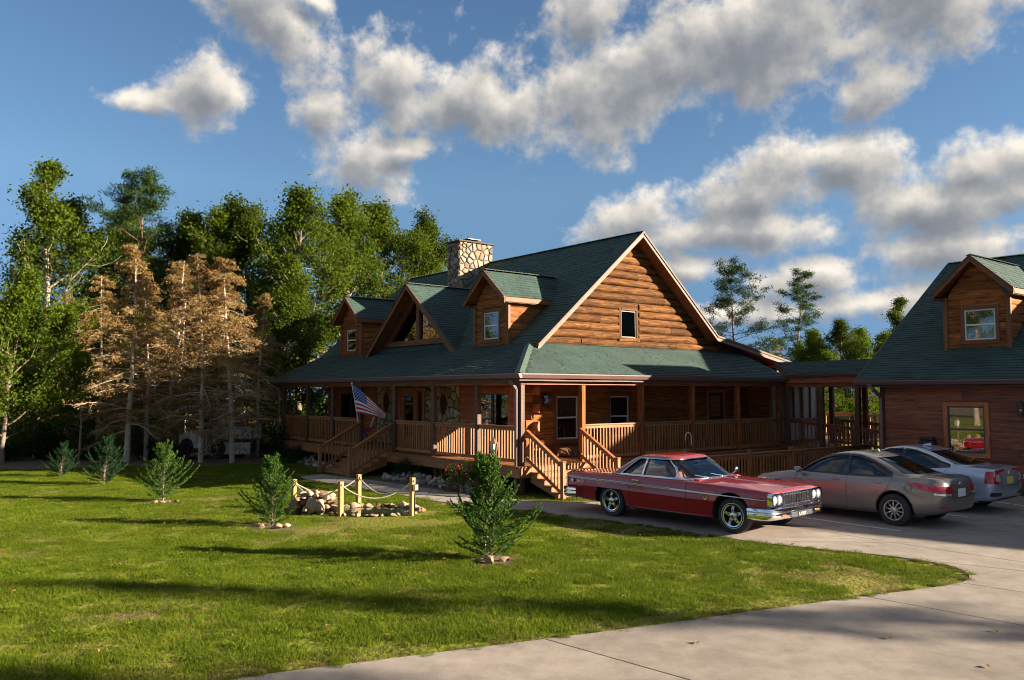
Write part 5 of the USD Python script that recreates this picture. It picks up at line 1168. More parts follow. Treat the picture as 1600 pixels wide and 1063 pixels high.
C = dict(fx=1.36, rx=-1.34, wr=.33, tw=.90, chrome=True,
    body=[(-2.31, .60, .46, .74, .84, .80), (-2.27, .76, .36, .84, .97, .82), (-2.15, .84, .28, .88, 1.03, .82), (-1.8, .885, .22, .91, 1.04, .82), (-1.2, .90, .19, .90, 1.0, .83), (-.3, .90, .17, .875, .97, .85), (.5, .90, .17, .85, .95, .86), (1.1, .895, .18, .83, .94, .85), (1.6, .88, .19, .79, .87, .83), (2.0, .82, .22, .71, .78, .80), (2.2, .70, .27, .62, .68, .78), (2.3, .52, .33, .53, .6, .75)],
    cabin=[(.84, 1.38, -2.12, .84), (.94, 1.24, -2.0, .81), (1.03, 1.04, -1.80, .775), (1.13, .82, -1.48, .735), (1.24, .58, -1.14, .69), (1.33, .34, -.84, .635), (1.38, .12, -.60, .575), (1.41, -.06, -.40, .43), (1.42, -.2, -.28, .2)],
    windows=[bevelled([(.86, .94), (.60, 1.12), (.35, 1.24), (.10, 1.31), (-.24, 1.335), (-.27, .965)]), bevelled([(-.33, .967), (-.30, 1.335), (-.55, 1.31), (-.85, 1.22), (-1.12, 1.10), (-1.42, 1.005), (-1.2, .985)])],
    ws=[(-.72, .96), (.72, .96), (.57, 1.33), (-.57, 1.33)], rw=[(-.68, 1.055), (.68, 1.055), (.52, 1.32), (-.52, 1.32)], rwx=-.70,
    seams=[strip([(.93, .25), (.95, .7), (.90, .94)], .007), strip([(-.30, .25), (-.30, .97)], .007), strip([(-.95, .30), (-1.02, .5), (-1.2, .72), (-1.3, .95)], .007)],
    handles=[-.05, -1.0], hy=.885, hz=.84, mx=.78, my=.83, mz=.97,
    pieces=[('tail_lamp', 'lamp_red', prx(bevelled([(.20, .99), (.60, .965), (.95, .93), (.95, .70), (.60, .665), (.50, .69), (.70, .76), (.66, .87), (.56, .905), (.20, .945)], .012), -2.5, -2.12)),
            ('tail_lamp_lens', 'lamp_clear', prx(bevelled([(.50, .70), (.685, .765), (.65, .86), (.56, .88), (.50, .82)], .01), -2.5, -2.0)),
            ('bumper_vent', 'insert_black', prx(bevelled([(.40, .40), (.80, .41), (.80, .50), (.46, .48)], .02), -2.5, -1.9)),
            ('bumper_diffuser', 'insert_black', prx([(0, .15), (.9, .15), (.80, .30), (.4, .35), (0, .35)], -2.5, -1.95)),
            ('headlight', 'lamp_clear', pry(bevelled([(1.6, .74), (1.95, .71), (2.25, .62), (2.2, .57), (1.95, .63)]), .42, 1.0)),
            ('sill_cover', 'insert_black', pry([(-.9, .1), (1.0, .1), (1.0, .20), (-.9, .20)], .7, 1.0)),
            ('boot_seam', 'seam', prx(strip([(.0, .62), (.40, .62), (.46, .67), (.49, .90)], .008), -2.5, -1.9)), ('boot_seam', 'seam', prz(strip([(-2.2, .50), (-1.9, .72)], .006), .9, 1.2))])
civic = build_saloon('silver_sedan_car', 'silver-blue sedan with C shaped red tail lamps and yellow plate, nearest the garage', (9.75, 20.35), 128.0, 'silver_paint', C)
rear_trim(civic, -2.312, .74, 'plate_yellow', 'h', '', .895)
for s in (-1, 1): MB().box(-2.285, -2.262, s * .62, s * .66, .405, .475, .005).put('rear_reflector', 'lamp_red', civic)
mput(m3.Manifold.batch_hull([m3.Manifold.sphere(.02, 10).translate((-.42 + a, 0, 1.42 + b)) for a, b in ((0, 0), (-.16, .035), (-.17, 0))]), 'roof_antenna', 'silver_paint', civic)

# ---------------------------------------------------------------- rocks, pond, rope fence, porch things, old truck
def rock_mesh(seed, squash=(1, .8, .6), sub=2, amp=.34):
    m = trimesh.creation.icosphere(sub, 1.0); v = A(m.vertices); rr = np.random.default_rng(seed)
    for _ in range(7):                                    # chipped flat faces
        n = rr.normal(size=3); n /= np.linalg.norm(n); h = rr.uniform(.42, .8); d = v @ n; v = v - np.maximum(d - h, 0)[:, None] * n
    v = v * (1 + amp * (meshkit.fbm(v * 1.7 + seed * 5.1, 3) - .5)[:, None]) * A(squash)
    v[:, 2] -= v[:, 2].min() * .55
    return v, A(m.faces)
def rocks(name, label, group, spots, mat, protos=6, seed=1):
    rr = random.Random(seed); first = []
    for i, (x, y, z, s) in enumerate(spots):
        sc = (s * rr.uniform(.8, 1.3), s * rr.uniform(.75, 1.1), s * rr.uniform(.7, 1.1)); rz = rr.uniform(0, 360)
        lab = label[i] if isinstance(label, list) else label
        if i < protos:
            t = thing(name, lab, 'rock', (x, y, z), rz, group, sc); put(rock_mesh(seed * 17 + i), 'stone', mat, t, smooth=28); first.append(t)
        else: copy_of(first[i % protos], name, lab, 'rock', (x, y, z), rz, sc, group)
rr_ = random.Random(5); spots = []
for i in range(120):
    y = rr_.uniform(.5, 6.3); x = rr_.triangular(-.80, .25, -.35); p = H(x, y); up = rr_.random() < .38
    spots.append((p[0], p[1], (.12 if up and -.6 < x < .1 else 0), rr_.uniform(.08, .17) * (1.25 if not up and x < -.4 else 1)))
rocks('rubble_rock', 'pale rubble rock in the heaped bed under the front porch, right of the steps', 'rubble rocks under the porch right of the front steps', spots, 'rubble', 6, 3)
spots = []
for i in range(60):
    y = rr_.uniform(9.6, 15.6); x = rr_.triangular(-.5, .4, -.1); p = H(x, y); spots.append((p[0], p[1], rr_.choice((0, 0, .12)), rr_.uniform(.09, .17)))
rocks('rubble_rock', 'grey rubble rock in the bed under the porch left of the front steps', 'rubble rocks under the porch left of the front steps', spots, 'rubble', 6, 4)
bed = sg.Polygon([tuple(H(x, y)[:2]) for x, y in ((1.9, .3), (-.95, .4), (-.9, 6.5), (1.9, 6.6))]); bed2 = sg.Polygon([tuple(H(x, y)[:2]) for x, y in ((1.9, 9.3), (-.6, 9.4), (-.6, 16), (1.9, 16))])
bm = MB(); bm.add(*sheet(bed, -.002)); bm.add(*sheet(bed2, -.002)); structure(bm.mesh(), 'mulch_bed', 'soil')

# rope fence round the little pond
posts = [((459, 795), .68, 'post at the left, behind the rock waterfall'), ((532, 806), .74, 'post in front of the pond, beside the rock waterfall'), ((560, 789), .73, 'post behind the pond'), ((644, 805), .82, 'post at the right end, with a small grey box')]
tops = []
for i, ((u, v), h, d) in enumerate(posts):
    g = G(u, v); t = thing('rope_post', 'square timber rope fence ' + d, 'post', (*g, 0), HROT + 8, 'timber posts of the rope fence')
    MB().box(-.05, .05, -.05, .05, -.1, h, .008).put('shaft', 'newpost_z', t); MB().tube([(0, -.075, h - .07), (0, .075, h - .07)], .02, 6).put('rope_knot', 'rope', t)
    if i == 3:
        MB().box(-.03, .075, -.12, -.05, h - .28, h - .14, .01).put('socket_box', 'dull_metal', t); MB().tube([(.03, -.06, h - .26), (.02, -.06, .3), (.03, -.06, 0)], .008, 5).put('cable', 'black_metal', t)
    tops.append(A([*g, h - .07]))
for i, j, sag, lb in ((0, 1, .30, 'rope from the left post to the front post, drooping before the rock waterfall'), (0, 2, .30, 'rope from the left post to the back post, behind the rock waterfall'), (1, 3, .34, 'long drooping rope from the front post to the right post'), (2, 3, .36, 'drooping rope from the back post to the right post')):
    s = np.linspace(0, 1, 17)[:, None]; pts = tops[i] * (1 - s) + tops[j] * s; pts[:, 2] -= (4 * s * (1 - s))[:, 0] * sag
    m = MB(); m.tube(pts, .016, 6); p = m.put('rope', 'rope', smooth=True); tag(stage.GetPrimAtPath(p), 'pale ' + lb, 'rope', 'ropes of the pond fence')

wf = thing('rock_waterfall', 'tan stacked rock waterfall mound beside the little pond', 'rock waterfall', (*G(492, 800), 0), 20)
m = trimesh.creation.icosphere(2, 1.0); v = A(m.vertices) * [.42, .34, .40]; v[:, 2] = np.maximum(v[:, 2], -.05); put((v, m.faces), 'core', 'soil', wf)
for k in range(46):
    a = k * 2.4; zz = (k / 46) ** .85; r = .46 * math.sqrt(max(0, 1 - zz ** 1.6)) + .02; s = rr_.uniform(.07, .13) * (1.2 if k < 16 else 1)
    v, f = rock_mesh(200 + k, (1.2, .75, .6), amp=.6); ca, sa = math.cos(a), math.sin(a); v = v * s; v = np.c_[v[:, 0] * ca - v[:, 1] * sa, v[:, 0] * sa + v[:, 1] * ca, v[:, 2]]
    put((v + [r * ca * 1.05, r * sa * .85, zz * .44], f), 'stone', 'tan_rock', wf, smooth=28)
for (x, y, s, t_) in ((-.5, -.18, .19, .5), (-.12, -.42, .21, 1.1), (.06, -.42, .17, 1.2)):
    v, f = rock_mesh(260 + int(x * 50), (.62, .5, 1.15)); put((v * s + [x, y, .06], f), 'stone', 'tan_rock', wf, smooth=28)
pc = G(588, 799); an = np.linspace(0, 2 * math.pi, 28, endpoint=False)
pond_ring = [(pc[0] + .98 * math.cos(t), pc[1] + .72 * math.sin(t)) for t in an]
structure(sheet(sg.Polygon(pond_ring), .006), 'pond_water', 'pond_water')
sp_ = []
for i, t in enumerate(np.linspace(0, 2 * math.pi, 34, endpoint=False)):
    back = math.sin(t) > -.2; sp_.append((pc[0] + 1.02 * math.cos(t) + rr_.uniform(-.05, .05), pc[1] + .76 * math.sin(t) + rr_.uniform(-.05, .05), 0, rr_.uniform(.09, .16) if back else rr_.uniform(.06, .1)))
rocks('pond_stone', 'tan flat stone edging the little pond inside the rope fence', 'stones round the pond', sp_, 'tan_rock', 6, 6)

# saplings' foot stones
for (u, v, lb) in ((767, 876, 'foot of the sapling nearest the drive'), (427, 823, 'foot of the sapling left of the rope fence'), (256, 785, 'foot of the sapling third from the drive')):
    g = G(u, v); k = random.Random(u); gsp = [(g[0] + dx + k.uniform(-.09, .09), g[1] + dy + k.uniform(-.07, .07), 0, s * k.uniform(.7, 1.25)) for dx, dy, s in ((-.22, .02, .07), (-.10, -.12, .085), (.05, -.16, .11), (.16, -.06, .10), (.27, .05, .07))]
    rocks('sapling_stone', 'tan stone laid at the ' + lb, 'stones at the ' + lb, gsp, 'tan_rock', 5, u)
    structure(sheet(sg.Point(*g).buffer(.5, quad_segs=5), -.0085 + .0), 'bare_soil', 'soil')

# lamp post by the path
lp = thing('lamp_post', 'thin lamp post with a grey glass lantern standing by the path', 'lamp post', (*G(771, 792), 0), 20)
MB().tube([(0, 0, -.1), (0, 0, 1.22)], .026, 10).put('pole', 'pale_z', lp, smooth=40); MB().tube([(0, 0, 1.2), (0, 0, 1.25)], [.05, .075], 8).put('lantern_base', 'pale_z', lp)
k6 = lambda r, z: [(r * math.cos(a), r * math.sin(a), z) for a in np.arange(6) * math.pi / 3]
m = MB()
for i in range(6): m.bar(k6(.07, 1.25)[i], k6(.115, 1.49)[i], .016, .016)
m.put('lantern_cage', 'pale_z', lp)
m = MB(); m.add(k6(.066, 1.25) + k6(.108, 1.49), [(i, (i + 1) % 6, 6 + (i + 1) % 6, 6 + i) for i in range(6)]); m.put('lantern_pane', 'frosted', lp)
MB().tube([(0, 0, 1.49), (0, 0, 1.5), (0, 0, 1.57), (0, 0, 1.60), (0, 0, 1.66)], [.118, .112, .05, .018, .008], 6).put('lantern_roof', 'pale_z', lp)
MB().tube([(0, 0, 1.27), (0, 0, 1.38)], .02, 8).put('bulb', 'white_plastic', lp)

# flag on the porch post
fl = thing('flag', 'american flag hanging from a slanted pole on the porch post beside the front steps', 'flag')
ph = H(.12, 9.05, 1.60); tipp = A([-5.57, 28.5, 3.0])
MB().tube([ph, tipp], .014, 6).sphere(tipp, .035, 1).put('pole', 'white_plastic', fl)
def fpt(a, b):      # a along the hoist (pole), b along the fly
    base = tipp + (ph - tipp) * (.02 + a * .72)
    w = .07 * math.sin(b * 7 + a * 1.2) * b
    return base + A([1.24 * b * (1 - .22 * a * b), -.30 * b + w + .25 * a * b, -(1.02 * (1 - a) + .20 * a) * b ** 1.2])
def fpatch(a0, a1, b0, b1, name, mat, lift=0):
    na, nb = 3, max(3, int((b1 - b0) * 18)); v = [fpt(a0 + (a1 - a0) * i / na, b0 + (b1 - b0) * j / nb) for i in range(na + 1) for j in range(nb + 1)]; w = nb + 1
    put((A(v), A([(i * w + j, i * w + j + 1, (i + 1) * w + j + 1, (i + 1) * w + j) for i in range(na) for j in range(nb)])), name, mat, fl, smooth=True)
for k in range(13): fpatch(k / 13, (k + 1) / 13, .4 if k < 7 else 0, 1, 'stripe', 'flag_red' if k % 2 == 0 else 'flag_white')
fpatch(0, 7 / 13, 0, .4, 'canton', 'flag_blue')
sm = MB()
for r in range(9):
    for c in range(6 - r % 2):
        a, b = 7 / 13 * (r + 1) / 10, .4 * (c * 2 + 1 + r % 2) / 12; ctr = fpt(a, b); ea = fpt(a + .01, b) - ctr; eb = fpt(a, b + .01) - ctr; ea /= np.linalg.norm(ea); eb /= np.linalg.norm(eb); nn = np.cross(ea, eb)
        for sd in (-1, 1):
            sm.add([ctr + nn * sd * .004] + [ctr + nn * sd * .004 + (eb * math.cos(t) + ea * math.sin(t)) * (.022 if q % 2 == 0 else .010) for q, t in enumerate(np.arange(10) * math.pi / 5)], [(0, 1 + q, 1 + (q + 1) % 10) for q in range(10)])
sm.put('stars', 'flag_white', fl, kind='stuff')

# folding chair by the front door, dog on the porch, pole with a hook, little table by the garage
fc = thing('folding_chair', 'red folding chair with blue legs and a grey back panel beside the front door', 'chair', tuple(H(1.35, 10.75, FZ)), HROT + 150)
for s in (-1, 1):
    MB().tube([(.22, s * .2, 0), (-.12, s * .2, .62)], .018, 6).put('leg', 'flag_blue', fc); MB().tube([(-.22, s * .22, 0), (.16, s * .22, .62)], .018, 6).put('leg', 'flag_blue', fc)
MB().box(-.2, .24, -.23, .23, .5, .62, .02).put('seat', 'red_cloth', fc); MB().bar((-.16, 0, .64), (-.30, 0, 1.05), .42, .06, up=(1, 0, 0), c=.01).put('backrest', 'grey_metal', fc)
hk = thing('hook_pole', 'thin white shepherd hook pole with a small disc, in front of the porch railing', 'garden hook', tuple(H(6.15, -.55, 0)), HROT)
tt = np.linspace(math.pi, 0 - .3, 12); MB().tube([(-.12, 0, -.1), (-.12, 0, 1.2)] + [(.02 + .14 * math.cos(t), 0, 1.32 + .16 * math.sin(t)) for t in tt] + [(.16, 0, 1.1)], .012, 6).put('pole', 'white_plastic', hk, smooth=True)
MB().tube([(-.12, -.03, .9), (-.12, .03, .9)], .08, 14).put('disc', 'grey_metal', hk)
tb = thing('side_stand', 'small white stand against the garage wall beside the window', 'table', tuple(H(10.32, -5.83, 0)), HROT)
MB().box(-.2, .2, -.28, .28, 1.12, 1.16, .008).put('top', 'white_plastic', tb)
for x in (-.17, .17):
    for y in (-.25, .25): MB().box(x - .018, x + .018, y - .018, y + .018, 0, 1.12).put('leg', 'white_plastic', tb)
bb = thing('black_grill', 'small black box grill on the white stand by the garage wall', 'grill', tuple(H(10.32, -5.8, 1.16)), HROT)
MB().box(-.14, .14, -.2, .2, .03, .16, .02).put('base', 'black_metal', bb); MB().box(-.13, .13, -.19, .19, .162, .26, .04).put('lid', 'black_metal', bb)
for x in (-.1, .1):
    for y in (-.16, .16): MB().box(x - .012, x + .012, y - .012, y + .012, 0, .03).put('foot', 'black_metal', bb)

# dog asleep on the porch boards
def skin(bones, refine=.03, it=10):
    bl = m3.Manifold()
    for (p, r), (q, s) in bones: bl = bl + m3.Manifold.batch_hull([m3.Manifold.sphere(r, 12).translate(tuple(p)), m3.Manifold.sphere(s, 12).translate(tuple(q))])
    bl = bl.refine_to_length(refine); mm = bl.to_mesh(); t = trimesh.Trimesh(mm.vert_properties[:, :3], mm.tri_verts, process=True); trimesh.smoothing.filter_taubin(t, iterations=it); return t
dg = thing('dog', 'brown dog lying on the porch boards at the head of the side steps', 'dog', tuple(H(3.35, 1.75, FZ)), HROT + 5)
J = dict(rump=((-.34, 0, .15), .13), loin=((-.12, .0, .16), .125), chest=((.16, 0, .17), .14), neck=((.30, -.02, .20), .085), skull=((.42, -.05, .20), .075), muz=((.53, -.08, .165), .04), thigh=((-.28, -.12, .12), .09), hock=((-.10, -.2, .04), .035), hpaw=((.04, -.22, .03), .03), thigh2=((-.28, .12, .12), .09), hock2=((-.10, .2, .04), .035), hpaw2=((.03, .2, .03), .03),
         sh=((.18, -.11, .11), .07), el=((.12, -.15, .045), .04), fpaw=((.40, -.17, .028), .03), sh2=((.18, .11, .11), .07), el2=((.12, .15, .045), .04), fpaw2=((.40, .10, .028), .03), t1=((-.46, .02, .10), .035), t2=((-.62, -.10, .035), .022))
bn = [(J[a], J[b]) for a, b in (('rump', 'loin'), ('loin', 'chest'), ('chest', 'neck'), ('neck', 'skull'), ('skull', 'muz'), ('rump', 'thigh'), ('thigh', 'hock'), ('hock', 'hpaw'), ('rump', 'thigh2'), ('thigh2', 'hock2'), ('hock2', 'hpaw2'), ('chest', 'sh'), ('sh', 'el'), ('el', 'fpaw'), ('chest', 'sh2'), ('sh2', 'el2'), ('el2', 'fpaw2'), ('rump', 't1'), ('t1', 't2'))]
plain('dog_fur', (.16, .075, .03), .9, vary=.4, scale=5, bump=.6, bscale=60)
put(skin(bn), 'body', 'dog_fur', dg, smooth=True)
for s in (-1, 1): MB().sphere((.40, -.05 + s * .065, .225), (.035, .012, .05), 2).put('ear', 'dog_fur', dg, smooth=True); MB().sphere((.475, -.065 + s * .035, .215), .009, 1).put('eye', 'black_metal', dg)
MB().sphere((.565, -.09, .175), (.016, .02, .016), 1).put('nose', 'black_metal', dg)

# old truck among the trees
tk = thing('old_truck', 'old pale grey truck with a box bed standing among the brown trees', 'truck', ((352 - 800) / FOCAL * 34.5, 34.5, 0), 4)
MB().prism([(-1.55, -.85, .55), (-1.55, -.85, .95), (-1.2, -.85, 1.02), (-.55, -.85, 1.02), (-.55, -.85, .42), (-.95, -.85, .42), (-1.02, -.85, .7), (-1.15, -.85, .82), (-1.38, -.85, .82)], (0, .35, 0)).put('fender', 'weathered_paint', tk)
MB().box(-1.5, -.5, -.5, .5, .6, 1.08, .05).put('hood', 'weathered_paint', tk); MB().box(-1.56, -1.5, -.45, .45, .5, 1.0, .02).put('radiator', 'black_metal', tk)
MB().box(-.5, .05, -.8, .8, .42, .5).put('floor', 'rust', tk); MB().box(-.52, -.46, -.8, .8, .5, 1.1, .01).put('dash_wall', 'weathered_paint', tk)
MB().box(-1.4, 1.3, -.4, -.3, .38, .48).put('chassis_rail', 'rust', tk); MB().box(-1.4, 1.3, .3, .4, .38, .48).put('chassis_rail', 'rust', tk)
for (a, b, c, d) in ((.1, 1.35, -.85, -.80), (.1, 1.35, .80, .85)): MB().box(a, b, c, d, .78, 1.32, .01).put('bed_side', 'weathered_paint', tk)
MB().box(.1, .15, -.8, .8, .78, 1.3).put('bed_front', 'weathered_paint', tk); MB().box(1.3, 1.35, -.8, .8, .78, 1.3).put('tailgate', 'weathered_paint', tk); MB().box(.1, 1.35, -.8, .8, .72, .78).put('bed_floor', 'rust', tk)
for z in (.74, 1.30): MB().box(.05, 1.42, -.90, -.85, z, z + .07, .01).put('bed_rail', 'rust', tk)
for x in (.05, 1.36): MB().box(x, x + .06, -.90, -.85, .6, 1.30).put('bed_stake', 'rust', tk)
MB().box(.2, 1.3, -.82, -.78, .16, .66, .02).put('side_skirt', 'weathered_paint', tk)
for (x, y) in ((-1.2, -.72), (-1.2, .72), (-.05, -.72), (-.05, .72)):
    v, f = rev_y([(.2, -.11), (.36, -.11), (.39, -.08), (.39, .08), (.36, .11), (.2, .11), (.0, .09)], 24); put((v + [x, y, .38], f), 'wheel', 'rubber', tk, smooth=35)
for i, (y, z) in enumerate(((-.6, 1.6), (-.3, 1.6), (-.45, 1.7))):
    pl_ = MB().box(-.7 + .1 * i, 1.0 + .1 * i, y - .13, y + .13, z, z + .08); pl_.put('roof_plank', 'pale_x', tk)
for x in (-.35, .9):
    for y in (-.7, 0): MB().box(x, x + .06, y, y + .06, 1.05 if x < 0 else 1.3, 1.6).put('rack_post', 'rust', tk)

# ---------------------------------------------------------------- trees and shrubs
def leaves_mesh(c, size, rng, up=.5, aspect=.62, dirs=None, fold=.12):
    n = len(c); d = rng.normal(size=(n, 3)) if dirs is None else dirs; d /= np.linalg.norm(d, axis=1, keepdims=True)
    nn = rng.normal(size=(n, 3)) + [0, 0, up * 2]; nn -= (nn * d).sum(1, keepdims=True) * d; nn /= np.maximum(np.linalg.norm(nn, axis=1, keepdims=True), 1e-6)
    sd = np.cross(d, nn); s = (size * rng.uniform(.65, 1.3, n))[:, None]
    v = np.stack([c - d * s * .5, c + sd * s * aspect * .5 + nn * s * fold, c + d * s * .5, c - sd * s * aspect * .5 + nn * s * fold], 1).reshape(-1, 3)
    i = np.arange(n)[:, None] * 4; return v, np.vstack([i + [0, 1, 2], i + [0, 2, 3]])
def curve(p, d, L, rng, n=5, up=.0, wob=.15):
    pts = [A(p, float)]; d = A(d, float)
    for _ in range(n):
        d = d + rng.normal(size=3) * wob + [0, 0, up]; d = d / np.linalg.norm(d); pts.append(pts[-1] + d * L / n)
    return A(pts)
def broadleaf(seed, Hh, spread, base, nmain, nleaf, lsize, r0, clump=.42, lean=.05, layers=False):
    rng = np.random.default_rng(seed); wood = MB(); anchors = []
    tr = curve((0, 0, -.1), (0, 0, 1), Hh * .93, rng, 12, .12, lean); wood.tube(tr, np.linspace(r0, r0 * .16, 13) * np.r_[1.35, np.ones(12)], 8)
    for k in range(nmain):
        f = base + (1 - base) * (k + rng.uniform(.1, .9)) / nmain; i = min(f * 12, 11.9); p = tr[int(i)] * (1 - i % 1) + tr[int(i) + 1] * (i % 1)
        g = (f - base) / (1 - base); prof = (.55 + .45 * math.sin(math.pi * min(1, g * 1.15 + .12))) * (1 - .55 * max(0, g - .45) / .55)
        L = spread * prof * rng.uniform(.7, 1.12); az = k * 2.4 + rng.uniform(-.5, .5); el = math.radians(18 + 50 * g + rng.uniform(-12, 12)); r = r0 * (1 - f * .8) * .55
        br = curve(p, (math.cos(az) * math.cos(el), math.sin(az) * math.cos(el), math.sin(el)), L, rng, 5, .05, .16); wood.tube(br, np.linspace(r, r * .25, 6), 5, False)
        for q in range(7):
            t = rng.uniform(.3, 1) * 5; j = min(int(t), 4); s = br[j] * (1 - t + j) + br[j + 1] * (t - j); dd = (br[j + 1] - br[j]); dd = dd / np.linalg.norm(dd) + rng.normal(size=3) * .65 + [0, 0, .15]; dd /= np.linalg.norm(dd)
            b2 = curve(s, dd, L * rng.uniform(.25, .5), rng, 3, .03, .2); wood.tube(b2, np.linspace(r * .35, r * .08, 4), 3, False); anchors += [b2[1], b2[2], b2[3], b2[3]]
        anchors += [br[4], br[5], br[5]]
    anchors += [tr[-1], tr[-1], tr[-2]]
    a = A(anchors); idx = rng.integers(0, len(a), nleaf); w = rng.gamma(1.4, .7, len(a)); idx = rng.choice(len(a), nleaf, p=w / w.sum())
    c = a[idx] + rng.normal(size=(nleaf, 3)) * [clump, clump, clump * .7]
    return wood.mesh(), leaves_mesh(c, lsize, rng)
def tiered(seed, Hh, spread, base, nbr, nleaf, lsize, r0, droop=-.05):
    "slim tree with level tiers of foliage on straight branches"
    rng = np.random.default_rng(seed); wood = MB(); cs = []
    tr = curve((0, 0, -.1), (0, 0, 1), Hh, rng, 12, .1, .02); wood.tube(tr, np.linspace(r0, r0 * .12, 13), 8)
    per = nleaf // nbr
    for k in range(nbr):
        f = base + (1 - base) * ((k + rng.uniform(0, 1)) / nbr) ** .9; i = min(f * 12, 11.9); p = tr[int(i)] * (1 - i % 1) + tr[int(i) + 1] * (i % 1); g = (f - base) / (1 - base)
        L = spread * (1 - .8 * g ** 1.3) * rng.uniform(.45, 1.1); az = rng.uniform(0, 2 * math.pi); el = rng.uniform(-.05, .35)
        br = curve(p, (math.cos(az) * math.cos(el), math.sin(az) * math.cos(el), math.sin(el)), L, rng, 5, droop, .09); r = r0 * (1 - f * .85) * .28; wood.tube(br, np.linspace(r, r * .25, 6), 4, False)
        sd = A([-math.sin(az), math.cos(az), 0])
        for q in range(5):
            t = rng.uniform(.25, 1) * 5; j = min(int(t), 4); s = br[j] * (1 - t + j) + br[j + 1] * (t - j); d2 = (br[j + 1] - br[j]) / np.linalg.norm(br[j + 1] - br[j]) * .7 + sd * rng.choice([-1, 1]) * rng.uniform(.4, 1) + [0, 0, rng.uniform(-.15, .1)]; b2 = curve(s, d2 / np.linalg.norm(d2), L * rng.uniform(.2, .42), rng, 3, droop, .1); wood.tube(b2, np.linspace(r * .4, r * .1, 4), 3, False)
            tt = rng.uniform(0, 1, per // 5)[:, None]; cs.append(b2[0] * (1 - tt) + b2[3] * tt + rng.normal(size=(per // 5, 3)) * [.15, .15, .08] * min(1.6, .5 + L * .3))
    return wood.mesh(), leaves_mesh(np.vstack(cs), lsize, rng, up=.8)
def pine(seed, Hh, spread, base, nbr, r0, tufts=5, needles=46, nl=.30, flat=.35):
    rng = np.random.default_rng(seed); wood = MB(); C, D = [], []
    tr = curve((0, 0, -.1), (0, 0, 1), Hh, rng, 12, .1, .035); wood.tube(tr, np.linspace(r0, r0 * .14, 13), 8)
    for k in range(nbr):
        f = base + (1 - base) * (k + rng.uniform(0, .9)) / nbr; i = min(f * 12, 11.9); p = tr[int(i)] * (1 - i % 1) + tr[int(i) + 1] * (i % 1); g = (f - base) / (1 - base)
        L = spread * (.55 + .6 * math.sin(math.pi * min(1, .25 + g * .7))) * (1 - .5 * g) * rng.uniform(.5, 1.15); az = k * 2.4 + rng.uniform(-.6, .6); el = rng.uniform(-.05, .3) + g * .55
        br = curve(p, (math.cos(az) * math.cos(el), math.sin(az) * math.cos(el), math.sin(el)), L, rng, 5, .05, .12); r = r0 * (1 - f * .7) * .34; wood.tube(br, np.linspace(r, r * .2, 6), 4, False)
        for q in range(tufts):
            t = rng.uniform(.4, 1) * 5; j = min(int(t), 4); s = br[j] * (1 - t + j) + br[j + 1] * (t - j); dd = (br[j + 1] - br[j]) / np.linalg.norm(br[j + 1] - br[j]) + rng.normal(size=3) * [.6, .6, .25]; b2 = curve(s, dd / np.linalg.norm(dd), L * .26, rng, 2, .04, .15); wood.tube(b2, [r * .3, r * .2, r * .08], 3, False)
            for e, w in ((b2[2], 1.0), (b2[1], .7)):
                n = int(needles * w); u = rng.normal(size=(n, 3)) + [0, 0, .35]; u /= np.linalg.norm(u, axis=1, keepdims=True); C.append(e + rng.normal(size=(n, 3)) * [.22, .22, .22 * flat] + u * nl * .4); D.append(u)
    return wood.mesh(), leaves_mesh(np.vstack(C), nl, rng, up=.2, aspect=.16, dirs=np.vstack(D), fold=.02)
def conifer_sapling(seed, Hh, width, nbr, per):
    rng = np.random.default_rng(seed); wood = MB(); C, D = [], []
    tr = curve((0, 0, -.05), (0, 0, 1), Hh * .95, rng, 8, .1, .03); wood.tube(tr, np.linspace(.028, .004, 9), 6)
    for k in range(nbr):
        f = .05 + .93 * ((k + .5) / nbr) ** 1.05; i = min(f * 8, 7.9); p = tr[int(i)] * (1 - i % 1) + tr[int(i) + 1] * (i % 1)
        L = width * (1.05 - .80 * f ** .8) * rng.uniform(.45, 1.15) * (.75 + .5 * (f > .1)); az = k * 2.4 + rng.uniform(-.5, .5); el = math.radians(8 + 45 * f + rng.uniform(-14, 16))
        br = curve(p, (math.cos(az) * math.cos(el), math.sin(az) * math.cos(el), math.sin(el)), L, rng, 6, .10, .07); wood.tube(br, np.linspace(.008, .002, 7), 4, False)
        d0 = (br[-1] - br[0]) / np.linalg.norm(br[-1] - br[0]); sd = np.cross(d0, [0, 0, 1]); sd /= np.linalg.norm(sd); n = int(per * (.5 + L / width))
        for j in range(n):
            t = (.12 + .88 * (j + .5) / n) * 6; q = min(int(t), 5); s = br[q] * (1 - t + q) + br[q + 1] * (t - q); dd = (br[q + 1] - br[q]); dd /= np.linalg.norm(dd); sg2 = 1 if j % 2 else -1
            ax_ = dd * .8 + sd * sg2 * rng.uniform(.35, .8) + rng.normal(size=3) * .18 + [0, 0, .12]; ax_ /= np.linalg.norm(ax_); ll = (.05 + .075 * math.sin(math.pi * min(1, t / 6 + .08))) * Hh / 1.5
            for w in range(6):
                C.append(s + ax_ * ll * (w + .6) / 6 * 1.25); e = ax_ + rng.normal(size=3) * .42; D.append(e / np.linalg.norm(e))
    c = A(C); return wood.mesh(), leaves_mesh(c, .052 * Hh / 1.5, rng, up=.3, aspect=.40, dirs=A(D), fold=.05)
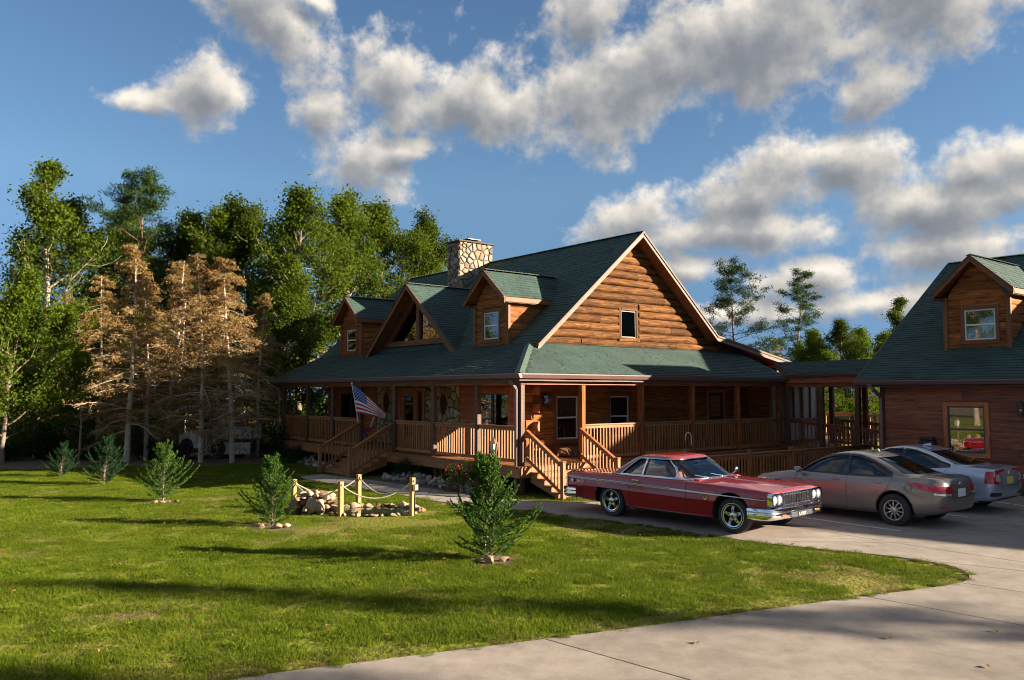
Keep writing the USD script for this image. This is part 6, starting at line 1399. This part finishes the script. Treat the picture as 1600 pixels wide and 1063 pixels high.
def bush(seed, n, lsize, rx=1.0, rz=.8, lobes=9):
    rng = np.random.default_rng(seed); wood = MB(); cen = []
    for k in range(lobes * 2):
        az = rng.uniform(0, 2 * math.pi); el = rng.uniform(.35, 1.4); L = rng.uniform(.55, 1.05); br = curve((rng.uniform(-.1, .1), rng.uniform(-.1, .1), -.05), (math.cos(az) * math.cos(el) * rx, math.sin(az) * math.cos(el) * rx, math.sin(el) * rz * 1.3), L, rng, 4, .03, .18); wood.tube(br, np.linspace(.02, .005, 5), 4, False); cen += [br[2], br[3], br[4], br[4]]
    a = A(cen); idx = rng.integers(0, len(a), n); c = a[idx] + rng.normal(size=(n, 3)) * [.17, .17, .13]; c[:, 2] = np.maximum(c[:, 2], .03)
    return wood.mesh(), leaves_mesh(c, lsize, rng)

PROTO = {}
def plant(kind, name, label, cat, x, y, h, rz=None, group=None, w=None):
    "h: height wanted; the first of a kind carries the meshes, the others refer to it"
    make, hh, bark_m, leaf_m, parts_ = KINDS[kind]; s = h / hh; sc = (s * (w or 1), s * (w or 1), s); rz = R.uniform(0, 360) if rz is None else rz
    if kind not in PROTO:
        wd, lf = make(); t = thing(name, label, cat, (x, y, 0), rz, group, sc); put(wd, parts_[0], bark_m, t, smooth=50); put(lf, parts_[1], leaf_m, t); PROTO[kind] = t; return t
    return copy_of(PROTO[kind], name, label, cat, (x, y, 0), rz, sc, group)
TC, SF = ('trunk', 'crown'), ('stem', 'foliage')
KINDS = {
    'oak_a': (lambda: broadleaf(1, 14, 4.0, .26, 30, 21000, .165, .20, clump=.27), 14, 'bark', 'oak_leaf', TC), 'oak_b': (lambda: broadleaf(2, 14, 3.6, .34, 28, 19000, .165, .18, clump=.26), 14, 'bark', 'oak_leaf', TC),
    'oak_c': (lambda: broadleaf(3, 14, 3.4, .20, 26, 15500, .16, .19, clump=.25, lean=.09), 14, 'pale_bark', 'oak_leaf', TC),
    'bright_a': (lambda: broadleaf(4, 9, 3.0, .12, 26, 15000, .15, .12, clump=.24), 9, 'bark', 'bright_leaf', TC), 'bright_b': (lambda: broadleaf(5, 9, 2.4, .30, 22, 11000, .15, .10, clump=.23), 9, 'pale_bark', 'bright_leaf', TC),
    'brown_a': (lambda: tiered(6, 11, 2.9, .13, 105, 10500, .125, .155, -.09), 11, 'pale_bark', 'brown_leaf', TC), 'brown_b': (lambda: tiered(7, 11, 2.6, .15, 100, 9000, .125, .14, -.11), 11, 'pale_bark', 'brown_leaf', TC),
    'pine_a': (lambda: pine(8, 16, 3.6, .52, 40, .20), 16, 'pine_bark', 'needle', TC), 'pine_b': (lambda: pine(9, 14, 3.9, .34, 46, .16, tufts=6, needles=30, flat=.3), 14, 'pine_bark', 'needle', TC), 'pine_c': (lambda: pine(10, 14, 2.9, .36, 38, .16, tufts=6, needles=28, flat=.3), 14, 'pine_bark', 'needle', TC),
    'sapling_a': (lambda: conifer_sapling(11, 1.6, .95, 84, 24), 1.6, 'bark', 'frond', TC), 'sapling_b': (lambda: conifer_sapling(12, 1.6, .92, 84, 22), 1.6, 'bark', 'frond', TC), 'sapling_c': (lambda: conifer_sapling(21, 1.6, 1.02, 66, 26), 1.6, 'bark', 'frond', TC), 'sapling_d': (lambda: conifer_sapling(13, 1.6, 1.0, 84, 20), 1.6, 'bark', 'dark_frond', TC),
    'bush_a': (lambda: bush(14, 2600, .10), 1.2, 'bark', 'bright_leaf', SF), 'bush_b': (lambda: bush(15, 2600, .09), 1.2, 'bark', 'shrub_leaf', SF), 'bush_c': (lambda: bush(16, 1600, .10), 1.2, 'bark', 'brown_leaf', SF), 'shrub': (lambda: bush(17, 5200, .055, 1.0, .75), 1.1, 'bark', 'shrub_leaf', SF),
}
def at(u, Y): return (u - 800) / FOCAL * Y, Y
def tall(v, Y): return EYE + (613 - v) / FOCAL * Y

# young conifers on the lawn
for (u, v, h, k, lb, w) in ((767, 874, 1.62, 'sapling_a', 'bushy green conifer sapling nearest the drive, tallest on the lawn', 1.0), (425, 820, 1.34, 'sapling_b', 'green conifer sapling just left of the rope fence', .95), (255, 783, 1.42, 'sapling_c', 'green conifer sapling in the middle of the lawn row, before the brown trees', .95),
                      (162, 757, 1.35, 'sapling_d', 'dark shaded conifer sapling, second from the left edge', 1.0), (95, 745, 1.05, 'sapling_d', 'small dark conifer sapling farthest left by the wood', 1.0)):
    g = G(u, v); plant(k, 'conifer_sapling', lb, 'sapling', g[0], g[1], h, {767: 40, 425: 200, 255: 80}.get(u, 10), 'conifer saplings in a row on the lawn', w)
stake = thing('watering_stake', 'thin white stake at the foot of the nearest sapling', 'stake', (*G(757, 874), 0)); MB().tube([(0, 0, -.05), (.02, 0, .30)], .008, 6).put('rod', 'white_plastic', stake)

# shrubs and roses at the porch
p = H(-.05, 5.3); plant('shrub', 'porch_shrub', 'dense dark green shrub in the rubble bed right of the front steps', 'shrub', p[0], p[1], .78)
p = H(-.35, 13.4); plant('shrub', 'porch_shrub', 'dark green shrub under the left end of the porch', 'shrub', p[0], p[1], .8)
p = H(.0, 14.9); plant('shrub', 'porch_shrub', 'small shaded shrub at the left corner post of the porch', 'shrub', p[0], p[1], .7)
p = H(-.45, 1.9); rb = thing('rose_bush', 'rose bush with pink flowers under the porch corner', 'rose bush', (p[0], p[1], 0), 30, None, .78)
wd, lf = bush(18, 2600, .06, 1.0, .75, 10); put(wd, 'stem', 'bark', rb, smooth=50); put(lf, 'foliage', 'bright_leaf', rb)
rg = np.random.default_rng(4)
for i in range(16):
    a, e = rg.uniform(0, 6.28), rg.uniform(.3, 1.3); c = A([math.cos(a) * math.cos(e), math.sin(a) * math.cos(e), math.sin(e) * .95]) * rg.uniform(.8, 1.0)
    n = 26; d = rg.normal(size=(n, 3)); d /= np.linalg.norm(d, axis=1, keepdims=True); put(leaves_mesh(c + d * .045, .075, rg, aspect=.9, fold=.2), 'rose_flower', 'petal', rb)
for (x, y, h) in ((7.4, -1.4, .5), (8.6, -1.1, .45)):
    p = H(x, y); plant('bush_a', 'tall_grass_clump', 'pale green plant between the ramp fence and the porch, ' + ('left' if x < 8 else 'right') + ' one', 'plant', p[0], p[1], h)

# the wood on the left
for (u, Y, vt, k, lb) in ((-20, 37, 225, 'oak_c', 'tall tree cut by the left edge of the photo with bare pale limbs'), (42, 38, 208, 'oak_c', 'tall thin-crowned tree with pale limbs near the left edge'), (122, 45, 300, 'oak_a', 'green leafy tree between the pale-limbed tree and the tall pine'), (176, 54, 318, 'oak_b', 'green leafy tree right behind the tallest brown tree'),
                      (300, 48, 330, 'oak_a', 'green leafy tree just right of the tall pine'), (352, 45, 303, 'oak_b', 'green leafy tree with a rounded top, second right of the tall pine'), (410, 47, 308, 'oak_b', 'green leafy tree left of the big broad tree'), (470, 43, 292, 'oak_a', 'left half of the big broad leafy trees behind the house'),
                      (545, 44, 282, 'oak_b', 'tallest broad leafy tree behind the left dormer'), (610, 47, 305, 'oak_a', 'leafy tree left of the chimney, behind the window gable'), (652, 50, 335, 'oak_b', 'leafy tree top with thin twigs just left of the chimney'), (690, 56, 372, 'oak_c', 'leafy branch tips touching the chimney'), (505, 40, 395, 'oak_c', 'lower leafy tree at the left end of the porch roof'),
                      (455, 38.5, 440, 'bright_b', 'young leafy tree at the left corner of the porch')):
    x, y = at(u, Y); plant(k, 'leafy_tree', lb, 'tree', x, y, tall(vt, Y), None, 'leafy trees of the wood behind the lawn')
x, y = at(228, 46); plant('pine_a', 'pine_tree', 'tall dark pine standing above the wood', 'pine tree', x, y, tall(285, 46))
for (u, Y, vt, k, lb) in ((202, 32.2, 372, 'brown_a', 'tallest brown-leaved slim tree, in front of the wood'), (317, 32.0, 392, 'brown_b', 'brown-leaved tree whose trunk hides the truck front'), (366, 31.8, 398, 'brown_a', 'brown-leaved tree before the truck bed'), (156, 35, 425, 'brown_b', 'brown-leaved tree left of the tallest brown one'), (262, 35.5, 400, 'brown_a', 'brown-leaved tree between the tallest brown one and the truck'), (405, 35, 455, 'brown_b', 'low brown-leaved tree beside the porch end'), (285, 38, 410, 'brown_b', 'brown-leaved tree set back behind the others'), (232, 33, 420, 'brown_b', 'brown-leaved tree just right of the tallest brown one'), (340, 34.5, 415, 'brown_b', 'brown-leaved tree between the two trunks before the truck')):
    x, y = at(u, Y); plant(k, 'brown_tree', lb, 'tree', x, y, tall(vt, Y), None, 'brown-leaved slim trees at the edge of the wood')
for (u, Y, vt, k, lb) in ((8, 31.5, 420, 'bright_a', 'bright green leafy tree at the left edge of the lawn'), (60, 34, 470, 'bright_a', 'bright green bushy tree second from the left edge'), (128, 33, 545, 'bright_b', 'thin young green tree left of the brown trees'), (105, 38, 470, 'bright_b', 'mid green tree behind the thin young one'), (228, 34, 640, 'bright_b', 'low green sapling tree between the brown trunks'), (425, 37, 520, 'bright_a', 'green tree behind the left porch post')):
    x, y = at(u, Y); plant(k, 'young_tree', lb, 'tree', x, y, tall(vt, Y), None, 'bright young trees at the wood edge')
rt = random.Random(12)
fill = 'leafy tree in the shaded depth of the wood'
for i in range(11):
    u = -120 + i * 58 + rt.uniform(-14, 14); Y = rt.uniform(52, 66); x, y = at(u, Y); plant(rt.choice(('oak_a', 'oak_b', 'oak_c')), 'wood_tree', fill, 'tree', x, y, rt.uniform(9, 12.5), None, 'trees in the depth of the wood')
for i in range(16):
    u = -60 + i * 32 + rt.uniform(-12, 12); Y = rt.uniform(37, 46); x, y = at(u, Y); plant(rt.choice(('bright_b', 'brown_b', 'bright_b')), 'wood_tree', 'slim young tree in the shade under the wood', 'tree', x, y, rt.uniform(5, 8), None, 'young trees in the shade of the wood')
for i in range(44):
    u = -60 + i * 12 + rt.uniform(-7, 7); Y = rt.uniform(32.6, 38) + (1.5 if 300 < u < 420 else 0); x, y = at(u, Y); k = rt.choice(('bush_a', 'bush_b', 'bush_b', 'bush_c'))
    plant(k, 'undergrowth_bush', {'bush_a': 'bright leafy bush in the undergrowth along the lawn edge', 'bush_b': 'dark leafy bush in the undergrowth along the lawn edge', 'bush_c': 'brown leafy bush in the undergrowth along the lawn edge'}[k], 'bush', x, y, rt.uniform(.5, 1.5), None, {'bush_a': 'bright undergrowth bushes', 'bush_b': 'dark undergrowth bushes', 'bush_c': 'brown undergrowth bushes'}[k])
for i in range(20):
    u = -100 + i * 34 + rt.uniform(-9, 9); Y = rt.uniform(42, 60); x, y = at(u, Y); plant(rt.choice(('bush_b', 'bush_a')), 'thicket_bush', 'tall dark bush deep in the wood', 'bush', x, y, rt.uniform(2.5, 4.5), None, 'thicket bushes deep in the wood')

# trees behind the house on the right
for (u, Y, vt, k, lb) in ((1152, 56, 420, 'pine_b', 'wide dark pine behind the right roof slope'), (1243, 58, 430, 'pine_c', 'slim leaning pine right of the wide pine')):
    x, y = at(u, Y); plant(k, 'pine_tree', lb, 'pine tree', x, y, tall(vt, Y), {1152: 30, 1243: 120}[u])
for (u, Y, vt, k, lb) in ((1322, 52, 497, 'oak_a', 'rounded green tree above the walkway roof'), (1392, 60, 455, 'oak_c', 'thin tree top rising beside the garage roof'), (1262, 56, 535, 'bright_a', 'low green tree at the foot of the slim pine'), (1212, 60, 525, 'brown_b', 'reddish brown tree between the two pines'), (1370, 50, 520, 'bright_a', 'green tree touching the garage roof'), (1300, 46, 545, 'bright_b', 'green tree behind the back deck'), (1350, 44, 560, 'bright_a', 'dense tree seen through the walkway'), (1285, 53, 515, 'bright_a', 'warm green tree right of the slim pine'), (1345, 55, 508, 'bright_b', 'light green tree beside the rounded tree'), (1195, 58, 545, 'bright_b', 'light green tree low between the two pines')):
    x, y = at(u, Y); plant(k, 'leafy_tree', lb, 'tree', x, y, tall(vt, Y), None, 'trees behind the walkway')
for i in range(16):
    u = 1080 + i * 22 + rt.uniform(-9, 9); Y = rt.uniform(48, 62); x, y = at(u, Y); plant(rt.choice(('bush_b', 'bush_a')), 'thicket_bush', 'leafy bush behind the back deck and walkway', 'bush', x, y, rt.uniform(2.5, 4.2), None, 'bushes behind the back deck')
# trees beyond the frame, across the drive: they shade the lawn and show in the window panes
for (x, y, k, h) in ((33, 5.2, 'brown_b', 13), (37, 1.6, 'brown_a', 14), (30, -7, 'oak_a', 14), (38, -8, 'oak_b', 15), (14, -22, 'oak_a', 15), (3, -26, 'oak_b', 16), (-8, -22, 'oak_a', 15), (-18, -24, 'oak_c', 16), (-26, -14, 'oak_a', 15), (-33, -4, 'oak_b', 14), (-36, 8, 'oak_a', 15), (-38, 20, 'oak_c', 15), (22, -14, 'oak_a', 15), (-30, -24, 'pine_a', 17), (9, -30, 'pine_a', 18)):
    plant(k, 'pine_tree' if k[0] == 'p' else 'leafy_tree', 'tree across the drive, out of the picture', 'tree', x, y, h, None, 'trees across the drive', .62 if k[:3] == 'bro' else None)

# ---------------------------------------------------------------- grass
def tuft(seed, n, hmin, hmax, half_=.25):
    rng = np.random.default_rng(seed); c = np.c_[rng.uniform(-half_, half_, (n, 2)), np.zeros(n)]; h = rng.uniform(hmin, hmax, n); a = rng.uniform(0, 6.283, n); ln = rng.uniform(.1, .75, n); b = rng.uniform(0, 6.283, n)
    sd = np.c_[np.cos(a), np.sin(a), np.zeros(n)] * rng.uniform(.0018, .0042, n)[:, None]; d = np.c_[np.cos(b) * ln, np.sin(b) * ln, np.ones(n)]; d /= np.linalg.norm(d, axis=1, keepdims=True)
    mid = c + d * (h * .55)[:, None]; tip = mid + (d + np.c_[np.cos(b), np.sin(b), -.2 * np.ones(n)] * rng.uniform(.2, .9, n)[:, None]) * (h * .5)[:, None]
    v = np.stack([c - sd, c + sd, mid - sd * .8, mid + sd * .8, tip], 1).reshape(-1, 3); i = np.arange(n)[:, None] * 5
    return v, np.vstack([i + [0, 1, 3], i + [0, 3, 2], i + [2, 3, 4]])
def scatter(name, label, cat, protos, mats, pos, idx, rz, sc, kind='stuff'):
    pi = UsdGeom.PointInstancer.Define(stage, fresh('/World', name)); path = str(pi.GetPath()); tg = []
    UsdGeom.Scope.Define(stage, path + '/prototypes')
    for k, (m, mt) in enumerate(zip(protos, mats)):
        p = put(m, 'tuft', mt, path + '/prototypes'); tg.append(Sdf.Path(p))
    pi.CreatePrototypesRel().SetTargets(tg)
    pi.CreatePositionsAttr(Vt.Vec3fArray.FromNumpy(np.asarray(pos, np.float32))); pi.CreateProtoIndicesAttr(Vt.IntArray.FromNumpy(np.asarray(idx, np.int32)))
    q = np.zeros((len(pos), 4), np.float32); q[:, 0] = np.cos(rz / 2); q[:, 3] = np.sin(rz / 2)
    pi.CreateOrientationsAttr(Vt.QuathArray([Gf.Quath(float(a[0]), 0, 0, float(a[3])) for a in q])); pi.CreateScalesAttr(Vt.Vec3fArray.FromNumpy(np.asarray(sc, np.float32)))
    tag(pi.GetPrim(), label, cat, None, kind)
from shapely import contains_xy, distance, points as sh_points
rngg = np.random.default_rng(3)
def fill_lawn(Ymin, Ymax, step):
    P, ys = [], Ymin
    y = np.arange(Ymin, Ymax, step); out = []
    for yy in y:
        x0, x1 = -.64 * yy - 1.0, .66 * yy + .5; x = np.arange(x0, x1, step); out.append(np.c_[x, np.full(len(x), yy)])
    o = np.vstack(out); return o + rngg.uniform(-step * .45, step * .45, o.shape)
near = fill_lawn(6.4, 15, .34); far = fill_lawn(15, 36, .46)
lw_in = lawn.buffer(-.015); pts = np.vstack([near, far]); pts = pts[contains_xy(lw_in, pts[:, 0], pts[:, 1])]
beds = sops.unary_union([bed.buffer(.1), bed2.buffer(.1), sg.Polygon(pond_ring).buffer(.12), sg.Point(*G(492, 800)).buffer(.42), *[sg.Point(*G(u, v)).buffer(.36) for u, v in ((767, 876), (427, 823), (256, 785))], sg.Polygon([tuple(H(x, y)[:2]) for x, y in ((.2, -.1), (16, -3.5), (16, 16), (.2, 16))])])
pts = pts[~contains_xy(beds, pts[:, 0], pts[:, 1])]
# thin and worn places by a broad noise
nz = meshkit.fbm(np.c_[pts * .45, np.zeros(len(pts))], 3, 5); wear = meshkit.fbm(np.c_[pts * .8 + 40, np.zeros(len(pts))], 3, 9)
d_edge = distance(sh_points(pts), drive.boundary)
dry = (wear > .72) | ((d_edge < .32) & (rngg.random(len(pts)) < .7)); bald = (wear > .78) & (d_edge > .4)
pts, nz, dry, d_edge = pts[~bald], nz[~bald], dry[~bald], d_edge[~bald]
n = len(pts); idx = rngg.integers(0, 4, n); idx[dry] = rngg.integers(4, 6, dry.sum())
sc = np.repeat(((.62 + .75 * nz) * rngg.uniform(.8, 1.2, n) * np.where(dry, .75, 1))[:, None], 3, 1); sc[:, :2] = np.where(pts[:, 1] > 15, 1.15, .92)[:, None]
# a ragged fringe along the concrete
el = sg.LineString(DRIVE_EDGE); k_ = int(el.length / .11); fr_ = A([el.interpolate(i * .11).coords[0] for i in range(k_)]) + rngg.uniform(-.10, .10, (k_, 2)); fr_ = fr_[~contains_xy(drive.buffer(-.03), fr_[:, 0], fr_[:, 1])]; kf = len(fr_)
pts = np.vstack([pts, fr_]); n = len(pts); idx = np.r_[idx, rngg.choice([1, 3, 4, 5, 5], kf)]; sc = np.vstack([sc, np.c_[np.full((kf, 2), .3), rngg.uniform(.5, 1.2, kf)]])
scatter('lawn_grass', 'mown green lawn grass with thin yellow patches', 'grass', [tuft(1, 560, .025, .065), tuft(2, 560, .022, .06), tuft(3, 520, .03, .075), tuft(4, 600, .022, .055), tuft(5, 260, .02, .06), tuft(6, 220, .02, .07)], ['grass'] * 4 + ['dry_grass'] * 2, np.c_[pts, np.full(n, -.014)], idx, rngg.uniform(0, 6.283, n), sc)

# fallen leaves, strewn over grass and concrete; clover and weeds in the lawn
fl_pts = np.c_[rngg.uniform(-16, 13, 900), rngg.uniform(7, 31, 900)]; onc = contains_xy(drive, fl_pts[:, 0], fl_pts[:, 1]); inb = contains_xy(sg.Polygon([tuple(H(x, y)[:2]) for x, y in ((-.1, -.1), (16, -3.5), (16, 16), (-.1, 16))]), fl_pts[:, 0], fl_pts[:, 1])
ok_ = ~inb & (~onc | (rngg.random(900) < .3)); fl_pts, onc = fl_pts[ok_], onc[ok_]; n = len(fl_pts)
def one_leaf(seed):
    rg_ = np.random.default_rng(seed); return leaves_mesh(A([[0, 0, .008]]), .075, rg_, up=4, dirs=A([[1., .2, .05]]), fold=.2)
scatter('fallen_leaves', 'small brown fallen leaves strewn over the lawn and drive', 'leaves', [one_leaf(1), one_leaf(2), one_leaf(3)], ['brown_leaf'] * 3, np.c_[fl_pts, np.where(onc, .006, .035)], rngg.integers(0, 3, n), rngg.uniform(0, 6.28, n), np.repeat(rngg.uniform(.5, 1.2, (n, 1)), 3, 1))
def rosette(seed, k, s):
    rg_ = np.random.default_rng(seed); a = rg_.uniform(0, 6.28, k); c = np.c_[np.cos(a), np.sin(a), np.zeros(k)] * rg_.uniform(.02, .16, k)[:, None]; c[:, 2] = rg_.uniform(.03, .055, k); return leaves_mesh(c, s, rg_, up=2, aspect=.85)
inn_ = pts[contains_xy(lawn.buffer(-.55), pts[:, 0], pts[:, 1])]; wd_ = inn_[rngg.choice(len(inn_), 420, replace=False)] + rngg.uniform(-.2, .2, (420, 2))
scatter('lawn_weeds', 'low clover and broad leaf weeds among the lawn grass', 'weeds', [rosette(1, 60, .022), rosette(2, 30, .03), rosette(3, 70, .02)], ['grass', 'bright_leaf', 'grass'], np.c_[wd_, np.full(420, -.01)], rngg.integers(0, 3, 420), rngg.uniform(0, 6.28, 420), np.repeat(rngg.uniform(.6, 1.4, (420, 1)), 3, 1))
